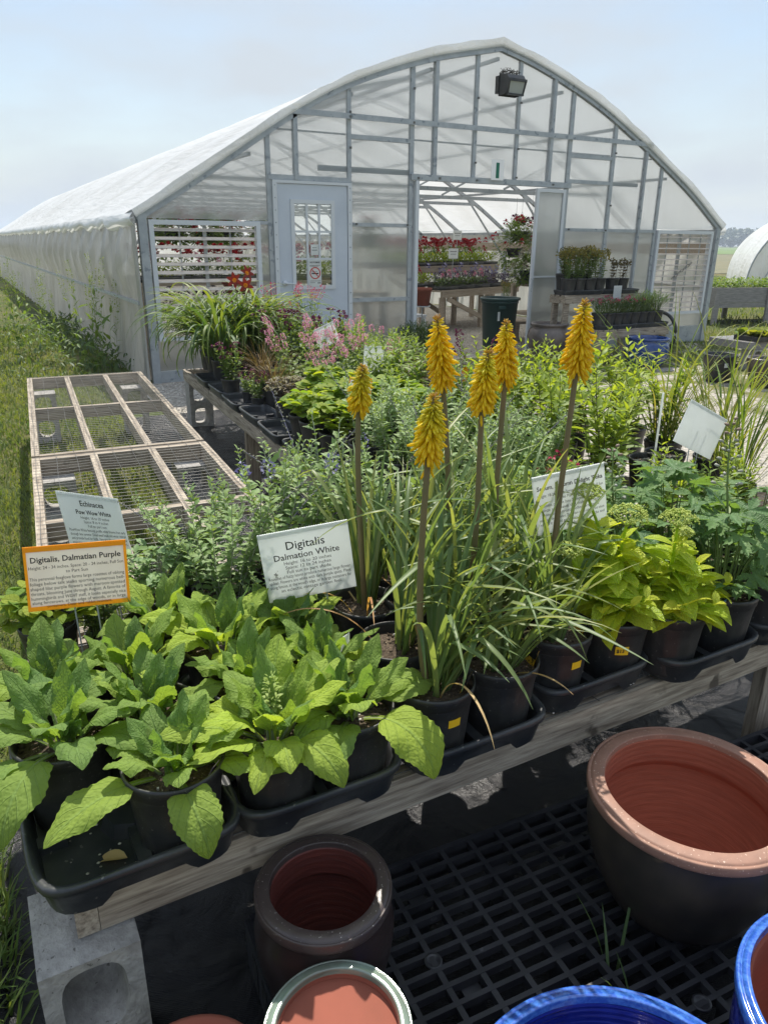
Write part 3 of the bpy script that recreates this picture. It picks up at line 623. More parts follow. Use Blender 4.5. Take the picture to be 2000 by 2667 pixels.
part('sheet', MB().box((-0.05,0,-0.06),(0.05,0.001,0.06)), M['paper'], n2, False)
part('lettering', MB().box((-0.03,-0.002,0.018),(0.03,-0.001,0.028)).box((-0.034,-0.002,-0.012),(0.034,-0.001,0.002)), mat('faded ink',(0.35,0.38,0.38)), n2, False)
# ------------------------------------------------------------------ benches (the rows stand 3.9 degrees askew to the greenhouse)
TA = radians(3.9); TC, TS = cos(TA), sin(TA); TO = np.array([0.0, 1.065])
def T(u, v, z=0.0): return np.array([TO[0]+u*TC+v*TS, TO[1]-u*TS+v*TC, z])
def FB_(u, v, z=0.0): return np.array([u+0.0, 1.10+v, z])   # the front bench lies square to the greenhouse
def block(loc, rz, label, h=0.395, group='concrete blocks under the benches', lying=False):
    """8x8x16 block standing on end, its two hollow cores open to front and back"""
    w, t = 0.195, 0.195; b = MB()
    def bx(lo, hi): b.box(lo, hi)
    e = 0.036; y0, y1 = -t/2, t/2; x0, x1 = -w/2, w/2
    # outer walls
    zs = [0.0, 0.034, h/2-0.017, h/2+0.017, h-0.034, h]
    # front / back annular plates with rounded holes joined by tunnel walls
    for (z0, z1) in ((0.034, h/2-0.016), (h/2+0.016, h-0.034)):
        pass
    n = 32; cells = [(0.0, h/2), (h/2, h)]
    for (c0, c1) in cells:
        cz = (c0+c1)/2; ring_o = []; ring_i = []
        hw, hh = w/2, (c1-c0)/2; rx, rz_ = hw-0.034, hh-0.022
        for k in range(n):
            a = 2*pi*k/n + pi/4
            ca, sa = cos(a), sin(a); m = max(abs(ca), abs(sa)); ring_o.append((ca/m*hw, cz+sa/m*hh))
            p = 3.2; q = (abs(ca)**p+abs(sa)**p)**(-1/p); ring_i.append((ca*q*rx, cz+sa*q*rz_))
        for y in (y0, y1):
            rows = np.array([[(x, y, z) for x, z in ring_o+ring_o[:1]], [(x, y+(0.004 if y<0 else -0.004), z) for x, z in ring_i+ring_i[:1]]]); b.grid(rows if y < 0 else rows[:, ::-1])
        rows = np.array([[(x, y0+0.004, z) for x, z in ring_i+ring_i[:1]], [(x*0.95, 0, cz+(z-cz)*0.95) for x, z in ring_i+ring_i[:1]], [(x, y1-0.004, z) for x, z in ring_i+ring_i[:1]]]); b.grid(rows)
    for x in (x0, x1): b.add([(x,y0,0),(x,y1,0),(x,y1,h),(x,y0,h)],[(0,1,2,3)])
    b.add([(x0,y0,h),(x1,y0,h),(x1,y1,h),(x0,y1,h)],[(0,1,2,3)]); b.add([(x0,y0,0),(x1,y0,0),(x1,y1,0),(x0,y1,0)],[(0,1,2,3)])
    o = single('concrete_block', b, M['concrete'], label, 'concrete block', group, None, False); o.location = loc; o.rotation_euler = (0,0,rz); return o
b0 = block((0.012, 1.148, 0), 0, 'concrete block standing on end under the front left corner of the planted bench'); b0.scale = (0.86, 1, 1)
block(T(1.33, 5.52), -TA, 'concrete block standing on end under the far left corner of the planted aisle bench')
block(T(0.07, 3.0), -TA, 'concrete block under the left side where the two wire benches meet')
block(T(0.78, 3.0), -TA, 'concrete block under the aisle side where the two wire benches meet')
block(T(0.07, 5.5), -TA, 'concrete block under the far left corner of the far wire bench')
block(T(0.78, 5.5), -TA, 'concrete block under the far right corner of the far wire bench')
def bench(name, label, u0, u1, v0, v1, longb, crossb, wu, wv, zt=0.49, leg=True, bd=0.09, mesh=True, woodu='woodu', group=None, F=False):
    c = (T if not F else FB_)((u0+u1)/2, (v0+v1)/2, 0.0); t = thing(name, label, 'bench', c, 0 if F else -TA, group)
    hu, hv = (u1-u0)/2, (v1-v0)/2; w = 0.038; z0 = zt-bd
    def p(n, lo, hi, m, sm=False): return part(n, MB().box(lo, hi), m, t, False)
    p('side_board', (-hu,-hv,z0), (-hu+w,hv,zt), M['woodv']); p('side_board', (hu-w,-hv,z0), (hu,hv,zt), M['woodv'])
    p('end_board', (-hu+w+.001,-hv,z0), (hu-w-.001,-hv+w,zt-0.002), M['woodu']); p('end_board', (-hu+w+.001,hv-w,z0), (hu-w-.001,hv,zt-0.002), M['woodu'])
    for f in longb:
        x = -hu+2*hu*f; p('long_batten', (x-w/2,-hv+w+.001,z0+0.002), (x+w/2,hv-w-.001,zt-0.003), M['woodv'])
    xs = [-hu+w] + [-hu+2*hu*f for f in longb] + [hu-w]
    for f in crossb:
        y = -hv+2*hv*f; mb = MB()
        for a, b in zip(xs[:-1], xs[1:]): mb.box((a+(w/2 if a > -hu+w+.01 else 0)+.001, y-w/2, z0+0.004), (b-(w/2 if b < hu-w-.01 else 0)-.001, y+w/2, zt-0.005))
        part('cross_batten', mb, M['woodu'], t, False)
    if mesh:
        mb = MB(); r = 0.0012
        ny = int(2*hv/wv); nx = int(round(2*hu/wu)); q = 19
        for i in range(ny+1):
            y = -hv+0.01+(2*hv-0.02)*i/ny; x = np.linspace(-hu+0.004, hu-0.004, q)
            sg = -0.006*np.abs(np.sin(pi*(x+hu)/(2*hu)*max(1,len(xs)-1)))*abs(sin(pi*i/ny*2))
            mb.tube(np.column_stack([x, 0*x+y+0.004*np.sin(x*9+i), zt+0.0035+sg]), r, 3, cap=False)
        for j in range(nx+1):
            x = -hu+0.02+(2*hu-0.04)*j/nx; y = np.linspace(-hv+0.004, hv-0.004, 31)
            sg = -0.006*np.abs(np.sin(pi*(x+hu)/(2*hu)*max(1,len(xs)-1)))*np.abs(np.sin(pi*(y+hv)/(2*hv)*2))
            mb.tube(np.column_stack([0*y+x+0.003*np.sin(y*7+j), y, zt+0.0062+sg]), r, 3, cap=False)
        part('wire_mesh', mb, M['wire'], t)
    if leg and leg is not True:
        for (a, b) in leg: part('leg', MB().box((a-0.045,b-0.02,0.0),(a+0.045,b+0.02,z0-0.002)), M['woodz'], t, False)
    return t
bench('mesh_bench', 'empty wire topped bench beside the greenhouse, the farther of two', -0.025, 0.875, 3.10, 5.66, (1/3,2/3), (0.5,), 0.10, 0.05, group='empty wire topped benches')
bench('mesh_bench', 'empty wire topped bench nearer the signs, abutting a second one', -0.025, 0.875, 1.02, 3.06, (1/3,2/3), (0.5,), 0.10, 0.05, leg=((-0.35,-0.9),(0.35,-0.9)), group='empty wire topped benches')
bench('plant_bench', 'weathered front bench carrying foxgloves, pokers and sedums', 0.0, 3.45, 0.0, 0.95, (), (0.25,0.5,0.75), 0.10, 0.05, leg=((0.9,0.42),(-0.9,0.42),(1.60,-0.42),(0.35,-0.38),(1.60,0.42)), F=True)
bench('plant_bench', 'long weathered bench full of perennials along the fabric aisle', 1.23, 2.62, 1.00, 5.64, (0.5,), (0.25,0.5,0.75), 0.10, 0.05, leg=((-0.62,0.35),(0.6,-2.2),(0.6,0),(0.6,2.2),(-0.62,-1.9)))
ZB = 0.497
# ------------------------------------------------------------------ trays and nursery pots
def tray_mb(w=0.366, l=0.548, h=0.072, cells=(2,3), handle=True):
    mb = MB(); n = 96
    def ring(hw, hl, r, z):
        P = []
        for k in range(n):
            a = 2*pi*k/n; ca, sa = cos(a), sin(a); p = 2 + 5*0.05/r
            q = (abs(ca)**p+abs(sa)**p)**(-1/p); P.append((ca*q*hw, sa*q*hl, z))
        return P
    R_ = [ring(w/2-0.016, l/2-0.016, 0.05, 0.0), ring(w/2-0.006, l/2-0.006, 0.05, h-0.022), ring(w/2-0.003, l/2-0.003, 0.05, h-0.018), ring(w/2, l/2, 0.05, h-0.016), ring(w/2+0.001, l/2+0.001, 0.05, h-0.004), ring(w/2-0.002, l/2-0.002, 0.05, h), ring(w/2-0.010, l/2-0.010, 0.05, h-0.001),
          ring(w/2-0.016, l/2-0.016, 0.05, h-0.012), ring(w/2-0.024, l/2-0.024, 0.05, 0.012)]
    R_ = [np.array(r) for r in R_]
    if handle:   # arched hand hole on both ends of the skirt
        for P in R_[:1]:
            m = (np.abs(P[:,0]) < 0.072) & (np.abs(P[:,1]) > l/2-0.03); a = np.sqrt(np.clip(1-(P[m,0]/0.072)**2, 0, 1)); P[m,2] = 0.046*a
            P[m,1] += np.sign(P[m,1])*0.007*a
    G = np.stack([np.vstack([r, r[:1]]) for r in R_]); mb.grid(G)
    F = R_[-1]; c = np.array([[0,0,0.012]]); mb.add(np.vstack([F, c]), [(k, (k+1)%n, n, n) for k in range(n)])
    cx, cy = cells
    for i in range(1, cx):
        for j in range(cy):
            x = -w/2+w*i/cx; y = -l/2+l*(j+0.5)/cy
            mb.box((x-0.012,y-0.045,0.0125),(x+0.012,y+0.045,0.036))
        for j in range(1, cy):
            y = -l/2+l*j/cy; x = -w/2+w*i/cx; mb.lathe([(0.055,0.0126),(0.045,0.040),(0.0,0.043)],8,(x,y,0))
    for j in range(1, cy):
        for sgn in (-1,1):
            y = -l/2+l*j/cy; x = sgn*(w/2-0.04); mb.box((x-0.03,y-0.014,0.0125),(x+0.03,y+0.014,0.030))
    return mb
TRAY = tray_mb().mesh('tray', smooth=False)
for p in TRAY.polygons: p.use_smooth = len(p.vertices) == 4 and p.index < 96*8
def put_tray(u, v, label, group='black carry trays along the front bench', rz=0):
    o = part('pot_tray', TRAY, M['tray']); o.location = FB_(u, v, ZB+0.004); o.rotation_euler = (0,0,rz); return tag(o, label, 'tray', group)
for k, lb in enumerate(('black tray at the near left corner with an empty front slot', 'black tray under the lime green foxglove with the flower bud', 'black tray under the front red hot poker pots', 'black tray below the yellow stickered pots at the middle of the front bench',
                        'black tray holding the pots right of the sedum sticker', 'black tray under the blue tagged delphinium pots', 'black tray farthest right along the front bench', )):
    put_tray((0.122,0.472,0.842,1.222,1.588,1.955,2.33)[k], (0.212, 0.217, 0.208, 0.262, 0.212, 0.23, 0.22)[k], lb, rz=(0.02,-0.01,0.0,0.015,0,0.01,0)[k])
def pot_mb(r=0.0875, h=0.178, seg=64):
    mb = MB(); rb = r*0.80
    def rf(rr, z, t):
        inside = (z > h*0.08) & (z < h*0.70)
        return rr - np.where(inside, 0.0016*(np.sin(t*16) > 0.55), 0)
    prof = [(rb*0.9,0.0),(rb,0.003),(rb+0.001,h*0.07)] + [(rb+(r-rb)*q, h*q) for q in (0.09,0.3,0.5,0.69,0.71)] + [(r*0.975,h*0.80),(r*0.985,h*0.82),(r*0.985,h*0.84),(r*1.01,h*0.85),(r*1.0,h*0.90),(r*1.03,h*0.92),(r*1.04,h*0.97),(r*1.03,h),(r*0.99,h*1.0),(r*0.965,h*0.96),(r*0.93,h*0.80)]
    mb.lathe(prof, seg, rf=rf); return mb
def soil_mb(r=0.083, z=0.150, seed=0):
    mb = MB(); n, m = 9, 36; rr = np.linspace(0.001, 1, n); t = np.linspace(0, 2*pi, m)
    A, B = np.meshgrid(rr, t, indexing='ij'); x = r*A*np.cos(B); y = r*A*np.sin(B)
    mb.grid(np.stack([x, y, z+0.008*(1-A**2)+0.003*vnoise(x*100, y*100, 0.9, seed)], -1)); 
    g = np.random.default_rng(seed+50)
    for i in range(60):
        a, q = g.uniform(0, 2*pi), r*0.95*sqrt(g.random()); s_ = g.uniform(0.0012, 0.004); mb.box((q*cos(a)-s_,q*sin(a)-s_*0.6,z+0.002),(q*cos(a)+s_,q*sin(a)+s_*0.6,z+0.008+s_*0.5), 1.0 if i%9==0 else 0.0)
    return mb
M['soil2'] = mat('potting mix', (0.03,0.019,0.012), (0.095,0.068,0.043), rough=0.95, scale=150, bump=0.005, bscale=150, tcol=(0.55,0.53,0.48), spots=((0.30,0.24,0.16), 170, 0.64))
POT = pot_mb().mesh('pot'); SOIL = soil_mb().mesh('soil'); POT_LO = pot_mb(seg=20).mesh('pot'); SOIL_LO = soil_mb().mesh('soil')
# ------------------------------------------------------------------ leaf and blade tools
def frames(d, roll=None):
    """columns = side, direction, normal for unit directions d (k,3)"""
    d = np.asarray(d, float); d = d/np.linalg.norm(d, axis=1)[:,None]
    s = np.cross(d, [0,0,1.0]); l = np.linalg.norm(s, axis=1)[:,None]; s = np.where(l < 1e-4, [[1.0,0,0]], s/np.maximum(l,1e-6)); n = np.cross(s, d)
    if roll is not None:
        c, si = np.cos(roll)[:,None], np.sin(roll)[:,None]; s, n = s*c+n*si, n*c-s*si
    return np.stack([s, d, n], -1)
def leaf_tpl(w=0.4, n=5, prof=None, fold=0.15, curl=0.3, m=2, serr=0.0, pet=0.0):
    """unit-length leaf along +Y; width w; cross fold; tip curling down"""
    t = np.linspace(0, 1, n+1); prof = prof or (lambda q: np.sin(pi*q**0.8)**0.8)
    q = np.clip((t-pet)/(1-pet), 0, 1); ww = np.maximum(prof(q)*w/2, 0.008); ww[-1] = 0.002
    if serr: ww = ww*(1+serr*np.where(np.arange(n+1)%2, 1, -1))
    a = curl*t**1.5; y = np.cumsum(np.concatenate([[0], np.cos(a[1:])/n])); z = -np.cumsum(np.concatenate([[0], np.sin(a[1:])/n]))
    c = np.linspace(-1, 1, m+1); X = ww[:,None]*c[None,:]; Z = z[:,None]+np.abs(X)*fold*2; Y = y[:,None]+0*X
    G = np.stack([X, Y, Z], -1); V = G.reshape(-1,3); mm = m+1
    i = np.arange(n)[:,None]; j = np.arange(m)[None,:]; F = np.stack([i*mm+j, i*mm+j+1, (i+1)*mm+j+1, (i+1)*mm+j], -1).reshape(-1,4)
    uv = np.stack([0.5+0.5*c[None,:]*(ww/ww.max())[:,None], t[:,None]+0*X], -1).reshape(-1,2)
    return V, F, uv
def scaled(Mx, s): return Mx*np.asarray(s)[:,None,None]
def blades(mb, base, az, el, L, w, droop, n=9, pw=1.5, fold=0.25, tint=0.0, kink=None, side=0.0):
    base = np.asarray(base, float); k = len(base); az, el, L, w, droop, pw, tint = [np.broadcast_to(np.asarray(a, float), (k,)) for a in (az,el,L,w,droop,pw,tint)]
    t = np.linspace(0, 1, n+1)[None,:]; e = el[:,None]-droop[:,None]*t**pw[:,None]
    if kink is not None: e = e - np.where(t > kink[0][:,None], kink[1][:,None], 0)
    A = az[:,None] + side*t
    ds = L[:,None]/n; dx = np.cos(e)*np.cos(A)*ds; dy = np.cos(e)*np.sin(A)*ds; dz = np.sin(e)*ds
    P = np.stack([np.cumsum(dx,1)-dx, np.cumsum(dy,1)-dy, np.cumsum(dz,1)-dz], -1)+base[:,None,:]
    s = np.stack([-np.sin(A), np.cos(A), 0*A], -1); D = np.stack([dx,dy,dz], -1)/ds[...,None]; nn = np.cross(s, D)
    ww = (w[:,None]*(0.75+0.25*np.sin(pi*t))*np.clip((1-t)*3.2, 0, 1)**0.6+0.0006)/2
    l = P - s*ww[...,None]; r = P + s*ww[...,None]; mid = P + nn*(ww*fold*2)[...,None]
    G = np.stack([l, mid, r], 2); V = G.reshape(-1,3)
    i = np.arange(n)[:,None]; j = np.arange(2)[None,:]; F = np.stack([i*3+j, i*3+j+1, (i+1)*3+j+1, (i+1)*3+j], -1).reshape(-1,4)
    FF = (F[None]+(np.arange(k)*(n+1)*3)[:,None,None]).reshape(-1,4); tt = np.repeat(tint, len(F))
    return mb.add(V, FF, tt)
def ball_tpl(n=1):
    v = []; f = []
    t = (1+sqrt(5))/2; V = np.array([(-1,t,0),(1,t,0),(-1,-t,0),(1,-t,0),(0,-1,t),(0,1,t),(0,-1,-t),(0,1,-t),(t,0,-1),(t,0,1),(-t,0,-1),(-t,0,1)], float); V /= np.linalg.norm(V[0])
    F = np.array([(0,11,5),(0,5,1),(0,1,7),(0,7,10),(0,10,11),(1,5,9),(5,11,4),(11,10,2),(10,7,6),(7,1,8),(3,9,4),(3,4,2),(3,2,6),(3,6,8),(3,8,9),(4,9,5),(2,4,11),(6,2,10),(8,6,7),(9,8,1)])
    return V, np.column_stack([F, F[:,2]]), np.zeros((12,2))
BALL = ball_tpl()
def balls(mb, P, r, tint=0.0, st=(1,1,1)):
    P = np.asarray(P, float); k = len(P); r = np.broadcast_to(np.asarray(r,float),(k,))
    return mb.inst(BALL, scaled(np.broadcast_to(np.diag(st),(k,3,3)), r), P, tint)
# leaf materials
M['fox'] = leafm('foxglove leaf', (0.100,0.178,0.054), (0.070,0.145,0.046), (0.28,0.37,0.045), 0.42, vein=8, rough=0.72)
M['foxstalk'] = leafm('foxglove stalk', (0.20,0.24,0.12), tint=(0.3,0.3,0.2), tl=0.1)
M['blade'] = leafm('poker blade', (0.115,0.180,0.070), (0.085,0.14,0.055), (0.26,0.27,0.10), 0.38, rough=0.42)
M['dryblade'] = leafm('dry blade', (0.42,0.25,0.10), (0.30,0.14,0.06), (0.5,0.4,0.2), 0.3)
M['stalk'] = mat('poker stalk', (0.19,0.135,0.065), (0.15,0.13,0.06), rough=0.5, scale=12)
M['bloom'] = mat('poker florets', (0,0,0), rough=0.5, transl=0.42, trans2=(1.06,1.12,0.6), ramp=[(0.0,(0.95,0.67,0.010)),(0.45,(0.94,0.71,0.012)),(0.7,(0.72,0.65,0.03)),(0.9,(0.66,0.48,0.05)),(1.0,(0.56,0.33,0.08))])
M['lime'] = leafm('sedum leaf', (0.30,0.40,0.030), (0.25,0.35,0.03), (0.46,0.48,0.05), 0.45, vein=3, rough=0.4)
M['sedhead'] = leafm('sedum buds', (0.30,0.38,0.08), (0.24,0.33,0.07), (0.44,0.48,0.13), 0.2)
M['delph'] = leafm('delphinium leaf', (0.075,0.15,0.060), (0.06,0.12,0.05), (0.16,0.26,0.06), 0.36, vein=5)
M['sage'] = leafm('sage leaf', (0.155,0.245,0.095), (0.12,0.20,0.08), (0.28,0.33,0.12), 0.3)
M['sagestem'] = leafm('sage stem', (0.35,0.37,0.30), tl=0.05)
M['violet'] = leafm('violet bud', (0.16,0.13,0.42), (0.12,0.10,0.3), (0.3,0.3,0.4), 0.2, trans2=(1,1,1))
M['limeleaf'] = leafm('lime strawberry leaf', (0.15,0.24,0.028), (0.11,0.20,0.028), (0.35,0.36,0.03), 0.42, vein=4)
M['mid'] = leafm('mid green leaf', (0.088,0.158,0.042), (0.065,0.125,0.034), (0.19,0.23,0.04), 0.36)
M['fresh'] = leafm('fresh green leaf', (0.100,0.175,0.040), (0.075,0.14,0.035), (0.26,0.32,0.04), 0.40)
M['dark'] = leafm('dark green leaf', (0.045,0.085,0.028), (0.035,0.065,0.025), (0.10,0.14,0.035), 0.3)
M['bronze'] = leafm('bronze leaf', (0.085,0.060,0.040), (0.06,0.04,0.03), (0.12,0.11,0.04), 0.25)
M['stemdark'] = mat('dark stem', (0.055,0.045,0.035), rough=0.5)
M['stemgreen'] = leafm('green stem', (0.14,0.20,0.06), tl=0.1)
M['pink'] = leafm('pink petals', (0.66,0.24,0.38), (0.56,0.18,0.32), (0.78,0.48,0.56), 0.3, rough=0.6, gain=1.0, trans2=(1.15,1.0,1.0))
M['red'] = leafm('red petals', (0.36,0.008,0.016), (0.26,0.007,0.014), (0.5,0.03,0.04), 0.25, gain=1.0, trans2=(1.15,1.0,1.0))
M['coral'] = leafm('coral petals', (0.50,0.035,0.11), (0.38,0.02,0.08), (0.6,0.12,0.2), 0.3, gain=1.0, trans2=(1.15,1.0,1.0))
M['wine'] = leafm('wine petals', (0.10,0.012,0.045), (0.06,0.01,0.03), (0.2,0.02,0.1), 0.2, gain=1.0, trans2=(1.15,1.0,1.0))
M['lilyred'] = leafm('day lily petals', (0.20,0.018,0.012), (0.2,0.015,0.015), (0.75,0.32,0.02), 0.25, gain=1.0, trans2=(1.15,1.0,1.0))
M['lily'] = leafm('day lily blade', (0.062,0.118,0.036), (0.048,0.095,0.03), (0.17,0.21,0.045), 0.34)
M['sedge'] = leafm('bronze sedge', (0.17,0.11,0.06), (0.12,0.08,0.04), (0.26,0.22,0.10), 0.2)
M['grassb'] = leafm('tall grass blade', (0.085,0.15,0.030), (0.065,0.12,0.025), (0.24,0.22,0.07), 0.36)
M['silver'] = leafm('woolly rosette', (0.34,0.36,0.32), (0.25,0.27,0.22), (0.2,0.15,0.12), 0.1)
M['purple'] = leafm('purple foliage', (0.055,0.045,0.085), (0.04,0.05,0.05), (0.12,0.07,0.18), 0.2)
M['gold'] = leafm('golden flower sprays', (0.10,0.11,0.035), (0.09,0.10,0.035), (0.24,0.19,0.03), 0.2)
# ------------------------------------------------------------------ species; each returns a list of (part name, MB, material, [sub-parts])
LEAF_L = leaf_tpl(0.26, 5, lambda q: np.sin(pi*np.clip(q,0,1)**0.7)**0.9, 0.16, 0.5)
LEAF_O = leaf_tpl(0.46, 5, lambda q: np.sin(pi*np.clip(q,0,1)**0.75)**0.7, 0.14, 0.5)
LEAF_S = leaf_tpl(0.42, 5, lambda q: np.sin(pi*np.clip(q,0,1)**0.8), 0.1, 0.45, serr=0.22)
LEAF_R = leaf_tpl(0.85, 6, lambda q: np.sqrt(np.clip(1-(2*q-1)**2,0,1)), 0.10, 0.5, m=4)
LEAF_N = leaf_tpl(0.12, 4, lambda q: np.sin(pi*np.clip(q,0,1)**0.7), 0.15, 0.7)
def rdir(el, az): return np.stack([np.cos(el)*np.cos(az), np.cos(el)*np.sin(az), np.sin(el)], -1)
def stemplant(seed, n, H, spread, lean, ll, tpl, lm, sm, step=0.03, per=2, z0=0.145, el=0.5, r=0.0025, leaf0=0.1, tipf=None, jit=0.25, big=0.6, ty=0.25, whorl=pi/2):
    g = np.random.default_rng(seed); st = MB(); lf = MB(); tips = []
    for i in range(n):
        a = g.uniform(0, 2*pi); q = spread*sqrt(g.random()); b = np.array([q*cos(a), q*sin(a), z0]); h = H*g.uniform(0.65, 1.05)
        ln = lean*g.uniform(0.3, 1.1); a2 = a + g.uniform(-0.6, 0.6); m = 7; t = np.linspace(0, 1, m)
        P = b + np.column_stack([cos(a2)*ln*h*t**1.3, sin(a2)*ln*h*t**1.3, h*t*(1-0.12*ln)]) + np.column_stack([0.01*np.sin(t*5+i), 0.01*np.cos(t*4+i), 0*t])*t[:,None]
        st.tube(P, np.linspace(r, r*0.4, m), 5, cap=False)
        k = max(3, int(h/step)); tt = np.linspace(leaf0, 1.0, k)
        PX = np.column_stack([np.interp(tt, t, P[:,c]) for c in range(3)])
        az = np.arange(k)*whorl + g.uniform(0, 6)
        for p in range(per):
            aa = az + 2*pi*p/per + g.normal(0, jit, k); ee = el + 0.5*tt**2*1.1 + g.normal(0, 0.22, k)
            s_ = ll*(big+(1-big)*np.sin(pi*tt**0.8))*np.where(tt > 0.88, 0.62, 1)*g.uniform(0.75, 1.2, k)
            lf.inst(tpl, scaled(frames(rdir(ee, aa), g.normal(0, 0.35, k)), s_), PX, np.clip(ty*0.6*tt + g.uniform(0, ty, k), 0, 1))
        tips.append((P[-1], P[-1]-P[-2]))
    out = [('foliage', lf, lm, []), ('stems', st, sm, [])]
    if tipf: out += tipf(tips, g)
    return out, tips
def spike_flowers(name, m, L=0.06, r=0.02, n=50, br=0.006, frac=1.0, droop=0):
    def f(tips, g):
        outp = []
        for p, d in tips:
            if g.random() > frac: continue
            d = d/np.linalg.norm(d); t = g.random(n); a = g.uniform(0, 6.28, n); rr = r*(0.5+0.5*np.sin(pi*np.clip(t+0.1,0,1)))
            e1 = np.cross(d, [0.3,0.9,0.1]); e1 /= np.linalg.norm(e1); e2 = np.cross(d, e1)
            C_ = p + d*(t[:,None]-0.25)*L + e1*(np.cos(a)*rr)[:,None] + e2*(np.sin(a)*rr)[:,None]
            dirs = e1*np.cos(a)[:,None]+e2*np.sin(a)[:,None]+d*g.uniform(-0.2,0.8,n)[:,None]
            mb = MB(); mb.inst(LEAF_O, scaled(frames(dirs, g.uniform(-2,2,n)), br*g.uniform(1.2,2.6,n)), C_, g.random(n)); outp.append((name, mb, m, []))
        return outp
    return f
def build(name, label, cat, parts, loc, rz=0, group=None, pot=True, lo=False, potsc=1.0, extra=None):
    t = thing(name, label, cat, loc, rz, group)
    if pot:
        a = part('pot', POT_LO if lo else POT, M['black'], t); b = part('soil', SOIL_LO if lo else SOIL, M['soil2'], t)
        if potsc != 1.0: a.scale = b.scale = (potsc,)*3
    for nm, mb, m, subs in parts:
        if isinstance(mb, MB) and not mb.n: continue
        o = part(nm, mb, m, t)
        for sn, sm_, smt in subs: part(sn, sm_, smt, o)
    return t
# --- foxglove rosette
def foxglove(seed, n=20, size=1.0, inner=9, bud=False, ytint=0.3, special=()):
    g = np.random.default_rng(seed); lf = MB(); sk = MB()
    specs = []
    for i in range(n):
        f = i/(n-1); specs.append((i*2.39996+g.normal(0,0.2), radians(40+43*f)+g.normal(0,0.10), (0.165-0.015*f)*size*g.uniform(0.85,1.15), 0.070*(1-0.28*f)*g.uniform(0.8,1.15)*size, radians(85-62*f)*g.uniform(0.6,1.25), np.clip(ytint*(1-f)*g.uniform(0.6,1.8)+g.uniform(0,0.12),0,1)))
    for i in range(inner):
        specs.append((g.uniform(0,6.28), radians(g.uniform(60,86)), g.uniform(0.06,0.12)*size, g.uniform(0.025,0.045), radians(g.uniform(5,40)), g.uniform(0.1,0.4)))
    specs += list(special)
    for (az, el, Lb, w, dr, tn) in specs:
        nv, nu = 34, 10; pet = 0.30 if Lb > 0.12 else 0.15; t = np.linspace(0, 1, nv+1)
        e = el - dr*np.clip((t-0.15)/0.85,0,1)**1.25; twist = g.normal(0,0.25)
        A = az + g.normal(0,0.25)*t; ds = Lb/nv*1.0
        D = rdir(e, A); P = np.vstack([[0,0,0], np.cumsum(D[:-1]*ds, 0)]) + np.array([0.018*cos(az), 0.018*sin(az), 0.148])
        s_ = np.column_stack([-np.sin(A), np.cos(A), 0*A]); nn = np.cross(D, s_)
        c, si = cos(twist), sin(twist); s2 = s_*np.cos(twist*t)[:,None] + nn*np.sin(twist*t)[:,None]; n2_ = nn*np.cos(twist*t)[:,None] - s_*np.sin(twist*t)[:,None]
        q = np.clip((t-pet)/(1-pet), 0, 1); W_ = w/2*(np.sin(pi*q**0.78)**0.72)*(1-0.15*q) + 0.004*(1-q)*(q < 0.2) + 0.003*(1-q); W_[-1] = 0.0008
        cc = np.linspace(-1, 1, nu+1); ruf = g.uniform(0.004, 0.010)
        ser = 1 + 0.032*np.where(np.arange(nv+1) % 2, 1, -1)*(q > 0.05)
        G = np.zeros((nv+1, nu+1, 3)); ph = g.uniform(0, 6)
        for j, cj in enumerate(cc):
            x = W_*cj*(ser if abs(cj) > 0.99 else 1)
            edge = abs(cj)
            z = 0.42*np.abs(x)*(1-0.5*edge) - 0.0*x + ruf*edge**2*np.sin(t*17+ph+(2 if cj > 0 else 0))*np.sin(pi*q) - 0.012*edge**2.5*np.sin(pi*q)*g.uniform(0.5,1) + 0.0012*np.sin(t*60+cj*9)*(1-edge*0.3)*np.sin(pi*q)
            G[:,j] = P + s2*x[:,None] + n2_*z[:,None]
        uv = np.stack([0.5+0.5*cc[None,:]+0*t[:,None], t[:,None]+0*cc[None,:]], -1)
        lf.grid(G, max(tn,0.001), uv)
        k = int(nv*pet)+3; sk.tube(P[:k]-n2_[:k]*0.0015, np.linspace(0.0048,0.002,k)*(0.6+size*0.4), 6, cap=False)
    out = [('leaves', lf, M['fox'], []), ('leaf_stalks', sk, M['foxstalk'], [])]
    if bud:
        bm = MB(); bm.tube([(0.0,0,0.15),(0.003,0,0.22),(0.0,0.004,0.285)],[0.006,0.0055,0.003],8)
        k = 60; t = g.random(k); a = g.uniform(0,6.28,k); bm.inst(LEAF_O, scaled(frames(rdir(0.9-0.6*(1-t), a)), 0.008+0.014*(1-t)), np.column_stack([0.006*np.cos(a), 0.006*np.sin(a), 0.225+0.065*t]), 0.2*np.ones(k))
        out.append(('flower_bud', bm, leafm('foxglove bud', (0.20,0.29,0.07), tint=(0.4,0.45,0.12), tl=0.3), []))
    return out
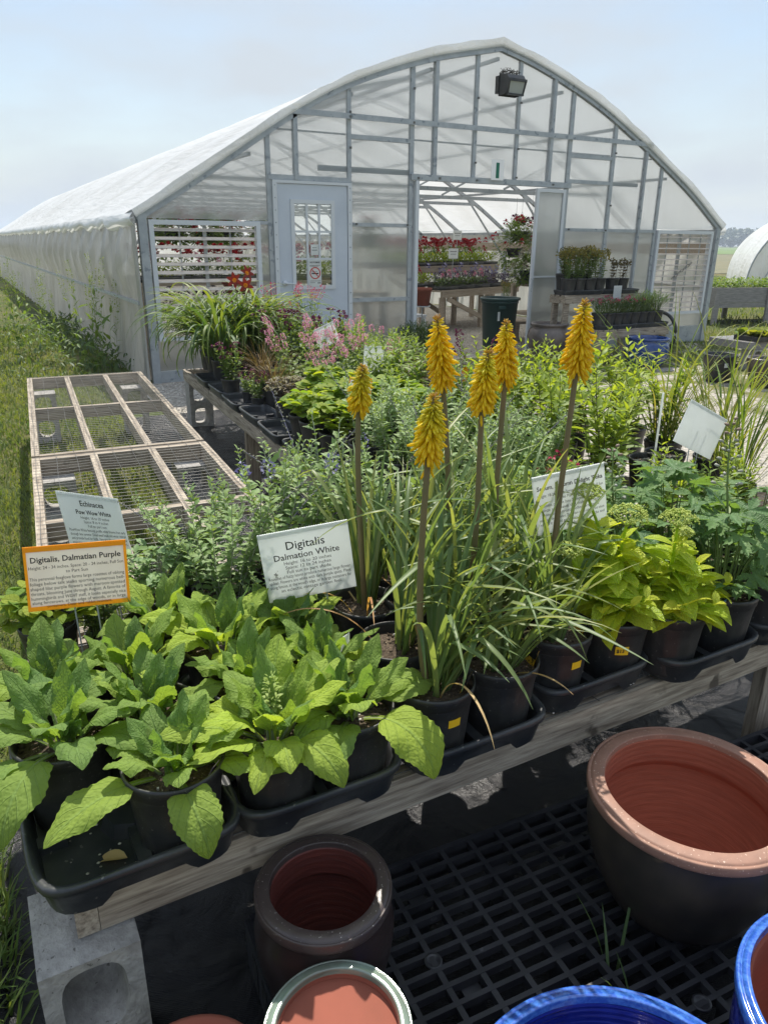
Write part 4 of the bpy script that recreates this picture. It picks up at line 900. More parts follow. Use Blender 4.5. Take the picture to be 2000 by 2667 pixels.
# --- red hot poker
def floret_tpl():
    n, m = 6, 6; t = np.linspace(0, 1, n); r = np.array([0.35,0.62,0.9,1.0,0.95,0.55])*0.080
    a = np.linspace(0, 2*pi, m, endpoint=False); V = np.array([[(r[i]*cos(q), t[i], r[i]*sin(q)) for q in a] for i in range(n)]).reshape(-1,3)
    F = [(i*m+j, i*m+(j+1)%m, (i+1)*m+(j+1)%m, (i+1)*m+j) for i in range(n-1) for j in range(m)] + [((n-1)*m, (n-1)*m+1, (n-1)*m+2, (n-1)*m+3), ((n-1)*m, (n-1)*m+3, (n-1)*m+4, (n-1)*m+5)]
    return V, np.array(F), np.zeros((len(V),2))
FLORET = floret_tpl()
def poker_stalk(base, ctrl, tip0, tip1, seed, green=0.4, Wd=0.034, n=260):
    """stalk from base through ctrl to tip1; bloom between tip0 and tip1"""
    g = np.random.default_rng(seed); base, ctrl, tip0, tip1 = [np.array(p, float) for p in (base, ctrl, tip0, tip1)]; tip0 = tip0 + (tip1-tip0)*0.30
    P = [base]; K = [base, ctrl, tip0, tip1]; t = np.linspace(0, 1, 16)
    ts = np.array([0, 0.38, 0.8, 1.0]); cs = np.array([np.polyval(np.polyfit(ts, [k[c] for k in K], 3), t) for c in range(3)]).T
    st = MB().tube(cs, np.interp(t, [0,0.8,1], [0.0078,0.0062,0.0025]), 10)
    ax = tip1-tip0; Lx = np.linalg.norm(ax); ax /= Lx; e1 = np.cross(ax, [0,1,0.1]); e1 /= np.linalg.norm(e1); e2 = np.cross(ax, e1)
    i = np.arange(n); f = (i+0.5)/n; a = i*2.39996 + g.normal(0, 0.15, n); f2 = f**0.92
    C_ = tip0 + ax*(f2*Lx)[:,None]
    up = np.interp(f2, [0,0.12,0.5,0.8,0.93,1.0], [-1.7,-1.0,-0.66,-0.32,0.25,1.3]); out = np.ones(n)
    ln = np.interp(f2, [0,0.3,0.6,0.85,1.0], [0.040,0.040,0.032,0.019,0.010])*g.uniform(0.78,1.18,n)*Wd/0.034
    D = e1*np.cos(a)[:,None]+e2*np.sin(a)[:,None] + ax*(up+g.normal(0,0.22,n))[:,None] + np.array([0,0,-0.05])
    wd = np.interp(f2, [0,0.6,1.0], [1.0,1.05,1.35])
    Fm = frames(D); Sc = ln[:,None,None]*Fm; Sc[:,:,0] *= wd[:,None]; Sc[:,:,2] *= wd[:,None]
    tn = np.clip(np.interp(f2, [0,0.25,0.6,0.85,0.93,1.0], [0.02,0.15+0.3*green,0.3+0.4*green,0.45+0.35*green,0.9,1.0]) + g.normal(0,0.06,n), 0.001, 1)
    bl = MB().inst(FLORET, Sc, C_, tn)
    for q in range(int(g.integers(1,5))):   # a few hanging loose florets under the bloom
        a = g.uniform(0,6.28); bl.inst(FLORET, scaled(frames([[cos(a)*0.4,sin(a)*0.4,-1.0]]), [0.034]), [tip0-ax*g.uniform(0.005,0.03)], [0.01])
    return ('flower_stalk', st, M['stalk'], [('bloom', bl, M['bloom'])])
def poker(seed, n=44, H=0.5, stalks=(), dry=7, aim=None, up=1.05):
    n = int(n*1.35); g = np.random.default_rng(seed); bl = MB(); a = g.uniform(0, 6.28, n) if aim is None else aim[0]+g.uniform(-1,1,n)*aim[1]; q = 0.035*np.sqrt(g.random(n))
    base = np.column_stack([q*np.cos(a), q*np.sin(a), np.full(n, 0.145)]); Lb = H*g.uniform(0.55, 1.15, n)
    kk = (np.where(g.random(n) < 0.45, g.uniform(0.45, 0.75, n), 2.0), g.uniform(0.5, 1.3, n))
    blades(bl, base, a+g.normal(0,0.35,n), g.uniform(up,1.53,n), Lb, g.uniform(0.0065,0.0145,n), g.uniform(0.25,1.5,n), 14, g.uniform(1.3,2.2,n), 0.30, np.clip(g.normal(0.15,0.22,n),0.001,1), kk)
    out = [('blades', bl, M['blade'], [])]
    if dry:
        d = MB(); a = g.uniform(0,6.28,dry); base = np.column_stack([0.04*np.cos(a), 0.04*np.sin(a), np.full(dry,0.15)])
        blades(d, base, a, g.uniform(0.5,1.2,dry), H*g.uniform(0.35,0.75,dry), 0.005, g.uniform(1.0,2.6,dry), 14, 1.2, 0.3, g.random(dry)); out.append(('dry_blades', d, M['dryblade'], []))
    return out + list(stalks)
# --- sedum
def sedum(seed, stems, n0=26):
    """stems: (dx, dy, height, head radius)"""
    g = np.random.default_rng(seed); lf = MB(); st = MB(); out = []
    tpl = leaf_tpl(0.46, 9, lambda q: np.sin(pi*np.clip(q,0,1)**0.95)**0.75, 0.10, 0.75, m=4, serr=0.06)
    hd = []
    for (dx, dy, h, hr) in stems:
        b = np.array([g.uniform(-0.03,0.03)+dx*0.25, g.uniform(-0.03,0.03)+dy*0.25, 0.145]); e = np.array([dx, dy, h]); t = np.linspace(0,1,7)[:,None]
        P = b*(1-t)+e*t+np.array([dx,dy,0])*(-0.15)*np.sin(pi*t); st.tube(P, np.linspace(0.0055,0.0035,7), 7)
        k = int((h-0.145)/(0.0125 if h > 0.31 else 0.008)); tt = np.linspace(0.34, 0.80 if hr else 1.0, k); PX = np.column_stack([np.interp(tt, t[:,0], P[:,c]) for c in range(3)])
        aa = np.arange(k)*2.1+g.uniform(0,6); ee = np.interp(tt,[0,0.4,1],[0.1,0.15,0.8])+g.normal(0,0.2,k); s_ = np.interp(tt,[0,0.35,0.75,1],[0.10,0.125,0.08,0.04])*g.uniform(0.8,1.15,k)
        lf.inst(tpl, scaled(frames(rdir(ee, aa), g.normal(0,0.3,k)), s_), PX, np.clip(g.uniform(0,0.7,k)*(0.5+tt),0.001,1))
        if hr:
            hb = MB(); m = 420; a = g.uniform(0,6.28,m); q = np.sqrt(g.random(m)); lump = 1+0.10*np.sin(a*4+g.uniform(0,6)); x = hr*q*np.cos(a)*lump; y = hr*q*np.sin(a)*lump
            z = hr*0.85*np.sqrt(np.clip(1-q**2*0.9,0,1)) + 0.004*np.sin(x*260)*np.cos(y*240)
            balls(hb, np.column_stack([x,y,z])+e, g.uniform(0.0017,0.0026,m), g.random(m))
            for r_ in range(11):
                a = r_*2.4; hb.tube([e-[0,0,0.008], e+[hr*0.35*cos(a),hr*0.35*sin(a),hr*0.1], e+[hr*0.7*cos(a),hr*0.7*sin(a),hr*0.40]], [0.0022,0.0016,0.001], 5, 0.3, False)
            hd.append(('flower_head', hb, M['sedhead'], []))
    return [('leaves', lf, M['lime'], []), ('stems', st, M['lime'], [])] + hd
# --- delphinium: lobed palmate leaves
def palm_tpl():
    V = [(0,0,0)]; F = []; uv = [(0.5,0.0)]
    lob = [(-2.2,0.55),(-1.35,0.8),(-0.5,0.95),(0.5,0.95),(1.35,0.8),(2.2,0.55)]; lob = [(-2.1,0.6),(-1.05,0.88),(0,1.0),(1.05,0.88),(2.1,0.6)]
    for a, l in lob:
        k = len(V)
        for (da, q) in ((-0.52,0.30),(-0.40,0.58),(-0.26,0.56),(-0.20,0.84),(-0.09,0.78),(0,1.0),(0.09,0.78),(0.20,0.84),(0.26,0.56),(0.40,0.58),(0.52,0.30)):
            r = l*q; V.append((sin(a+da)*r, cos(a+da)*r+0.0, 0.10*abs(da)*r*2-0.22*r*r)); uv.append((0.5+0.5*sin(a+da)*r, r))
        for i in range(10): F.append((0, k+i+1, k+i, k+i))
    return np.array(V), np.array(F), np.array(uv)
PALM = palm_tpl()
def delphinium(seed, n=26, H=0.30, spires=(), size=0.072):
    g = np.random.default_rng(seed); lf = MB(); st = MB(); out = []
    for i in range(n):
        a = g.uniform(0,6.28); h = 0.15+H*g.uniform(0.15,1.0); o = g.uniform(0.04,0.15)*(1.1-0.5*(h-0.15)/H); e = np.array([o*cos(a), o*sin(a), h])
        b = np.array([0.02*cos(a),0.02*sin(a),0.145]); m = (b+e)/2+np.array([0,0,0.03]); st.tube([b,m,e],[0.0026,0.002,0.0014],5,cap=False)
        lf.inst(PALM, scaled(frames(rdir(np.array([g.uniform(-0.5,0.5)]), np.array([a+g.normal(0,0.5)])), np.array([g.normal(0,0.4)])), [size*g.uniform(0.7,1.2)]), [e], [max(0.001,g.uniform(0,0.5))])
    out = [('leaves', lf, M['delph'], []), ('leaf_stalks', st, M['stemgreen'], [])]
    for (dx, dy, h) in spires:
        sb = MB(); bud = MB(); t = np.linspace(0,1,9); P = np.column_stack([dx*t+0.01*np.sin(t*6), dy*t, 0.145+(h-0.145)*t]); sb.tube(P, np.linspace(0.0045,0.0018,9), 7)
        k = 22; tt = np.linspace(0.62,1,k); PX = np.column_stack([np.interp(tt,t,P[:,c]) for c in range(3)]); aa = np.arange(k)*2.4; q = 0.035*(1.15-tt)*2.2+0.006
        E = PX+np.column_stack([q*np.cos(aa),q*np.sin(aa),0.012+0*q])*0.8
        for p_, e_ in zip(PX, E): sb.tube([p_, (p_+e_)/2-[0,0,0.003], e_], 0.0011, 4, cap=False)
        Fm = frames(rdir(0.2+0*aa, aa)); Sc = Fm*0.0048; Sc[:,:,1] *= 1.9; bud.inst(BALL, Sc, E, 0.2+0.8*(tt>0.9))
        k = 12; tt = np.linspace(0.2,0.7,k); PX = np.column_stack([np.interp(tt,t,P[:,c]) for c in range(3)]); aa = np.arange(k)*2.2
        sb.inst(LEAF_L, scaled(frames(rdir(0.5+0*aa, aa)), 0.05+0*aa), PX, 0.1)
        out.append(('flower_spire', sb, M['stemgreen'], [('buds', bud, M['silver'])]))
    return out
def clump(seed, n, H, R_, tpl, size, lm, sm, z0=0.145, el=(-0.1,0.6), ty=0.4, tri=1):
    """leaves on thin stalks, dome shaped"""
    g = np.random.default_rng(seed); lf = MB(); st = MB()
    a = g.uniform(0,6.28,n); q = R_*np.sqrt(g.random(n)); h = z0+H*(0.35+0.65*np.sqrt(np.clip(1-(q/R_)**2*0.8,0,1)))*g.uniform(0.55,1.05,n)
    E = np.column_stack([q*np.cos(a), q*np.sin(a), h])
    for i in range(n):
        if i % 2: st.tube([(0.02*cos(a[i]),0.02*sin(a[i]),z0), (E[i]*[0.55,0.55,0.8]), E[i]], 0.0016, 4, cap=False)
    for k in range(tri):
        lf.inst(tpl, scaled(frames(rdir(g.uniform(el[0],el[1],n), a+g.normal(0,0.5,n)+(k-(tri-1)/2)*1.25), g.normal(0,0.3,n)), size*g.uniform(0.7,1.25,n)), E, np.clip(g.uniform(-0.1,ty*1.4,n),0.001,1))
    return [('foliage', lf, lm, []), ('leaf_stalks', st, sm, [])]
def grassy(seed, n, H, w, m, spread=0.04, el=(0.9,1.5), dr=(0.4,1.6), pw=(1.3,2.4), ty=(0.25,0.25), z0=0.145, seg=12, name='blades', side=0.0):
    g = np.random.default_rng(seed); mb = MB(); a = g.uniform(0,6.28,n); q = spread*np.sqrt(g.random(n))
    blades(mb, np.column_stack([q*np.cos(a),q*np.sin(a),np.full(n,z0)]), a+g.normal(0,0.4,n), g.uniform(*el,n), H*g.uniform(0.55,1.1,n), w*g.uniform(0.7,1.15,n), g.uniform(*dr,n), seg, g.uniform(*pw,n), 0.25, np.clip(g.normal(*ty,n),0.001,1), side=side)
    return [(name, mb, m, [])]
# ------------------------------------------------------------------ front bench plants
def loc_pot(u, v): 
    u = np.interp(u, [0.045,0.215,0.375,0.548,0.735,0.905,1.085,1.262,1.435,1.605,1.79,1.97,2.5],[0.035,0.200,0.392,0.552,0.75,0.929,1.13,1.325,1.475,1.68,1.855,2.045,2.6]); v = np.interp(v, [0.085,0.125,0.262,0.30,0.436,0.5,0.62],[0.03,0.085,0.212,0.265,0.39,0.45,0.57])
    p = FB_(u, v, ZB+0.014); return (float(p[0]), float(p[1]), float(p[2]))
def tag_part(parent, m, loc, rz, w=0.022, h=0.06, tilt=0.35, name='plant_tag', z=0.13, extra=None):
    mb = MB(); mb.box((-w/2,-0.0006,0),(w/2,0.0006,h)); o = part(name, mb, m, parent, False); o.location = (loc[0], loc[1], z); o.rotation_euler = (tilt,0,rz); 
    if extra: e = part('tag_print', extra, M['ink'], o, False)
    return o
def sticker(parent, ang, z=0.105, r=0.0852, w=0.030, h=0.020, text=None):
    mb = MB(); n = 8; t = np.linspace(-w/2/r, w/2/r, n)+ang; rr = r*0.97
    G = np.array([[(rr*cos(a)*(1+0.02*(k)), rr*sin(a)*(1+0.02*k), z+h*k) for a in t] for k in (0,1)]); mb.grid(G)
    o = part('price_sticker', mb, M['yellow'], parent, False)
    if text:
        tb = text_bm([(text, 0, 0.0, 0.0125, 'CENTER', 0.0001)], 0.0); V = tb.V[0]; tb.V = []
        x = V[:,0].copy(); zz = V[:,2].copy(); a = ang+x/rr; q = (rr+0.0008)*(1+0.02*(zz+0.005)/h)
        mb2 = MB(); 
    return o
fspec = [ # u, v, seed, size, yellow, label, bud, special leaves (az, el, L, w, droop, tint)
 (0.215,0.088,1,1.0,0.30,'potted foxglove with a lilac tag, alone at the front of the corner tray',False,((radians(-92),0.35,0.20,0.085,2.1,0.55),(radians(-165),0.30,0.23,0.09,0.9,0.6),(radians(-20),0.35,0.20,0.09,1.0,0.5))),
 (0.045,0.255,2,1.12,0.18,'large dark foxglove at the left end, in front of the orange edged sign',False,((radians(-125),0.45,0.24,0.10,1.7,0.45),(radians(-150),0.3,0.22,0.095,0.8,0.3),(radians(-40),0.6,0.2,0.095,1.2,0.3))),
 (0.375,0.090,3,1.2,0.95,'lime green foxglove with a flower bud and green tag, second along the front',True,((radians(-72),0.6,0.20,0.085,1.9,0.75),(radians(-150),0.6,0.20,0.085,1.0,0.85),(radians(-115),0.55,0.17,0.065,1.2,0.8),(radians(170),0.6,0.21,0.085,0.8,0.8),(radians(20),0.85,0.20,0.085,0.7,0.7),(radians(70),1.0,0.20,0.08,0.5,0.7))),
 (0.548,0.088,4,1.08,0.35,'foxglove with a big drooping yellow leaf, left of the first red hot poker',False,((radians(-62),0.45,0.24,0.11,2.0,0.85),(radians(-125),0.5,0.18,0.08,1.2,0.3),(radians(-10),0.5,0.20,0.09,1.1,0.5))),
 (0.215,0.262,5,1.0,0.35,'foxglove behind the lilac tagged pot in the corner tray',False,()),
 (0.045,0.430,6,1.05,0.35,'foxglove directly under the orange edged sign at the left end',False,((radians(175),0.5,0.2,0.08,0.6,0.9),)),
 (0.215,0.435,7,1.0,0.5,'foxglove right of the orange edged sign stakes, back row',False,()),
 (0.392,0.262,8,0.95,0.45,'foxglove behind the lime green one with the bud',False,()),
 (0.560,0.262,9,0.95,0.40,'foxglove in front of the white foxglove sign stakes',False,()),
 (0.385,0.440,10,1.2,0.85,'bright yellow green foxglove left of the white foxglove sign, back row',False,()),
 (0.560,0.440,11,0.98,0.5,'foxglove behind the white foxglove sign, back row',False,()),
 (0.30,0.62,12,1.05,0.7,'yellowish foxglove farthest back beside the wire bench end',False,())]
for (u, v, sd2, sz, yt, lb, bud, sp) in fspec:
    t = build('potted_foxglove', lb, 'potted foxglove', foxglove(sd2, 13 if v < 0.2 else 14, sz*(0.89 if v < 0.2 else 0.93), 6, bud, min(1,yt*1.25), sp), loc_pot(u, v), 0.0, 'foxgloves on the front bench')
    if sd2 == 1: tag_part(t, mat('lilac tag',(0.42,0.30,0.52),rough=0.5), (0.048,-0.03), 0.75, 0.020, 0.052, 0.5, extra=text_bm([('PERENNIAL',0,0.035,0.0035,'CENTER',0),('DIGITALIS',0,0.028,0.0035,'CENTER',0),('# 1 POT',0,0.021,0.0035,'CENTER',0)],0.0012))
    if sd2 == 3: tag_part(t, mat('green tag',(0.05,0.35,0.10),rough=0.5), (-0.035,-0.055), 0.3, 0.020, 0.055, 0.2, extra=text_bm([('IV',0,0.038,0.008,'CENTER',0)],0.0012))
g = np.random.default_rng(91); db = MB(); n_ = 420
x = g.uniform(0.0,1.8,n_); y = g.uniform(1.09,1.5,n_); db.inst(BALL, scaled(np.broadcast_to(np.diag([1,0.7,0.5]),(n_,3,3)), g.uniform(0.0012,0.004,n_)), np.column_stack([x,y,np.full(n_,ZB+0.018)]), g.random(n_))
struct('spilled_compost', db, M['soil2'], kind='stuff', label='crumbs of spilled compost in the black trays')
fl_ = [(0.055,1.09,0.02),(0.50,1.085,1.1),(0.80,1.07,2.0),(0.10,1.12,2.6),(0.33,1.10,0.5)]
tp_ = leaf_tpl(0.4, 7, None, 0.25, 0.9, m=4)
for i, (x, y, a) in enumerate(fl_):
    o = single('fallen_leaf', MB().inst(tp_, scaled(frames([[cos(a),sin(a),0.12]]), [0.042+0.008*i]), [[0,0,0]], 0.6), M['dryblade'], ('dry leaf lying in the empty slot of the corner tray','dry leaf caught beside the foxglove with the drooping leaf','dry leaf under the lowest red hot poker','crumpled brown leaf at the back of the corner tray','brown leaf between the first two trays')[i], 'fallen leaf', None); o.location = (x, y, ZB+0.022)
# pokers
def wl(p, base): return tuple(np.array(p)-np.array(base))
pk = [ # u,v,seed, H, n, label, stalk(world: ctrl, bl, tip), green
 (0.735,0.088,21,0.44,36,'red hot poker with the lowest bloom, front pot with a crumpled picture tag',((0.722,1.15,0.88),(0.730,1.15,1.145),(0.740,1.15,1.292)),0.75,0.034),
 (0.905,0.092,22,0.40,32,'flowerless red hot poker in the front row, right of the lowest bloom',None,0,0),
 (1.085,0.125,23,0.42,40,'red hot poker with the tallest and rightmost bloom',((1.155,1.24,0.87),(1.180,1.25,1.245),(1.187,1.25,1.442)),0.1,0.036),
 (0.905,0.436,24,0.56,26,'red hot poker with the high thick bloom on a curved stalk',((0.985,1.45,0.90),(0.963,1.45,1.205),(0.936,1.45,1.40)),0.1,0.037),
 (0.905,0.262,25,0.52,26,'red hot poker with the leaning bloom between two taller ones',((0.950,1.28,0.93),(0.945,1.28,1.20),(0.958,1.28,1.345)),0.6,0.034),
 (1.085,0.298,26,0.52,32,'red hot poker with the straight bloom right of centre',((1.058,1.35,0.935),(1.064,1.35,1.235),(1.055,1.35,1.395)),0.15,0.033),
 (0.775,0.47,27,0.48,22,'red hot poker with the smallest greenish bloom at the left',((0.762,1.50,0.95),(0.757,1.50,1.178),(0.773,1.50,1.295)),0.9,0.030),
 (0.745,0.262,28,0.46,20,'flowerless red hot poker in the back row behind the leaning bloom',None,0,0),
 (1.085,0.470,29,0.52,26,'flowerless red hot poker at the back near the autumn stonecrop sign',None,0,0)]
tagm = mat('picture tag', (0.60,0.36,0.03), (0.02,0.02,0.02), rough=0.35, scale=70, contrast=(0.52,0.60))
for (u, v, sd2, H, n, lb, stl, gr, bw) in pk:
    b = loc_pot(u, v); st_ = []
    if stl:
        base = (b[0]+(stl[0][0]-b[0])*0.15, b[1]+(stl[0][1]-b[1])*0.15, b[2]+0.14); st_ = [poker_stalk(wl(base,b), wl(stl[0],b), wl(stl[1],b), wl(stl[2],b), sd2, gr, bw, 260)]
    if sd2 == 24: b2 = None
    t = build('red_hot_poker', lb, 'red hot poker', poker(sd2, n, H, st_, 3, {21:(-0.5,1.6),24:(0.3,1.3),27:(0.8,1.0),28:(-0.3,1.3),23:(2.2,2.4),22:(-1.0,2.6)}.get(sd2), {23:1.25,26:1.25,29:1.3,27:1.25,24:1.15,28:1.2}.get(sd2,1.05)), b, 0, 'red hot pokers on the front bench')
    if sd2 in (21,22,23):
        pt = tag_part(t, tagm, ((0.050,-0.030),(0.062,-0.022),(0.062,-0.01))[sd2-21], (0.6,1.5,1.6)[sd2-21], 0.034, 0.062, 0.35, z=0.135, name='picture_tag')
        part('tag_top', MB().box((-0.017,-0.0012,0.034),(0.017,0.0012,0.062)), M['ink'], pt, False)
        sticker(t, radians(-88 if sd2 != 22 else -60)) if sd2 != 22 else None
# sedums
b = loc_pot(1.262, 0.122)
def hl(x, y, z, r): return (x-b[0], y-b[1], z-b[2], r)
sed1 = build('potted_stonecrop', 'lime stonecrop with green flower heads in the pot with the $13.95 sticker', 'potted stonecrop', sedum(31, [hl(1.290,1.28,0.965,0.040), hl(1.327,1.18,0.925,0.052), hl(1.165,1.20,0.865,0.036), (0.10,-0.04,0.27,0), (-0.11,-0.03,0.26,0), (0.0,-0.09,0.25,0), (0.07,0.07,0.30,0), (-0.06,0.06,0.29,0), (-0.05,-0.09,0.24,0), (0.02,0.02,0.33,0)]), b, 0, 'stonecrops on the front bench')
so_ = None
sticker(sed1, radians(-118), 0.095, w=0.034, h=0.024)
tx = part('price', text_bm([('$13', -0.004, 0.0, 0.013, 'CENTER', 0.0003), ('95', 0.011, 0.005, 0.007, 'CENTER', 0.0002)]), M['ink'], sed1, False)
aa = radians(-118); tx.location = (0.0848*cos(aa), 0.0848*sin(aa), 0.103); tx.rotation_euler = (0.0, 0, aa+pi/2)
b = loc_pot(1.435, 0.088)
build('potted_stonecrop', 'lime stonecrop leaning over its pot, right of the priced one', 'potted stonecrop', sedum(32, [hl(1.462,1.14,0.91,0.044), hl(1.50,1.15,0.87,0.026), (0.11,-0.07,0.24,0), (-0.06,-0.09,0.23,0), (0.03,-0.03,0.30,0), (0.12,0.03,0.25,0), (0.02,-0.11,0.22,0), (-0.08,0.02,0.28,0)]), b, 0, 'stonecrops on the front bench')
# delphiniums
M['bluetag'] = mat('blue tag', (0.10,0.38,0.62), rough=0.5)
dl = [(1.605,0.090,41,26,0.26,((0.09,0.12,0.60),),'delphinium with a blue tag and a budded spire, right of the stonecrops'),(1.79,0.088,42,24,0.24,((0.1,0.05,0.44),),'delphinium in the front row with two leafy pots on its left'),(1.97,0.09,43,22,0.26,(),'delphinium farthest right in the front row'),
      (1.44,0.275,44,26,0.30,((0.02,0.08,0.52),),'delphinium directly behind the leaning stonecrop'),(1.62,0.275,45,26,0.30,(),'delphinium behind the blue tagged one, second row'),(1.80,0.275,46,24,0.24,(),'delphinium in the second row below the blank white sign'),(1.98,0.275,47,22,0.2,(),'delphinium in the second row at the right edge'),
      (1.44,0.45,48,24,0.27,(),'delphinium in the third row beside the autumn stonecrop sign'),(1.63,0.46,49,24,0.28,(),'delphinium in the third row in front of the blank white sign'),(1.27,0.30,50,22,0.22,(),'delphinium behind the priced stonecrop')]
for u, v, sd2, n, H, sp, lb in dl:
    t = build('potted_delphinium', lb, 'potted delphinium', delphinium(sd2, n, H, sp), loc_pot(u, v), 0, 'delphiniums at the right of the front bench')
    if sd2 == 41: tag_part(t, M['bluetag'], (-0.055,-0.045), 0.2, 0.016, 0.035, 0.1, z=0.14, extra=text_bm([('II',0,0.012,0.010,'CENTER',0)],0.0012))
    if sd2 == 42: tag_part(t, M['bluetag'], (-0.05,-0.02), 0.2, 0.014, 0.03, 0.1, z=0.14)
# ------------------------------------------------------------------ reusable perennials: build one of each variant, then copy
def sageP(seed, H=0.36, n=15, sp=0.5):
    tf = lambda tips, g: spike_flowers('violet_spike', M['violet'], 0.05, 0.012, 36, 0.004, 0.08)(tips, g) if sp else []
    (o, tips) = stemplant(seed, n, H, 0.055, 0.42, 0.036, LEAF_S, M['sage'], M['sagestem'], 0.0125, 2, el=0.25, r=0.0022, leaf0=0.05, tipf=tf, whorl=pi/2, big=0.7)
    g = np.random.default_rng(seed+9); wb = MB()
    for i in range(2):
        a = g.uniform(2.2, 4.2); L_ = g.uniform(0.20, 0.34); t = np.linspace(0,1,14); P = np.column_stack([0.05*cos(a)+L_*0.65*cos(a)*t, 0.05*sin(a)+L_*0.65*sin(a)*t, 0.28+L_*0.9*t-0.05*t*t]); wb.tube(P, np.linspace(0.0016,0.0007,14), 4, cap=False)
        k = 46; tt = np.repeat(np.linspace(0.25,1,k//2),2); PX = np.column_stack([np.interp(tt,t,P[:,c]) for c in range(3)])+g.normal(0,0.004,(len(tt),3)); balls(wb, PX, g.uniform(0.0015,0.003,len(tt)), 0.5)
    return o + [('wiry_flower_spikes', wb, leafm('grey violet spike',(0.20,0.19,0.27),tl=0.05) if 'gv' not in M else M['gv'], [])]
M['gv'] = leafm('grey violet spike', (0.20,0.19,0.27), tl=0.05)
def phlox(seed, lm='mid', sm='stemdark', H=0.42, ll=0.075, n=13, tpl=LEAF_L, lean=0.35, step=0.026, tf=None, per=2, ty=0.35, whorl=pi/2, spread=0.05, el=0.35, jit=0.25, big=0.6):
    return stemplant(seed, n, H, spread, lean, ll, tpl, M[lm], M[sm], step, per, el=el, leaf0=0.08, tipf=tf, ty=ty, whorl=whorl, jit=jit, big=big)[0]
PROTO = {}
ORD = ['first','second','third','fourth','fifth','sixth','seventh','eighth','ninth','tenth']
def rowlab(pts, base, gap=0.10):
    idx = sorted(range(len(pts)), key=lambda i: pts[i][1]); rows = []
    for i in idx:
        if rows and pts[i][1]-pts[rows[-1][0]][1] < gap: rows[-1].append(i)
        else: rows.append([i])
    out = ['']*len(pts)
    for k, rw in enumerate(rows):
        rw.sort(key=lambda i: pts[i][0])
        for j, i in enumerate(rw):
            rk = 'nearest row' if k == 0 else ('farthest row' if k == len(rows)-1 else ORD[k]+' row')
            if len(rows) == 1: out[i] = '%s, %s from left' % (base, ORD[j])
            else: out[i] = '%s, %s' % (base, ('alone in the '+rk) if len(rw) == 1 else (ORD[j]+' from left in the '+rk))
    return out
def species(key, fn, variants, nm, cat, group):
    PROTO[key] = [dict(fn=fn, seed=s_, root=None, nm=nm, cat=cat, group=group) for s_ in variants]
def place(key, i, x, y, z, label, rz=None, sc=1.0, group=None):
    d = PROTO[key][i % len(PROTO[key])]
    rz = R.uniform(0, 6.28) if rz is None else rz
    if d['root'] is None:
        d['root'] = build(d['nm'], label, d['cat'], d['fn'](d['seed']), (x,y,z), rz, group or d['group'], lo=True); d['root'].scale = (sc,)*3; refresh(); return d['root']
    return dup(d['root'], (x,y,z), rz, sc, label, group or d['group'])
species('sage', lambda s: sageP(s), (61,62,63), 'potted_sage', 'potted sage', 'russian sages in black pots')
species('sagefine', lambda s: sageP(s, 0.30, 17, 0), (64,65), 'potted_sage', 'potted sage', 'russian sages in black pots')
species('darkstem', lambda s: phlox(s,'fresh','stemdark',0.56,0.100,9,LEAF_L,0.24,0.034,ty=0.6,el=0.35), (71,72,73), 'dark_stemmed_perennial', 'potted plant', 'dark stemmed perennials right of the pokers')
species('phlox', lambda s: phlox(s,'fresh','stemgreen',0.44,0.085,14), (81,82), 'potted_perennial', 'potted plant', 'bushy green perennials on the aisle bench')
species('darkphlox', lambda s: phlox(s,'mid','stemdark',0.42,0.080,14), (83,84), 'potted_perennial', 'potted plant', 'bushy green perennials on the aisle bench')
species('bronze', lambda s: phlox(s,'bronze','stemdark',0.44,0.080,9), (85,), 'bronze_leaved_perennial', 'potted plant', 'bronze leaved perennials')
species('straw', lambda s: clump(s, 52, 0.16, 0.115, LEAF_R, 0.052, M['limeleaf'], M['stemgreen'], tri=3), (91,92,93), 'potted_strawberry', 'potted strawberry', 'lime leaved strawberry pots along the aisle edge')
def stachys(s):
    tf = spike_flowers('pink_flower_spike', M['pink'], 0.055, 0.014, 75, 0.0052, 0.55)
    return clump(s, 40, 0.10, 0.10, LEAF_O, 0.075, M['mid'], M['stemgreen']) + phlox(s,'mid','stemgreen',0.42,0.045,11,LEAF_O,0.45,0.05,tf)
species('stachys', stachys, (101,102), 'pink_betony', 'potted betony', 'pink betonies on the aisle bench')
species('monarda', lambda s: phlox(s,'mid','stemgreen',0.36,0.06,13,LEAF_O,0.4,0.028,spike_flowers('wine_flower_head', M['wine'], 0.02, 0.022, 50, 0.008, 0.8)), (111,), 'wine_bee_balm', 'potted bee balm', 'wine red bee balms')
species('penstemon', lambda s: phlox(s,'mid','stemgreen',0.50,0.06,6,LEAF_L,0.25,0.04,spike_flowers('coral_flower_spike', M['coral'], 0.11, 0.018, 60, 0.0065, 0.5)), (121,), 'coral_beardtongue', 'potted beardtongue', 'coral flowered beardtongues')
species('artemisia', lambda s: clump(s, 150, 0.17, 0.12, LEAF_S, 0.045, M['sage'], M['sagestem'], tri=2, ty=0.2) , (131,), 'feathery_perennial', 'potted plant', 'feathery grey green pots')
species('dianthus', lambda s: clump(s, 130, 0.15, 0.11, LEAF_N, 0.06, M['sage'], M['stemgreen'], el=(0.2,1.3)) + phlox(s,'sage','stemgreen',0.20,0.03,10,LEAF_N,0.4,0.03,spike_flowers('magenta_flower', M['coral'], 0.006, 0.008, 9, 0.009, 0.7)), (141,), 'potted_pink', 'potted pinks', 'pinks in black pots')
species('iris', lambda s: grassy(s, 60, 0.42, 0.006, M['blade'], 0.05, (1.1,1.55), (0.1,1.2)), (151,152), 'narrow_leaved_iris', 'potted iris', 'narrow leaved irises behind the pokers')
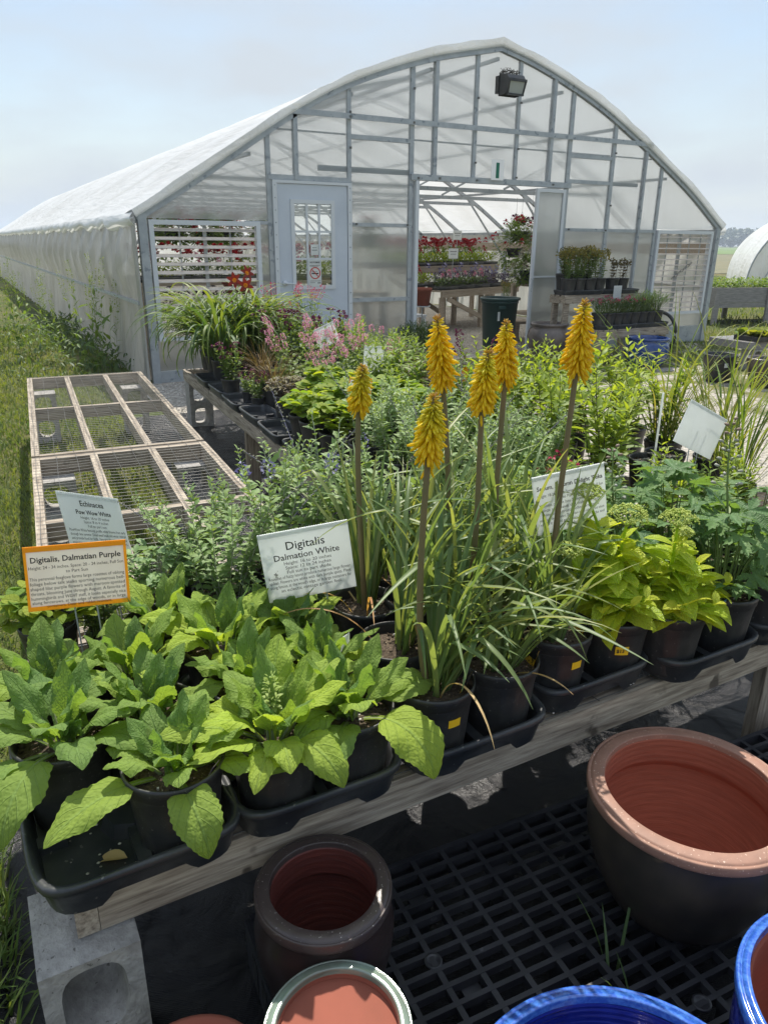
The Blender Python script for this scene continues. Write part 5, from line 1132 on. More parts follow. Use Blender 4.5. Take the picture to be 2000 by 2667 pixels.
species('grass', lambda s: grassy(s, 52, 0.78, 0.0075, M['grassb'], 0.06, (0.95,1.5), (0.4,2.3), (1.3,3.0)), (161,162), 'ornamental_grass', 'ornamental grass', 'tall ornamental grasses at the right of the benches')
species('rosette', lambda s: [], (171,), 'x', 'x', 'x')
def rosettes(s):
    g = np.random.default_rng(s); mb = MB()
    for i in range(11):
        a, q = g.uniform(0,6.28), 0.055*sqrt(g.random()); c = np.array([q*cos(a), q*sin(a), 0.15]); k = 46; f = np.linspace(0,1,k); aa = np.arange(k)*2.4; ee = 0.1+1.3*f
        mb.inst(LEAF_O, scaled(frames(rdir(ee, aa)), 0.026*(1-0.45*f)), np.tile(c,(k,1)), g.random(k)*0.6)
    return [('rosettes', mb, M['silver'], [])]
PROTO['rosette'] = [dict(fn=rosettes, seed=171, root=None, nm='potted_houseleek', cat='potted succulent', group='woolly houseleeks')]
species('sedge', lambda s: grassy(s, 90, 0.30, 0.0022, M['sedge'], 0.04, (0.8,1.5), (0.4,2.0)), (181,), 'bronze_sedge', 'potted sedge', 'bronze sedges')
species('greyclump', lambda s: clump(s, 190, 0.14, 0.13, LEAF_O, 0.022, M['bronze'], M['stemdark'], tri=3, ty=1.2), (191,), 'grey_sedum_mound', 'potted stonecrop', 'low bronze mounds')
ZM = ZB + 0.012
# front bench, back part
sages = [(0.50,1.80),(0.66,1.86),(0.83,1.90),(0.60,1.66),(0.78,1.70),(0.98,1.84),(0.46,1.95)]
SL = rowlab(sages, 'silvery sage behind the white foxglove sign')
for i, (x, y) in enumerate(sages):
    place('sage', i, x, y, ZM, SL[i], sc=(0.95,1.08,1.2,0.62,0.62,1.1,0.85)[i], group='russian sages behind the white foxglove sign')
for i, (x, y) in enumerate(((0.97,1.66),(1.13,1.70),(1.30,1.62))):
    place('iris', i, x, y, ZM, 'narrow leaved iris behind the pokers, %s from left' % ORD[i], sc=(1.0,0.95,0.9)[i])
place('straw', 0, 0.06, 1.86, ZM, 'small lime leaved pot behind the orange edged sign at the bench end', sc=0.8, group='leafy pots behind the orange edged sign')
place('artemisia', 0, 0.33, 1.88, ZM, 'grey green feathery pot at the end of the wire bench', sc=0.9)
place('darkphlox', 0, 0.18, 1.86, ZM, 'low dark leaved pot behind the echinacea sign stakes', sc=0.45)
# aisle bench: near half
k = 0
SF_P = ((1.52,2.15),(1.70,2.10),(1.50,2.38),(1.68,2.34),(1.52,2.62),(1.70,2.58),(1.88,2.18),(1.90,2.45),(1.52,2.88),(1.72,2.84),(1.92,2.74)); SF = rowlab(SF_P, 'grey green sage on the aisle bench')
for i, (x, y) in enumerate(SF_P):
    place('sagefine', i, x, y, ZM, SF[i], sc=R.uniform(1.0,1.2), group='russian sages on the near end of the aisle bench')
place('artemisia', 0, 1.60, 1.98, ZM, 'feathery pot left of the magenta pinks, near end of the aisle bench')
place('dianthus', 0, 1.80, 1.96, ZM, 'potted pinks with a few magenta flowers at the near end of the aisle bench')
DS_P = ((2.08,2.30),(2.92,2.66),(2.88,2.42),(2.62,2.95),(2.78,2.92),(2.38,2.98),(2.15,2.78),(2.25,2.46),(2.42,2.62),(2.60,2.74),(2.10,2.58),(2.30,2.80),(2.55,2.45),(2.12,2.05),(2.75,2.58),(2.50,3.0),(2.3,2.2)); DS = rowlab(DS_P, 'dark stemmed plant before the gravel')
for i, (x, y) in enumerate(DS_P):
    place('darkstem', i, x, y, ZM, DS[i], sc=R.uniform(0.84,0.96))
place('rosette', 0, 2.52, 2.16, ZM, 'pot of woolly grey houseleeks beside the dark stemmed plants'); place('rosette', 0, 2.66, 2.20, ZM, 'second pot of woolly grey houseleeks, nearer the gravel')
ST_P = ((1.50,3.18),(1.68,3.16),(1.50,3.42),(1.70,3.40),(1.88,3.10),(1.53,3.66),(1.72,3.64),(1.90,3.36),(1.90,3.60),(1.75,3.88),(1.92,3.86),(2.08,3.30)); ST = rowlab(ST_P, 'lime strawberry pot on the aisle bench')
for i, (x, y) in enumerate(ST_P):
    place('straw', i, x, y, ZM, ST[i], sc=R.uniform(0.95,1.25))
MB__P = ((2.10,3.10),(2.28,3.10),(2.10,3.55),(2.30,3.40),(2.50,3.35),(2.70,3.3),(2.14,3.85),(2.36,3.75),(2.56,3.65),(2.76,3.7),(2.42,4.1),(2.62,4.05),(2.80,4.15),(2.20,4.12)); MB_ = rowlab(MB__P, 'leafy perennial around the plain sign')
for i, (x, y) in enumerate(MB__P):
    place(('phlox','darkphlox','phlox','bronze')[i % 4] if i not in (10,11) else 'bronze', i, x, y, ZM, MB_[i], sc=R.uniform(0.85,1.05)*(0.62 if x > 2.45 else 1)*(0.85 if x > 2.25 else 1))
M['pricebud'] = M['wine']
bd = phlox(201,'mid','stemgreen',0.46,0.07,8,LEAF_L,0.3,0.03,spike_flowers('purple_flower_cone', M['wine'], 0.07, 0.014, 80, 0.006, 1.0))
build('potted_butterfly_bush', 'butterfly bush with dark purple flower cones beside an orange sign', 'butterfly bush', bd, (2.38,3.22,ZM), 0.4, lo=True)
# aisle bench: far half
SC_P = ((1.86,4.08),(1.90,4.30),(2.02,4.50),(1.88,4.72),(2.12,4.75),(2.24,4.45),(2.32,4.72),(1.98,4.95),(2.20,4.98),(2.14,4.28),(2.42,4.40)); SC = rowlab(SC_P, 'pink betony on the aisle bench')
for i, (x, y) in enumerate(SC_P):
    place('stachys', i, x, y, ZM, SC[i], sc=R.uniform(0.78,1.0))
place('greyclump', 0, 1.64, 4.18, ZM, 'low bronze stonecrop mound spilling over the aisle edge', sc=1.0); place('greyclump', 0, 1.76, 4.40, ZM, 'smaller bronze stonecrop mound behind the spilling one', sc=0.85)
place('sedge', 0, 1.72, 4.62, ZM, 'rust coloured sedge behind the bronze stonecrop mounds'); place('sedge', 0, 1.85, 5.2, ZM, 'rust coloured sedge left of the pink betonies')
for i, (x, y) in enumerate(((1.60,4.62),(1.62,4.88),(1.58,5.12))):
    place('monarda', 0, x, y, ZM, ('small bee balm pot with a white tag at the aisle edge','compact bee balm pot in the middle of the aisle edge','yellowish bee balm with magenta buds in front of the day lilies')[i], sc=(0.5,0.45,0.75)[i], group='pots along the aisle edge')
MO_P = ((2.05,5.45),(2.28,5.5),(2.5,5.4),(2.15,5.75)); MO = rowlab(MO_P, 'wine flowered bee balm below the door')
for i, (x, y) in enumerate(MO_P):
    place('monarda', 0, x, y, ZM, MO[i], sc=R.uniform(0.95,1.1))
PE_P = ((2.30,5.92),(2.46,5.80),(2.58,5.98)); PE = rowlab(PE_P, 'coral beardtongue in front of the door')
for i, (x, y) in enumerate(PE_P):
    place('penstemon', 0, x, y, ZM, PE[i], sc=R.uniform(0.95,1.05))
FB_P = ((2.66,4.5),(2.70,4.8),(2.62,5.15),(2.78,5.3),(2.66,5.6),(2.84,5.7),(2.86,4.6),(2.5,6.3),(2.72,6.2)); FB = rowlab(FB_P, 'bushy perennial at the far right')
for i, (x, y) in enumerate(FB_P):
    place('phlox' if i % 2 else 'darkphlox', i, x, y, ZM, FB[i], sc=R.uniform(0.7,0.85), group='bushy perennials at the far end')
def lilyP(s): 
    return grassy(s, 85, 0.90, 0.023, M['lily'], 0.06, (0.95,1.5), (1.6,3.6), (1.3,2.4), (0.22,0.3), seg=16)
species('lily', lilyP, (211,212), 'potted_day_lily', 'potted day lily', 'arching day lilies at the far end of the aisle bench')
LY_P = ((1.72,5.75),(1.75,6.05),(1.92,6.20),(1.95,5.85),(2.15,6.05),(2.12,6.35),(1.80,6.38)); LY = rowlab(LY_P, 'arching day lily before the louvres')
for i, (x, y) in enumerate(LY_P):
    place('lily', i, x, y, ZM, LY[i], sc=R.uniform(0.88,1.0))
def lilyflower(loc, base, label, face, tn):
    t = thing('day_lily_flower', label, 'flower', base, 0, 'dark red day lily flowers')
    e = np.array(loc)-np.array(base); part('flower_stem', MB().tube([(0,0,0), e*0.5+[0.02,0,0], e-[0,0,0.03]], [0.004,0.0035,0.003], 6), M['stemgreen'], t)
    mb = MB(); tp = leaf_tpl(0.42, 7, lambda q: np.sin(pi*np.clip(q,0,1)**0.8)**0.8, 0.05, 1.1, m=4); f = np.array(face, float); f /= np.linalg.norm(f)
    e1 = np.cross(f, [0,0,1]); e1 /= np.linalg.norm(e1); e2 = np.cross(e1, f)
    for i in range(6):
        a = i*pi/3+0.3; o = e1*cos(a)+e2*sin(a); d = f*0.75+o*0.75; d /= np.linalg.norm(d); n = f*0.75-o*0.75; n /= np.linalg.norm(n); s_ = np.cross(d, n); Mx = np.stack([s_, d, n], -1)*0.075; V, F, uv = tp
        mb.add(V@Mx.T+e, F, np.repeat(np.where(np.arange(7) < 2, 0.8, 0.02), 4))
    part('petals', mb, M['lilyred'], t); return t
lilyflower((1.90,5.88,1.27),(1.93,5.95,0.70),'dark red day lily flower, left of the trio',(-0.6,-0.8,0.2),1)
lilyflower((2.00,5.90,1.32),(1.97,5.97,0.70),'dark red day lily flower with an orange throat, highest of the trio',(0.3,-0.9,0.35),1)
lilyflower((1.96,5.82,1.235),(1.95,5.92,0.70),'darkest day lily flower, lowest of the trio',(-0.1,-1,0.1),1)
# trays along the aisle edge
TRAY2 = tray_mb(0.20, 0.42, 0.055, (1,2), False).mesh('tray', smooth=False)
for i, (u, v) in enumerate(((1.30,1.55),(1.30,2.02),(1.31,2.50),(1.30,2.97),(1.31,3.42),(1.30,3.88),(1.31,4.33),(1.30,4.80))):
    o = part('pot_tray', TRAY2, M['tray']); o.location = T(u, v, ZB+0.003); o.rotation_euler = (0,0,-TA+0.02*(-1)**i)
    tag(o, ('black tray at the aisle edge in the nearest visible position','black tray at the aisle edge under two strawberry pots','black tray at the aisle edge, empty and holding water','black tray under the bronze stonecrop','black tray under the smallest bee balm','black tray under the compact bee balm','black tray before the day lilies','black tray under the day lilies')[i], 'tray', 'black trays along the aisle edge')
# right hand pots and grasses
for i, (x, y) in enumerate(((2.62,1.80),(2.80,2.05),(2.86,2.38))):
    place('grass', i, x, y, ZM, ('tall ornamental grass behind the blank tilted sign','tall ornamental grass in the middle of the three grasses','tall ornamental grass nearest the houseleeks')[i], sc=(0.85,1.0,0.95)[i])
for i, (x, y, s_) in enumerate(((1.55,1.72,0.8),(1.75,1.68,0.8),(1.95,1.62,0.8),(2.15,1.58,0.85),(2.40,1.62,0.75),(1.42,1.74,0.8))):
    place('phlox' if i % 2 else 'darkstem', i, x, y, ZM, ('leafy pot at the back of the front bench, left of the blank white sign','leafy pot at the back of the front bench under the blank white sign','leafy green pot by the thin white stake','small leafy pot right of the blank white sign','leafy seedling in the pot farthest right on the front bench','leafy pot behind the autumn stonecrop sign')[i], sc=s_*0.8, group='leafy pots at the back of the front bench')
# ------------------------------------------------------------------ signs on wire stakes
def sign(label, TL, TR, BL, lines, edge=None, foot=None, stakes=((0.44),(0.66)), mat_=None, cat='sign', ribs=True, blank=False, group=None, shear=False):
    TL, TR, BL = [np.array(p, float) for p in (TL, TR, BL)]; ax = TR-TL; w = np.linalg.norm(ax); ax /= w; dn = BL-TL; dn -= ax*(dn@ax)*(0 if shear else 1); h = np.linalg.norm(dn); dn /= h; nf = np.cross(ax, -dn)*-1
    nf = np.cross(dn, ax)*1.0
    if nf[1] > 0: nf = -nf
    c = (TL+TR)/2+dn*h; foot_z = (foot or 0.64); base = np.array([c[0], c[1]+0.01, foot_z])
    t = thing('plant_sign', label, cat, tuple(base), 0, group); Mx = np.column_stack([ax, -nf, -dn, TL+(TR-TL)/2+dn*h-base])   # local x right, y back, z up from bottom centre
    def loc(mb): 
        for i, V in enumerate(mb.V): mb.V[i] = V@Mx[:, :3].T+Mx[:, 3]
        return mb
    pm = mat_ or M['paper']
    if edge:
        part('edge_strip', loc(MB().box((-w/2,-0.002,0),(w/2,0.002,0.010)).box((-w/2,-0.002,h-0.012),(w/2,0.002,h)).box((-w/2,-0.002,0.010),(-w/2+0.006,0.002,h-0.012)).box((w/2-0.006,-0.002,0.010),(w/2,0.002,h-0.012))), edge, t, False)
        part('panel', loc(MB().box((-w/2+0.006,-0.0016,0.010),(w/2-0.006,0.0016,h-0.012))), pm, t, False)
    else: part('panel', loc(MB().box((-w/2,-0.0018,0),(w/2,0.0018,h-0.011))), pm, t, False)
    if ribs:
        mb = MB(); k = int(w/0.0055)
        for i in range(k): x = -w/2+(i+0.5)*w/k; mb.box((x-0.0018,-0.0023,h-0.011),(x+0.0018,0.0023,h))
        if not edge: mb.box((-w/2,-0.0012,h-0.011),(w/2,0.0012,h-0.0005))
        part('ribbed_edge', loc(mb), edge or pm, t, False)
    if lines: part('lettering', loc(text_bm([(s_, x*w, (1-y)*h, sz*h, al, bo) for (s_, x, y, sz, al, bo) in lines], 0.0026, w*0.92)), M['ink'], t, False)
    for f in stakes:
        x = (f-0.5)*w; top = Mx[:, :3]@np.array([x, 0.0028, h*0.45])+Mx[:, 3]; bot = Mx[:, :3]@np.array([x, 0.0028, 0])+Mx[:, 3]; d = bot-top
        e = bot + np.array([0.004, 0.004, -(bot[2]+base[2]-foot_z+0.0)]); part('stake', MB().tube([top, bot, e], 0.0019, 6), M['galv'], t)
    return t
C_ = 'CENTER'
sign('white corrugated sign for Digitalis Dalmation White on two wire stakes', (0.516,1.548,0.911),(0.721,1.484,0.938),(0.539,1.547,0.731),
     [('Digitalis',0,0.27,0.165,C_,0.0002),('Dalmation White',0,0.41,0.125,C_,0.0002),('Height: 16 to 20 inches',0,0.485,0.068,C_,0),('Space: 12 to 24 inches',0,0.55,0.068,C_,0),('Full sun to part shade',0,0.615,0.068,C_,0),
      ('Rosettes of fuzzy leaves produce numerous large flower',0,0.68,0.0665,C_,0),('spikes. Flowers are white with dark purple spots. Plant',0,0.745,0.0665,C_,0),("along fences, at the wood's edge, or in large containers for",0,0.81,0.0665,C_,0),('an eclectic cottage garden feel.',0,0.875,0.0665,C_,0)], foot=0.63)
sign('orange edged sign for Digitalis, Dalmatian Purple at the left end of the bench', (0.028,1.692,0.923),(0.239,1.65,0.918),(0.013,1.665,0.78),
     [('Digitalis, Dalmatian Purple',0,0.25,0.122,C_,0.0003),('Height: 24 - 34 inches, Space: 20 - 24 inches, Full Sun',0,0.355,0.070,C_,0),('to Part Sun',0,0.435,0.070,C_,0),('This perennial foxglove forms large rosettes of oblong',0,0.53,0.072,C_,0),('foliage below talk stalks sporting numerous bell-',0,0.605,0.072,C_,0),
      ('shaped lilac purple flowers with maroon-spotted',0,0.68,0.072,C_,0),('throats, blooming June through August. A favorite of',0,0.755,0.072,C_,0),('hummingbirds and WGVF staff, it looks especially nice',0,0.83,0.072,C_,0),('along fencerows, at the edge of woods, or in large',0,0.895,0.066,C_,0),('containers. Deer and rabbit resistant.',0,0.955,0.062,C_,0)], edge=M['orange'], foot=0.63,
     mat_=mat('cream paper',(0.90,0.86,0.79),(0.84,0.79,0.72),rough=0.5,scale=9,transl=0.52,trans2=(1,1,1)))
sign('white sign for Echinacea Pow Wow White, partly behind the orange edged one', (0.129,1.95,0.964),(0.292,2.07,0.879),(0.147,1.93,0.80),
     [('Echinacea',0,0.21,0.13,C_,0.0003),('Pow Wow White',0,0.35,0.105,C_,0.0003),('Height: 16 to 20 inches',0,0.43,0.066,C_,0),('Space: 8 to 4 inches',0,0.50,0.066,C_,0),('Full to part sun',0,0.57,0.066,C_,0),('PowWow White features prolific white blooms from early',0,0.645,0.066,C_,0),('through late summer. Dried seed heads add winter interest',0,0.715,0.066,C_,0),('and provide food for birds. Very drought tolerant and low',0,0.785,0.066,C_,0),('maintenance plant, and a favorite of pollinators.',0,0.855,0.066,C_,0)], foot=0.52, shear=True)
sign("white sign for Sedum, Autumn Delight 'Beka behind the stonecrop heads", (1.12,1.30,1.035),(1.345,1.295,1.045),(1.165,1.31,0.875),
     [("Sedum, Autumn Delight 'Beka",0,0.24,0.103,C_,0.0003),('Height: 18-24 inches, Spread: 12-24 inches, Full Sun',0,0.36,0.072,C_,0),('to Part Sun',0,0.44,0.072,C_,0),('Blooms pink in late Summer, turning to',0,0.53,0.075,C_,0),('bronze seed heads that makes for winter',0,0.61,0.075,C_,0),('interest. Attracts pollinators and is',0,0.69,0.075,C_,0),('rabbit and deer resistant. This sedum is also salt tolerant which',0,0.77,0.066,C_,0),('makes it a good perimeter plant for docks and',0,0.85,0.072,C_,0),('porches.',0,0.93,0.075,C_,0)], foot=0.63, shear=True)
sign('blank white sign tilted in the grasses at the right', (2.15,1.70,1.06),(2.36,1.70,0.965),(2.13,1.70,0.90), None, foot=0.52)
fine = [('xxxx xxxxxx xxxx',0.22,0.2,0.06,C_,0)]
def greeked(n, y0=0.3, dy=0.08, x0=-0.38, x1=0.38):   # lines too small to read in the photograph, kept as plain strokes
    return [('- '*14, 0, y0+dy*i, 0.07, C_, 0) for i in range(n)]
sign('white two column sign leaning before the pale blue door', (2.17,5.0,0.96),(2.33,5.0,1.02),(2.22,5.0,0.82), greeked(6), foot=0.64)
sign('plain white sign in the middle of the bushy perennials', (2.07,4.0,0.975),(2.205,4.0,0.965),(2.09,4.0,0.82), None, foot=0.64)
sign('orange edged sign partly hidden by the smallest poker bloom', (1.60,3.25,0.94),(1.70,3.20,0.93),(1.62,3.25,0.79), greeked(7,0.35,0.085), edge=M['orange'], foot=0.64)
sign('small plain orange sign beside the butterfly bush', (2.24,3.24,0.93),(2.29,3.24,0.945),(2.245,3.24,0.83), None, mat_=M['orange'], foot=0.64, stakes=(0.5,))
t = thing('thin_white_stake', 'thin white plastic stake standing alone left of the grasses', 'plant stake', (2.24,1.90,0.52))
part('stake', MB().box((-0.004,-0.002,0),(0.004,0.002,0.52)), M['paper'], t, False)
for i, (x, y, lb) in enumerate(((1.02,1.40,'white plant label between the pokers near the stonecrop'),(0.62,1.30,'white plant label behind the lowest poker bloom'),(1.94,4.2,'white plant label among the betonies'))):
    t = thing('plant_label', lb, 'plant label', (x,y,0.62), (0.2,0.5,-0.1)[i]); part('label', MB().box((-0.022,-0.0006,0.0),(0.022,0.0006,0.12)), M['paper'], t, False)
# ------------------------------------------------------------------ black plastic display platform
pl = thing('plastic_platform', 'black perforated plastic platform under the glazed pots', 'platform', T(0.33, -0.55, 0.0), -TA)
mb = MB(); PW, PD, PH = 2.1, 0.66, 0.15     # local: x right, y from 0 (far edge at +PD)
cw, cd, g_ = 0.080, 0.040, 0.015
nx = int(PW/cw); ny = int(PD/cd); x1, y1 = nx*cw, ny*cd
def grille(mb, off, nx, ny):
    # longitudinal bars and staggered cross bars
    for j in range(ny+1): mb.box((0, j*cd-g_*0.35, PH-0.02), (x1, j*cd+g_*0.35, PH+(0.0 if j % 4 else 0.001)))
    for j in range(ny):
        for i in range(nx+1):
            x = i*cw + (0.0 if (j//4) % 2 == 0 else 0.0); mb.box((x-g_*0.42, j*cd+g_*0.35, PH-0.022), (x+g_*0.42, (j+1)*cd-g_*0.35, PH-0.0008))
grille(mb, 0, nx, ny)
M['platform'] = mat('platform plastic', (0.022,0.023,0.028), (0.045,0.046,0.052), rough=0.42, scale=10, bump=0.0008, bscale=60, spots=((0.13,0.13,0.14), 20, 0.70))
o = part('grille', mb, M['platform'], pl, False); o.location = (0, PD-y1+0.06, 0)
mb = MB(); mb.box((-0.012,-0.02+0.06,0),(0.0,PD+0.06,PH-0.002)).box((0,PD+0.061,0.06),(x1,PD+0.071,PH-0.002)).box((0,-0.02,0.0),(x1,-0.01,PH-0.004))
for i in range(0, 9):
    for j in range(3): mb.box((0.12+i*0.23,0.12+j*0.24,0.0),(0.16+i*0.23,0.16+j*0.24,PH-0.024))
o = part('skirt', mb, M['platform'], pl, False)
for i in range(8):
    for j in range(1 if i%2 else 2): part('peg_socket', MB().lathe([(0.019,PH-0.002),(0.019,PH+0.0015),(0.014,PH+0.002),(0.012,PH-0.001),(0.0,PH-0.001)], 20, (0.22+i*0.27+(0.1 if j else 0), 0.16+j*0.30, 0)), M['platform'], pl)
mb = MB()
for j in range(9): mb.box((-0.0135,0.08+j*0.068,0.03),(-0.0125,0.115+j*0.068,0.12))  # thin near-black plates, painted shade in place of open slots
part('side_slot_shade', mb, mat('slot shade',(0.008,0.008,0.009),rough=0.9), pl, False)
# ------------------------------------------------------------------ glazed pots
def glazed(name, label, c, z0, R_, H, wall, rim, belly, base, mo, mi, mr, cat='flower pot', liphang=0.0, shape=None, group='glazed pots on the black platform', tilt=(0,0)):
    t = thing(name, label, cat, (c[0],c[1],z0), 0, group); t.rotation_euler = (tilt[0], tilt[1], 0)
    hs = [(base*0.0,0.0),(base*0.96,0.0),(base,0.008)]
    for q in np.linspace(0.06, 0.86, 12):
        r = base + (belly-base)*sin(min(1,q/0.72)*pi/2) if q < 0.72 else belly + (R_*0.955-belly)*((q-0.72)/0.14); hs.append((r, H*q))
    hs.append((R_*0.95, H*0.89))
    mb = MB().lathe(hs, 96); part('body', mb, mo, t)
    rp = [(R_*0.95,H*0.89),(R_*0.985,H*0.905),(R_*0.998,H*0.92),(R_*1.0,H*0.935),(R_*1.0,H*0.965),(R_*0.996,H*0.978),(R_*0.989,H*0.982),(R_*0.972,H*0.9835),(R_*0.968,H*0.980),(R_*0.960,H*0.980),(R_*0.956,H*0.985),(R_-rim*0.4,H*0.990),(R_-rim*0.93,H*0.996),(R_-rim*0.98,H*0.994),(R_-rim,H*0.985),(R_-rim,H*0.972),(R_-rim-0.001,H*0.955)]
    part('rim', MB().lathe(rp, 96, rf=lambda r, z, th: r+0.0006*np.sin(th*3)), mr, t)
    ip = [(R_-rim-0.001,H*0.955)] + [(min(R_-rim-0.002, belly-wall)*(1-0.0*q) if q < 0.25 else (base-wall) + (belly-base)*sin(min(1,(1-q)/0.75)*pi/2), H*(0.95-0.86*q)) for q in np.linspace(0.02, 1, 14)] + [(0.0, H*0.085)]
    def rings(r, z, th): return r + 0.00035*np.sin(z*430+th*2)*(r > 0.03) + 0.0003*np.sin(z*900+th)
    ip2 = []
    for a, b in zip(ip[:-1], ip[1:]):
        for q in np.linspace(0, 1, 7)[:-1]: ip2.append((a[0]+(b[0]-a[0])*q, a[1]+(b[1]-a[1])*q))
    ip2.append(ip[-1]); part('inner_wall', MB().lathe(ip2, 96, rf=rings), mi, t)
    return t
terr = mat('terracotta inside', (0.36,0.11,0.062), (0.28,0.085,0.048), rough=0.75, scale=5, stretch=(3,3,30), detail=6, bump=0.0015, bscale=14, bstretch=(2,2,34))
darkterr = mat('dark red clay inside', (0.16,0.040,0.030), (0.10,0.028,0.024), rough=0.45, scale=5, stretch=(3,3,30), bump=0.0015, bscale=14, bstretch=(2,2,34))
metalglaze = mat('dark metallic glaze', (0.060,0.048,0.036), (0.022,0.020,0.018), rough=0.34, spec=0.5, scale=6, coat=0.15, bump=0.002, bscale=9, spots=((0.14,0.10,0.06), 8, 0.62))
brownglaze = mat('brown glaze', (0.035,0.022,0.020), (0.022,0.015,0.015), rough=0.28, scale=7, coat=0.3, bump=0.001, bscale=20)
rimclay = mat('rosy clay rim', (0.31,0.165,0.115), (0.25,0.135,0.095), rough=0.62, scale=22, coat=0.0, bump=0.0008, bscale=70, spots=((0.62,0.45,0.36), 190, 0.66))
brownrim = mat('speckled brown rim', (0.065,0.048,0.045), (0.05,0.036,0.035), rough=0.35, scale=20, spots=((0.5,0.45,0.42), 230, 0.68), bump=0.0008, bscale=90)
celadon = mat('celadon glaze', (0.20,0.27,0.22), (0.11,0.13,0.10), rough=0.12, scale=9, stretch=(1,1,4), coat=0.8)
blue1 = mat('mottled blue glaze', (0.025,0.09,0.42), (0.06,0.18,0.56), rough=0.14, scale=90, detail=6, contrast=(0.42,0.6), coat=0.8)
blue2 = mat('deep blue glaze', (0.008,0.012,0.16), (0.015,0.03,0.26), rough=0.10, scale=12, coat=0.9)
flatterr = mat('smooth terracotta', (0.27,0.075,0.045), (0.23,0.066,0.039), rough=0.85, scale=9)
glazed('glazed_pot', 'largest pot, dark metallic outside with a rosy rim and terracotta inside', (1.225,0.815), 0.151, 0.222, 0.300, 0.02, 0.038, 0.214, 0.145, metalglaze, terr, rimclay)
glazed('glazed_pot', 'brown speckled pot with dark red inside, left on the black platform', (0.412,0.962), 0.151, 0.127, 0.300, 0.018, 0.028, 0.131, 0.082, brownglaze, darkterr, brownrim)
gp_ = glazed('glazed_pot', 'celadon rimmed pot with a flat terracotta disc inside, at the bottom edge', (0.333,0.735), 0.151, 0.118, 0.262, 0.016, 0.021, 0.115, 0.075, mat('dark celadon',(0.05,0.07,0.06),rough=0.2,coat=0.6), flatterr, celadon)
part('inner_disc', MB().lathe([(0.0985,0.240),(0.06,0.240),(0.0,0.2405)], 64), flatterr, gp_)
bp = glazed('glazed_pot', 'wide cobalt blue pot with mottled rim and a price sticker inside, nearest the camera', (0.638,0.400), 0.0, 0.262, 0.362, 0.02, 0.026, 0.255, 0.16, blue2, blue2, blue1)
st = MB(); a0 = radians(100); n = 8
t_ = np.linspace(a0-0.13, a0+0.13, n); rr = 0.2335
st.grid(np.array([[(rr*cos(a), rr*sin(a), 0.362*0.90+dz) for a in t_[::-1]] for dz in (-0.022,0.006)]))
part('price_label', st, mat('cream label',(0.70,0.62,0.38),rough=0.5), bp, False)
tx = part('price', text_bm([('$109.95', 0, 0, 0.0135, 'CENTER', 0.0003)]), M['ink'], bp, False); tx.location = (0.2305*cos(a0)*0.985, 0.2305*sin(a0)*0.985, 0.362*0.90-0.013); tx.rotation_euler = (0,0,a0-pi/2)
glazed('glazed_pot', 'deep blue pot with terracotta inside, cut by the right edge of the picture', (1.115,0.335), 0.02, 0.222, 0.385, 0.02, 0.022, 0.214, 0.14, blue2, flatterr, blue1)
single('terracotta_pot', MB().lathe([(0.0,0.0),(0.07,0.0),(0.105,0.22),(0.115,0.22),(0.118,0.27),(0.108,0.272),(0.1,0.25),(0.09,0.1),(0.0,0.09)],48), flatterr, 'plain terracotta pot just peeking in at the bottom edge', 'flower pot', None, None).location = (0.115,0.80,0.07)
# weeds poking through the platform
wd = MB(); g = np.random.default_rng(3)
for (x, y, n_, h) in ((0.93,0.70,2,0.14),(0.96,0.66,2,0.10),(1.0,0.76,2,0.16)):
    blades(wd, np.tile([x,y,0.02],(n_,1))+g.normal(0,0.012,(n_,3))*[1,1,0], g.uniform(0,6.28,n_), g.uniform(1.1,1.5,n_), h+0.12, 0.006, g.uniform(0.2,1.4,n_), 8)
tag(part('weed_tuft', wd, M['blade']), 'thin grass weeds growing up through the black platform', 'weed')
wd = MB(); g = np.random.default_rng(4)
place('phlox', 0, 1.84, 1.19, -0.12, 'small green weed in the fabric behind the largest pot', sc=0.35, group='single weed')
# ------------------------------------------------------------------ in front of the greenhouse, right side
def stand(name, label, corners, ztop, tb=0.09, slat=True, legs=True, group=None, m='tablewood'):
    (x0,y0),(x1,y1) = corners; c = ((x0+x1)/2, (y0+y1)/2, 0); w, d = (x1-x0)/2, (y1-y0)/2
    t = thing(name, label, 'bench', c, 0, group)
    part('front_rail', MB().box((-w,-d,ztop-tb-0.02),(w,-d+0.035,ztop-0.021)), M[m], t, False)
    part('back_rail', MB().box((-w,d-0.035,ztop-tb-0.02),(w,d,ztop-0.021)), M[m], t, False)
    mb = MB(); k = int(2*d/0.085)
    for i in range(k): y = -d+(i+0.5)*2*d/k; mb.box((-w-0.01,y-0.033,ztop-0.02),(w+0.01,y+0.033,ztop))
    part('top_slats', mb, M[m], t, False)
    for sx in (-1,1):
        for sy in (-1,1): part('leg', MB().box((sx*(w-0.06)-0.045,sy*(d-0.055)-0.02,0),(sx*(w-0.06)+0.045,sy*(d-0.055)+0.02,ztop-tb-0.021)), M[m], t, False)
    part('side_rail', MB().box((-w+0.001,-d+0.036,ztop-tb-0.02),(-w+0.035,d-0.036,ztop-0.021)).box((w-0.035,-d+0.036,ztop-tb-0.02),(w-0.001,d-0.036,ztop-0.021)), M[m], t, False)
    return t
stand('display_stand', 'upper wooden stand against the end wall carrying golden potted plants', ((7.20,7.95),(8.66,8.28)), 0.90, m='woodu')
stand('display_stand', 'lower wooden stand in front with pinks in black pots', ((7.38,7.45),(8.72,7.80)), 0.475, m='woodu')
goldf = lambda s: phlox(s,'mid','stemgreen',0.34,0.05,13,LEAF_L,0.25,0.022,spike_flowers('golden_spray', M['gold'], 0.07, 0.03, 50, 0.010, 0.8))
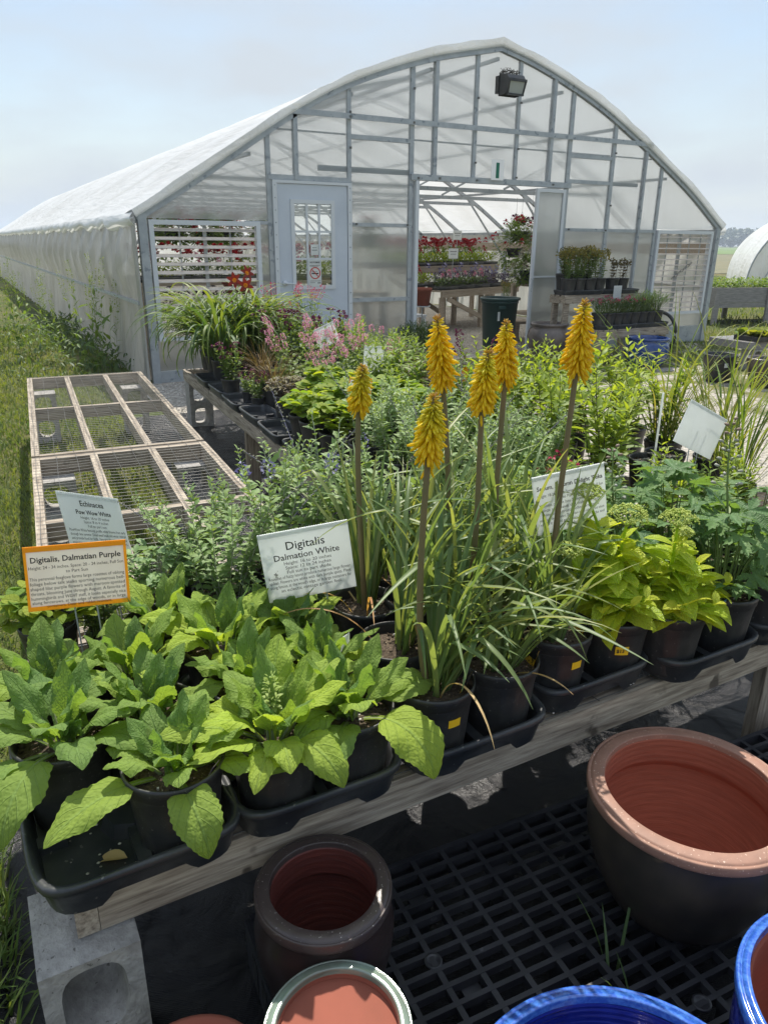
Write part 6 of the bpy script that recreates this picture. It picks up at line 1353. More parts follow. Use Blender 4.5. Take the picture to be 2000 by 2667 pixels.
species('gold', goldf, (301,302), 'golden_potted_perennial', 'potted plant', 'golden perennials on the upper stand')
species('bud', lambda s: phlox(s,'bronze','stemdark',0.26,0.05,6,LEAF_O,0.2,0.03,spike_flowers('dark_bud', M['bronze'], 0.04, 0.02, 40, 0.012, 1.0)), (311,), 'dark_budded_perennial', 'potted plant', 'dark budded perennials on the upper stand')
species('pinks', lambda s: clump(s, 130, 0.17, 0.12, LEAF_N, 0.075, M['dark'], M['stemgreen'], el=(0.2,1.3)) + phlox(s,'sage','stemgreen',0.22,0.03,10,LEAF_N,0.5,0.03,spike_flowers('magenta_flower', M['coral'], 0.008, 0.010, 8, 0.010, 0.6)), (321,), 'potted_pink', 'potted pinks', 'pinks on the lower stand')
species('lav', lambda s: clump(s, 160, 0.26, 0.14, LEAF_N, 0.07, M['sage'], M['stemgreen'], el=(0.3,1.4)), (331,), 'grey_leaved_perennial', 'potted plant', 'grey leaved pots on the lower stand')
GL_P = ((7.30,8.04),(7.48,8.04),(7.67,8.04),(7.86,8.05),(7.38,8.20),(7.57,8.20),(7.76,8.20)); GL = rowlab(GL_P, 'golden perennial on the upper stand')
for i, (x, y) in enumerate(GL_P):
    place('gold', i, x, y, 0.915, GL[i], sc=1.15)
for i, (x, y) in enumerate(((8.12,8.05),(8.31,8.05),(7.70,8.22),(7.40,8.23))):
    place('bud', i, x, y, 0.915, ('dark budded perennial beside the golden ones on the upper stand','rightmost dark budded perennial on the upper stand','tall dark budded plant rising behind the golden ones','tall dark budded plant rising behind the golden ones, farther left')[i], sc=(1.1,1.1,1.45,1.45)[i])
TRAYW = tray_mb(0.72, 0.30, 0.06, (3,1), False).mesh('tray', smooth=False)
for x, y, z, lb in ((7.55,8.10,0.902,'wide black tray under the golden plants'),(8.26,8.10,0.902,'wide black tray under the dark budded plants'),(7.76,7.60,0.477,'black tray of pinks on the lower stand'),(8.40,7.62,0.477,'black tray of grey leaved pots on the lower stand')):
    o = part('pot_tray', TRAYW, M['tray']); o.location = (x,y,z); tag(o, lb, 'tray', 'black trays on the stands by the greenhouse')
for i in range(5): place('pinks', 0, 7.48+i*0.155, 7.58, 0.49, 'magenta flowered pinks on the lower stand, %s from left' % ORD[i], sc=1.12)
for i in range(3): place('lav', 0, 8.27+i*0.15, 7.59, 0.49, 'grey leaved perennial on the lower stand, %s from left' % ORD[i], sc=1.12)
sign('white card sign standing between the two wooden stands', (7.98,7.86,1.03),(8.13,7.86,1.03),(7.98,7.86,0.845), greeked(6,0.3,0.1), foot=0.80, ribs=False)
def lathe_pot(name, label, loc, prof, m, cat='flower pot', seg=64, rf=None, group=None):
    o = single(name, MB().lathe(prof, seg, rf=rf), m, label, cat, group); o.location = loc; return o
lathe_pot('blue_ceramic_pot', 'blue ribbed ceramic pot in front of the lower wooden stand', (8.02,7.18,0), [(0,0),(0.20,0.0),(0.23,0.04),(0.285,0.15),(0.295,0.25),(0.27,0.33),(0.255,0.35),(0.275,0.365),(0.28,0.385),(0.26,0.39),(0.24,0.37),(0.25,0.2),(0.18,0.05),(0,0.05)], mat('blue pot glaze',(0.015,0.06,0.24),(0.01,0.04,0.17),rough=0.2,coat=0.6), rf=lambda r, z, t: r+0.004*np.sin(z*95)*((z > 0.05) & (z < 0.32)))
lathe_pot('ribbed_brown_planter', 'big ribbed brown planter beside the sliding door', (7.10,8.12,0), [(0,0),(0.17,0),(0.19,0.03),(0.27,0.2),(0.295,0.34),(0.27,0.44),(0.235,0.475),(0.25,0.49),(0.265,0.505),(0.262,0.53),(0.235,0.53),(0.21,0.49),(0.2,0.3),(0,0.3)], mat('brown ribbed glaze',(0.17,0.135,0.115),(0.10,0.082,0.072),rough=0.35,coat=0.3,scale=6), rf=lambda r, z, t: r+0.006*np.sin(z*190)*((z > 0.04) & (z < 0.46)))
lathe_pot('red_clay_pot', 'dark red pot right of the ribbed brown planter', (7.47,7.95,0), [(0,0),(0.13,0),(0.17,0.36),(0.175,0.38),(0.16,0.38),(0.13,0.1),(0,0.1)], mat('dark red glaze',(0.16,0.03,0.02),rough=0.35))
t = thing('black_nursery_pot', 'empty black nursery pot with a white label on the grass at the right', 'plant pot', (7.92,5.95,0))
part('pot', MB().lathe([(0,0.01),(0.14,0),(0.155,0.02),(0.19,0.29),(0.197,0.30),(0.197,0.33),(0.185,0.33),(0.18,0.3),(0.145,0.03),(0,0.03)],48), M['black'], t); part('label', MB().box((-0.12,-0.172,0.19),(-0.05,-0.168,0.24)), M['paper'], t, False)
lathe_pot('brown_ceramic_pot', 'brown glazed pot cut by the right edge of the picture', (8.10,5.45,0), [(0,0),(0.12,0),(0.16,0.05),(0.215,0.25),(0.225,0.31),(0.23,0.33),(0.215,0.34),(0.20,0.31),(0.15,0.06),(0,0.05)], mat('brown pot glaze',(0.11,0.085,0.07),(0.06,0.05,0.045),rough=0.35,coat=0.3))
# shrub in a low pot by the doorway
t = thing('potted_juniper', 'green feathery shrub in a wide brown pot left of the open doorway', 'potted shrub', (5.05,8.22,0))
part('pot', MB().lathe([(0,0),(0.16,0),(0.24,0.16),(0.27,0.26),(0.285,0.27),(0.285,0.30),(0.26,0.30),(0.24,0.25),(0,0.24)],48), mat('planter brown',(0.10,0.075,0.065),rough=0.5), t)
for nm, mb_, m_, _ in clump(341, 620, 0.36, 0.30, LEAF_N, 0.075, M['dark'], M['stemgreen'], z0=0.24, el=(-0.1,1.4), tri=2): part(nm, mb_, m_, t)
# black wheels leaning by the stands
t = thing('handcart', 'hand cart tipped up with its wheels against the end wall', 'hand cart', (9.22,8.15,0))
for dx, dy in ((0,0),(0.10,0.42)):
    mb = MB(); n = 40; a = np.linspace(0,2*pi,n+1); mb.tube(np.column_stack([0*a+dx, 0.30*np.cos(a)+dy-0.1, 0.30+0.30*np.sin(a)]), 0.026, 8, cap=False); part('tyre', mb, M['black'], t)
    mb = MB()
    for q in range(5): mb.bar((dx,dy-0.1,0.30),(dx,dy-0.1+0.28*cos(q*1.257),0.30+0.28*sin(q*1.257)),0.02,0.03,(1,0,0))
    mb.lathe([(0,0.03),(0.04,0.03),(0.04,-0.03),(0,-0.03)],14); V = mb.V[-1]; mb.V[-1] = np.column_stack([V[:,2]+dx, V[:,0]+dy-0.1, V[:,1]+0.30]); part('wheel_spokes', mb, M['galv'], t)
part('handle', MB().tube([(0.05,0,0.3),(-0.35,0.15,0.42),(-0.8,0.2,0.40),(-0.9,0.22,0.36)],0.014,8), M['galv'], t)
# garden hose
xs = np.linspace(5.6, 13.5, 90); hz = MB().tube(np.column_stack([xs, 8.25-0.50*(xs-6)*0.8*np.clip((xs-5.5)/4,0.2,1)+0.05*np.sin(xs*3.1), 0.018+0*xs]), 0.012, 8)
tag(part('garden_hose', hz, mat('hose',(0.22,0.30,0.11),rough=0.5)), 'green garden hose lying across the yard before the greenhouse', 'garden hose')
# lettuce bench
t = thing('low_bench', 'low grey timber bench with trays of lettuce at the right edge', 'bench', (10.42,6.2,0), radians(-4))
part('front_board', MB().box((-1.5,-0.02,0.275),(2.2,0.018,0.37)), M['planter'], t, False); part('back_board', MB().box((-1.5,0.62,0.275),(2.2,0.658,0.37)), M['planter'], t, False); part('side_board', MB().box((-1.5,0.02,0.275),(-1.46,0.618,0.368)), M['planter'], t, False)
part('top_mesh', MB().box((-1.45,0.02,0.366),(2.2,0.618,0.3695)), M['wire'], t, False)
block((9.10,6.36,-0.125), radians(-4), 'concrete block holding up the lettuce bench')
M['lettuce'] = leafm('lettuce leaf', (0.12,0.20,0.035), (0.09,0.15,0.03), (0.24,0.26,0.04), 0.3)
for i in range(3):
    tr = thing('lettuce_tray', ('black tray of yellow green lettuce at the left end of the low bench','black tray of lettuce with reddish leaves on the low bench','black tray of lettuce at the picture edge')[i], 'plant tray', (9.28+i*0.52,6.42-i*0.035,0.371), radians(-4), 'lettuce trays')
    mb = MB(); w_, d_ = 0.25, 0.2
    mb.box((-w_,-d_,0),(w_,-d_+0.006,0.06)).box((-w_,d_-0.006,0),(w_,d_,0.06)).box((-w_,-d_+.006,0),(-w_+0.006,d_-.006,0.06)).box((w_-0.006,-d_+.006,0),(w_,d_-.006,0.06)).box((-w_+.006,-d_+.006,0),(w_-.006,d_-.006,0.045)); part('tray', mb, M['black'], tr, False)
    g = np.random.default_rng(400+i); mb = MB()
    for q in range(14):
        c = np.array([g.uniform(-w_+0.03,w_-0.03), g.uniform(-d_+0.03,d_-0.03), 0.045]); k = 12; a = np.arange(k)*2.4
        mb.inst(LEAF_R, scaled(frames(rdir(g.uniform(0.5,1.4,k), a)), g.uniform(0.06,0.15,k)), np.tile(c,(k,1)), g.random(k))
    part('lettuce_leaves', mb, M['lettuce'], tr)
# raised planter
t = thing('raised_planter', 'tall grey timber planter bed on legs full of seedlings at the right', 'planter', (15.3,10.2,0), radians(-13))
mb = MB()
for (z0, z1) in ((0.335,0.43),(0.435,0.735)): mb.box((-1.75,-0.02,z0),(1.9,0.02,z1)).box((-1.75,1.18,z0),(1.9,1.22,z1)).box((-1.75,0.021,z0),(-1.71,1.179,z1))
part('boards', mb, M['planter'], t, False)
for x in (-1.76,-0.45,0.9):
    for y in (-0.045, 1.245): part('leg', MB().box((x,y-0.022,0),(x+0.12,y+0.022,0.74)), M['planter'], t, False)
part('soil_bed', MB().box((-1.70,0.021,0.5),(1.89,1.179,0.68)), M['soil'], t, False)
g = np.random.default_rng(41); mb = MB(); n_ = 2600; P = np.column_stack([g.uniform(-1.7,1.85,n_), g.uniform(0.04,1.15,n_), 0.68+g.uniform(0.02,0.2,n_)]); mb.inst(LEAF_O, scaled(frames(rdir(g.uniform(-0.2,1.0,n_), g.uniform(0,6.28,n_))), g.uniform(0.05,0.11,n_)), P, g.uniform(0,0.5,n_)); part('seedlings', mb, M['mid'], t)
# second hoop house
h2 = thing('hoop_house', 'second white film hoop house at the right edge', 'greenhouse', (27.5,14.2,0), radians(-50))
a = np.linspace(pi, 0, 40); px_ = 4.75*np.sign(np.cos(a))*np.abs(np.cos(a))**0.9; pz_ = 3.3*np.sin(a)**0.85; ys = np.linspace(0, 14, 60)
G = np.zeros((40,60,3)); G[...,0] = px_[:,None]*(1-0.004*np.cos(ys*2*pi/1.8)[None,:]); G[...,1] = ys[None,:]; G[...,2] = pz_[:,None]*(1+0.004*np.cos(ys*2*pi/1.8)[None,:]); part('roof_cover', MB().grid(G), M['film'], h2)
q = np.linspace(0, 1, 18)[None,:]; G = np.zeros((40,18,3)); G[...,0] = px_[:,None]; G[...,2] = pz_[:,None]*q; G[...,1] = -0.02+0.03*vnoise(G[...,0]*3, G[...,2]*2.2, 1.4, 21); part('end_cover', MB().grid(G), film('end film',(0.80,0.81,0.81),0.4,0.04,sc=(2.5,1,0.8),bd=0.06), h2)
part('end_hoop', MB().tube(np.column_stack([px_,0*px_-0.06,pz_]),0.03,8), M['galv'], h2); part('end_rail', MB().box((-4.1,-0.09,1.06),(4.1,-0.05,1.12)), M['alu'], h2, False)
mb = MB()
for x, xb in ((-3.9,-4.4),(-3.2,-3.0),(-3.6,-2.6),(-2.0,-3.0),(-1.9,-1.9)): mb.bar((x,-0.07,1.05),(xb,-0.07,0.05),0.035,0.035,(0,1,0))
part('braces', mb, M['galv'], h2, False)
# ------------------------------------------------------------------ inside the greenhouse
rot = radians(21.5)
def inner_bench(name, label, p, L_, D_, z, sh=0.0):
    t = thing(name, label, 'bench', p, rot, 'plant benches inside the greenhouse')
    part('top', MB().box((0,0,z-0.03),(L_,D_,z)), M['tablewood'], t, False); part('apron', MB().box((0.02,0.01,z-0.13),(L_-0.02,0.045,z-0.031)), M['tablewood'], t, False)
    for x in (0.06, L_/2, L_-0.14):
        for y in (0.05, D_-0.12): part('leg', MB().box((x,y,0),(x+0.09,y+0.07,z-0.131)), M['tablewood'], t, False)
    part('brace', MB().bar((0.2,0.03,z-0.15),(L_/2,0.03,0.2),0.03,0.08), M['tablewood'], t, False)
    return t
inner_bench('plant_bench', 'lower bench of bedding plants seen through the open doorway', (7.60,11.62,0), 2.75, 0.8, 0.75)
inner_bench('plant_bench', 'upper bench of red geraniums seen through the open doorway', (6.6,12.1,0), 4.0, 0.7, 1.14)
def bedding(s, lm, fm=None, fn=0, n=230, h=0.14): 
    g = np.random.default_rng(s); lf = MB(); P = np.column_stack([g.uniform(-0.26,0.26,n), g.uniform(-0.15,0.15,n), 0.06+h*g.random(n)]); lf.inst(LEAF_O, scaled(frames(rdir(g.uniform(-0.1,1.2,n), g.uniform(0,6.28,n))), g.uniform(0.04,0.075,n)), P, g.uniform(0,0.6,n))
    out = [('foliage', lf, M[lm], [])]
    if fm:
        for i in range(fn):
            fb = MB()
            c = np.array([g.uniform(-0.25,0.25), g.uniform(-0.14,0.14), 0.09+h+g.uniform(0,0.10)]); k = 26; r_ = g.uniform(0.025,0.05); d = rdir(g.uniform(-0.6,1.5,k), g.uniform(0,6.28,k)); fb.inst(LEAF_R, scaled(frames(d), 0.035+0*d[:,0]), c+d*r_*0.6, g.random(k)); out.append(('flower_cluster', fb, M[fm], []))
    return out
def flat(key, lm, fm, fn, seeds, grp, **k):
    def fnn(s):
        mb = MB().box((-0.27,-0.16,0.0),(0.27,0.16,0.055)); return [('tray', mb, M['black'], [])] + bedding(s, lm, fm, fn, **k)
    PROTO[key] = [dict(fn=fnn, seed=s_, root=None, nm='bedding_tray', cat='plant tray', group=grp) for s_ in seeds]
def place_flat(key, i, x, y, z, label, rz, sc=1.0):
    d = PROTO[key][i % len(PROTO[key])]
    if d['root'] is None:
        d['root'] = build(d['nm'], label, d['cat'], d['fn'](d['seed']), (x,y,z), rz, d['group'], pot=False); d['root'].scale = (sc,)*3; refresh(); return
    dup(d['root'], (x,y,z), rz, sc, label, d['group'])
flat('ger', 'mid', 'red', 17, (501,502), 'red geranium trays inside', h=0.22); flat('gern', 'limeleaf', 'red', 2, (503,), 'green bedding trays inside', h=0.16)
flat('purp', 'purple', 'violet', 3, (504,), 'purple bedding trays inside', h=0.16); flat('greenb', 'dark', 'pink', 3, (505,506), 'green bedding trays inside', h=0.13)
def RB(x, y, p=(7.60,11.62)): return (p[0]+x*cos(rot)-y*sin(rot), p[1]+x*sin(rot)+y*cos(rot))
for i in range(5):
    x, y = RB(0.3+i*0.54, 0.2); place_flat('greenb' if i < 3 else 'purp', i, x, y, 0.752, 'bedding tray at the front of the lower inside bench, %s from left' % ORD[i], rot)
    x, y = RB(0.1+i*0.55, 0.58); place_flat('gern' if i == 0 else 'purp', i, x, y, 0.80, 'bedding tray at the back of the lower inside bench, %s from left' % ORD[i], rot)
for i in range(7):
    x, y = RB(0.3+i*0.56, 0.17, (6.6,12.1)); place_flat('gern', i, x, y, 1.142, 'green leafed tray on the upper inside bench, %s from left' % ORD[i], rot)
    x, y = RB(0.3+i*0.56, 0.50, (6.6,12.1)); place_flat('ger', i, x, y, 1.16, 'red geranium tray on the upper inside bench, %s from left' % ORD[i], rot, 1.15)
for (x, y, z, w_, lb) in ((7.75,11.55,1.30,0.2,'white card standing in front of the red geraniums'),(8.6,12.7,1.62,0.2,'white card raised above the red geraniums')):
    t = thing('price_card', lb, 'sign', (x,y,z)); part('card', MB().box((-w_/2,-0.002,0),(w_/2,0.002,0.17)), M['paper'], t, False); part('post', MB().box((-0.006,0.004,-0.35),(0.006,0.01,0.1)), M['galv'], t, False); part('lettering', MB().box((-0.07,-0.004,0.11),(0.07,-0.003,0.125)).box((-0.06,-0.004,0.07),(0.06,-0.003,0.08)), mat('card print',(0.3,0.3,0.3)), t, False)
# hanging baskets
def hb(seed, x, y, z, r, h, fm, nf, label):
    g = np.random.default_rng(seed); t = thing('hanging_basket', label, 'hanging basket', (x,y,z), 0, 'hanging baskets inside'); n = 900
    part('basket', MB().lathe([(0,0),(0.10,0),(0.15,0.15),(0.155,0.16),(0.14,0.16),(0,0.14)],24), M['black'], t)
    d = rdir(g.uniform(-1.0,1.4,n), g.uniform(0,6.28,n)); P = d*[r,r,h]*g.uniform(0.5,1,n)[:,None]+[0,0,0.14]; mb = MB().inst(LEAF_O, scaled(frames(d*[1,1,0.3]), g.uniform(0.05,0.09,n)), P, g.uniform(0,0.5,n)); part('foliage', mb, M['mid'], t)
    for i in range(nf):
        fb = MB()
        d = rdir(g.uniform(0.0,1.4,1), g.uniform(0,6.28,1))[0]; c = d*[r*1.1,r*1.1,h*1.15]+[0,0,0.14]; k = 22; dd = rdir(g.uniform(-0.6,1.5,k), g.uniform(0,6.28,k)); fb.inst(LEAF_R, scaled(frames(dd), 0.035+0*dd[:,0]), c+dd*0.03, g.random(k)); part('flower_cluster', fb, M[fm], t)
    part('hanger', MB().tube([(0.13,0,0.15),(0,0,0.5),(0,0,min(2.33,archz(x)-0.15)-z)],0.003,4).tube([(-0.13,0,0.15),(0,0,0.5)],0.003,4).tube([(0,0.13,0.15),(0,0,0.5)],0.003,4), M['wire'], t)
    return t
hb(601, 8.98,11.4,1.32,0.40,0.48,'red',16,'hanging basket of red flowers at the right of the open doorway')
hb(602, 9.35,11.7,1.62,0.26,0.26,'wine',9,'darker hanging basket above the red one by the sliding door')
hb(603, 5.75,11.2,1.52,0.20,0.22,'red',9,'red hanging basket cut by the left post of the open doorway')
for i, (x, y, z) in enumerate(((2.75,11.1,1.55),(3.25,11.4,1.55),(3.9,12.4,1.55),(4.7,12.9,1.6),(2.95,13.2,1.55))): hb(604+i, x, y, z, 0.26, 0.24, 'red', 9, ('red hanging basket behind the left louvres, nearest','red hanging basket behind the left louvres, second','hanging basket seen through the door window','hanging basket farther inside behind the door window','red hanging basket deep behind the left louvres')[i])
# left inner shelving behind the louvres
def shelf(label, x0, x1, y0, y1, zs):
    t = thing('plant_shelf', label, 'shelf', ((x0+x1)/2,(y0+y1)/2,0)); w, d = (x1-x0)/2, (y1-y0)/2
    for z in zs: part('shelf_board', MB().box((-w,-d,z-0.04),(w,d,z)), M['tablewood'], t, False)
    for sx in (-1,0,1):
        for sy in (-1,1): part('leg', MB().box((sx*(w-0.04)-0.04,sy*(d-0.05)-0.03,0),(sx*(w-0.04)+0.04,sy*(d-0.05)+0.03,zs[-1]-0.041)), M['tablewood'], t, False)
shelf('two tier timber shelf of pots behind the left louvres', 1.95, 4.9, 10.0, 10.8, (0.70,1.05))
for i in range(5): 
    place_flat('greenb' if i % 2 else 'gern', i, 2.3+i*0.58, 10.25, 1.052, 'leafy tray on the upper shelf behind the louvres, %s from left' % ORD[i], 0); place_flat('ger', i, 2.25+i*0.58, 10.6, 1.052, 'red geranium tray on the shelf behind the louvres, %s from left' % ORD[i], 0, 1.1)
    place_flat('purp', i, 2.3+i*0.58, 10.25, 0.702, 'dark leaved tray on the lower shelf behind the louvres, %s from left' % ORD[i], 0)
shelf('timber shelf behind the clear panels left of the doorway', 4.5, 5.15, 9.3, 9.9, (0.32,0.92))
for z, lb in ((0.0,'orange clay pot behind the left louvres'),(0.3,'orange clay pot stacked on another behind the left louvres')):
    lathe_pot('clay_pot', lb, (3.02,9.35,0.62+z*0.8), [(0,0),(0.10,0),(0.15,0.2),(0.165,0.2),(0.165,0.25),(0.15,0.25),(0.10,0.05),(0,0.05)], flatterr, group='orange clay pots inside')
shelf('small timber table under the orange clay pots', 2.75, 3.25, 9.15, 9.6, (0.61,))
# right inner things
shelf('timber shelf behind the sliding door', 8.0, 9.0, 9.5, 10.2, (0.50,0.95))
for i in range(2): place_flat('greenb', i, 8.25+i*0.5, 9.8, 0.952, 'leafy tray on the shelf behind the sliding door, %s from left' % ORD[i], 0)
t = thing('trash_can', 'tall dark green trash can just inside the open doorway', 'trash can', (7.12,9.30,0)); t.scale = (1.06,1.06,1.08)
cg = mat('dark green plastic',(0.018,0.055,0.050),(0.014,0.045,0.042),rough=0.4,scale=5)
part('bin', MB().lathe([(0,0.01),(0.20,0.0),(0.215,0.02),(0.255,0.66),(0.262,0.66),(0.265,0.70),(0.255,0.70),(0.25,0.66),(0.205,0.04),(0,0.04)],48), cg, t)
part('lip', MB().lathe([(0.266,0.70),(0.285,0.705),(0.29,0.72),(0.285,0.735),(0.268,0.74),(0.256,0.73),(0.255,0.701)],48), cg, t)
part('side_handle', MB().box((-0.20,-0.27,0.60),(-0.10,-0.235,0.64)), cg, t, False); part('label', MB().box((-0.19,-0.22,0.44),(-0.155,-0.214,0.56)), M['paper'], t, False)
t = thing('white_stool', 'low white plastic stool inside the doorway', 'stool', (6.75,11.3,0))
part('seat', MB().box((-0.2,-0.2,0.36),(0.2,0.2,0.40)), M['alu'], t, False)
for sx in (-1,1):
    for sy in (-1,1): part('leg', MB().bar((sx*0.16,sy*0.16,0.36),(sx*0.2,sy*0.2,0),0.05,0.05,(0,1,0)), M['alu'], t, False)
lathe_pot('clay_pot', 'terracotta pot on a small stand inside the doorway', (6.42,10.4,0.62), [(0,0),(0.11,0),(0.14,0.22),(0.15,0.22),(0.15,0.27),(0.14,0.27),(0.1,0.05),(0,0.05)], flatterr, group='orange clay pots inside')
t = thing('pot_stand', 'thin metal stand holding a terracotta pot inside the doorway', 'plant stand', (6.42,10.4,0)); part('post', MB().tube([(0,0,0),(0,0,0.61)],0.012,8).lathe([(0.13,0.60),(0.13,0.615),(0,0.615)],24), M['galv'], t); part('feet', MB().bar((-0.15,0,0.01),(0.15,0,0.01),0.02,0.02).bar((0,-0.15,0.012),(0,0.15,0.012),0.02,0.02), M['galv'], t, False)
lathe_pot('white_pot', 'white pot on the low crate right of the trash can', (8.10,10.35,0.33), [(0,0),(0.12,0),(0.16,0.26),(0.165,0.28),(0.15,0.28),(0.1,0.05),(0,0.05)], M['alu'])
shelf('low timber crate under the white pot', 7.8, 8.5, 10.1, 10.6, (0.32,))
place('gold', 0, 8.05, 10.35, 0.5, 'leafy plant in the white pot inside', sc=0.9, group='plants in the inside pots')
hb(620, 7.95, 9.7, 1.0, 0.30, 0.26, 'silver', 16, 'pale flowered basket blurred behind the sliding door')
# ------------------------------------------------------------------ weeds, grass and stones on the left
def dock(s):
    g = np.random.default_rng(s)
    return phlox(s,'mid','stemgreen',1.15,0.16,5,LEAF_L,0.18,0.10,spike_flowers('seed_cluster', M['mid'], 0.40, 0.022, 90, 0.009, 1.0),1,0.3,2.4,0.10,0.6)
species('dock', dock, (701,702), 'tall_dock_weed', 'weed', 'tall weeds by the film side wall')
def place_w(key, i, x, y, label, sc):
    d = PROTO[key][i % 2]
    if d['root'] is None:
        d['root'] = build(d['nm'], label, d['cat'], d['fn'](d['seed']), (x,y,-0.14*sc), R.uniform(0,6), d['group'], pot=False); d['root'].scale = (sc,)*3; refresh(); return
    dup(d['root'], (x,y,-0.14*sc), R.uniform(0,6), sc, label, d['group'])
DKP = ((1.42,9.9,1.0),(1.28,10.2,0.95),(1.52,10.0,0.7),(1.0,11.0,0.75),(0.78,11.6,0.95),(0.62,11.4,0.9),(0.9,12.2,0.8),(0.50,12.6,0.7),(1.1,10.6,0.6)); DK = rowlab(DKP, 'tall dock weed by the film wall', 0.35)
for i, (x, y, s_) in enumerate(((1.42,9.9,1.0),(1.28,10.2,0.95),(1.52,10.0,0.7),(1.0,11.0,0.75),(0.78,11.6,0.95),(0.62,11.4,0.9),(0.9,12.2,0.8),(0.50,12.6,0.7),(1.1,10.6,0.6))):
    place_w('dock', i, x, y, DK[i], s_)
wb = MB(); g = np.random.default_rng(71); n_ = 1500
px_ = g.uniform(0.3,1.72,n_*3); py_ = g.uniform(9.2,16,n_*3); ok = (g.random(n_*3) < np.clip((px_-0.1)/1.5,0,1)**2*0.45+0.02); px_, py_ = px_[ok], py_[ok]; k = len(px_)
wb.inst(LEAF_L, scaled(frames(rdir(g.uniform(0.1,1.3,k), g.uniform(0,6.28,k))), g.uniform(0.06,0.15,k)), np.column_stack([px_,py_,g.uniform(0,0.26,k)*np.clip(px_-0.2,0.1,1)]), g.uniform(0,0.5,k))
struct('weed_growth', wb, M['dark'], kind='stuff', label='knee high green weeds along the foot of the film side wall')
M['turf'] = leafm('turf blade', (0.075,0.125,0.026), (0.055,0.10,0.022), (0.155,0.175,0.06), 0.35)
gb = MB(); g = np.random.default_rng(72)
def turf(n, x0, x1, y0, y1, h, w, mask=None, ty=0.45):
    x = g.uniform(x0,x1,n); y = g.uniform(y0,y1,n)
    if mask is not None: m = mask(x, y); x, y = x[m], y[m]
    k = len(x); blades(gb, np.column_stack([x,y,0*x-0.012]), g.uniform(0,6.28,k), g.uniform(0.8,1.5,k), h*g.uniform(0.5,1.3,k), w, g.uniform(0.1,1.5,k), 3, 1.5, 0.2, np.clip(g.normal(ty,0.22,k)+0.35*vnoise(x*2,y*2,1.2,4),0.001,1))
nofab = lambda x, y: (x < -0.17+0.04*np.sin(y*9)) | (y > 2.15) & (x < 0.80+0.07*(y-2)+0.05*np.sin(y*5))
turf(9000, -0.75, -0.13, 0.9, 2.2, 0.07, 0.004, nofab); turf(20000, -0.9, 1.3, 2.2, 5.0, 0.05, 0.005, nofab); turf(16000, -1.2, 1.75, 5.0, 9.0, 0.06, 0.008, nofab); turf(9000, -2, 1.75, 9, 16, 0.08, 0.014)
turf(900, -0.30, -0.14, 1.1, 2.0, 0.14, 0.005, None, 0.2); turf(7000, 8.3, 13.5, 5.2, 9.5, 0.06, 0.011, None, 0.6); turf(2500, 6.2, 11, 7.0, 8.7, 0.07, 0.010, lambda x, y: vnoise(x, y, 3, 9) > -0.1, 0.4)
turf(5000, 11.3, 22, 9, 18, 0.12, 0.02, None, 0.5)
struct('lawn_grass', gb, M['turf'], kind='stuff', label='mown lawn blades beside the benches and benches further right')
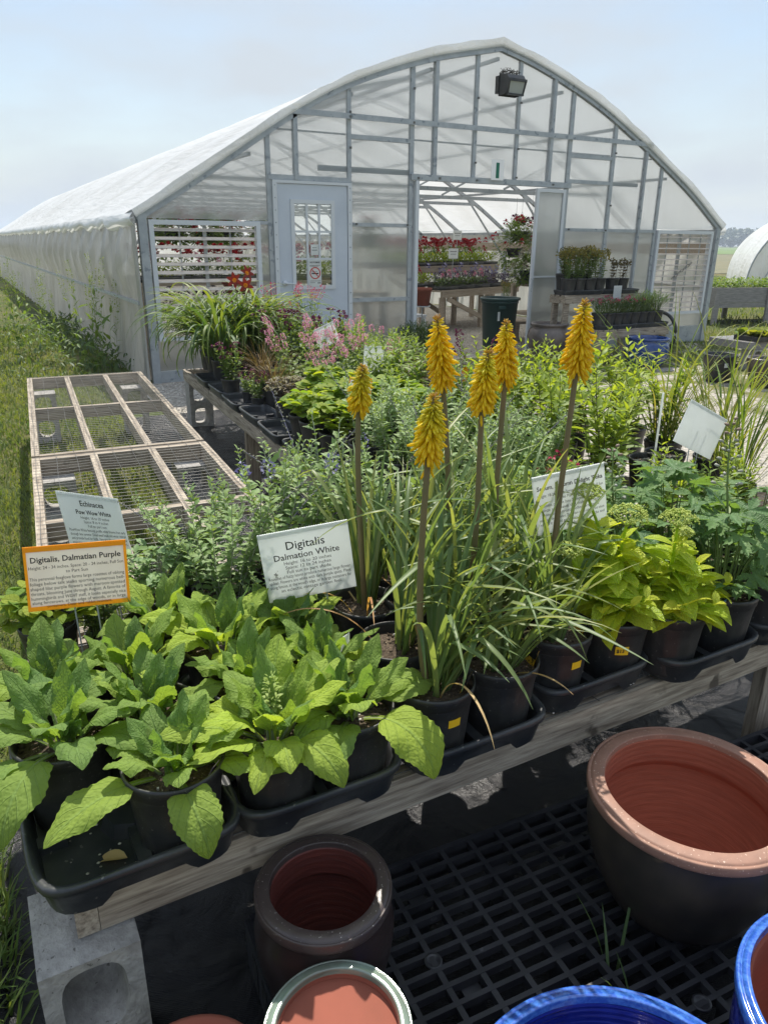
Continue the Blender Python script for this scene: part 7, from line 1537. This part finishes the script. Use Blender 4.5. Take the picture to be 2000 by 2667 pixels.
# loose stones on the yard
g = np.random.default_rng(73); sb = MB(); n_ = 9000; x = g.uniform(2.7,7.5,n_); y = g.uniform(1.2,8.6,n_); s_ = g.uniform(0.005,0.013,n_)
ang = g.uniform(0,6.28,n_); Mx = np.zeros((n_,3,3)); Mx[:,0,0] = np.cos(ang); Mx[:,0,1] = -np.sin(ang)*0.7; Mx[:,1,0] = np.sin(ang); Mx[:,1,1] = np.cos(ang)*0.7; Mx[:,2,2] = 0.55
OCT = (np.array([(1,0,0),(0,1,0),(-1,0,0),(0,-1,0),(0,0,1),(0,0,-1)],float), np.array([(0,1,4,4),(1,2,4,4),(2,3,4,4),(3,0,4,4)]), np.zeros((6,2)))
sb.inst(OCT, scaled(Mx, s_), np.column_stack([x,y,0*x+0.002]), g.random(n_))
x = g.uniform(1.6,2.3,900); y = g.uniform(7.0,8.7,900); Mx2 = Mx[:900]; sb.inst(OCT, scaled(Mx2, g.uniform(0.01,0.022,900)), np.column_stack([x,y,0*x+0.004]), g.random(900))
x = g.uniform(5.3,9.5,2500); y = g.uniform(8.9,13.5,2500); sb.inst(OCT, scaled(Mx[:2500], g.uniform(0.01,0.02,2500)), np.column_stack([x,y,0*x+0.004]), g.random(2500))
struct('loose_gravel', sb, mat('stone chips',(0.30,0.275,0.24),(0.22,0.20,0.175),rough=0.9,tcol=(0.56,0.52,0.46),scale=3), smooth=False, kind='stuff', label='pale stone chips scattered over the yard')
# ------------------------------------------------------------------ distance
fm = mat('crop field', (0.13,0.20,0.05), (0.10,0.16,0.045), rough=0.95, scale=0.05)
struct('crop_field', MB().grid(sheet(120, 900, 95, 380, 0.05)), fm)
struct('dry_meadow', MB().grid(sheet(28, 500, 30, 94, 0.02)), mat('dry meadow',(0.17,0.15,0.08),(0.12,0.12,0.06),rough=0.95,scale=0.3))
g = np.random.default_rng(81); tb = MB(); n_ = 26000; x = g.uniform(280,1150,n_); top = 10+3*np.sin(x*0.021)+2.5*np.sin(x*0.063+1)+2*np.sin(x*0.17); y = 470+g.uniform(0,40,n_)-x*0.05; z = top*np.sqrt(g.random(n_))
tb.inst(LEAF_R, scaled(frames(rdir(g.uniform(-0.5,1.5,n_), g.uniform(0,6.28,n_))), g.uniform(2.0,4.5,n_)), np.column_stack([x,y,z]), g.uniform(0,0.6,n_))
struct('far_wood', tb, leafm('far trees',(0.030,0.060,0.025),tint=(0.05,0.08,0.03),tl=0.1), kind='stuff', label='dense wood along the horizon beyond the fields')
hz_ = bpy.data.materials.new('haze'); hz_.use_nodes = True; nt = hz_.node_tree; nt.nodes.clear(); o = N(nt,'ShaderNodeOutputMaterial'); v = N(nt,'ShaderNodeVolumePrincipled'); v.inputs['Density'].default_value = 0.0007; v.inputs['Color'].default_value = (0.75,0.86,1.0,1); v.inputs['Anisotropy'].default_value = 0.2
nt.links.new(v.outputs[0], o.inputs['Volume'])
if True:
    struct('haze', MB().box((-720,-70,-1.2),(1650,2650,40)), hz_, False, 'stuff')
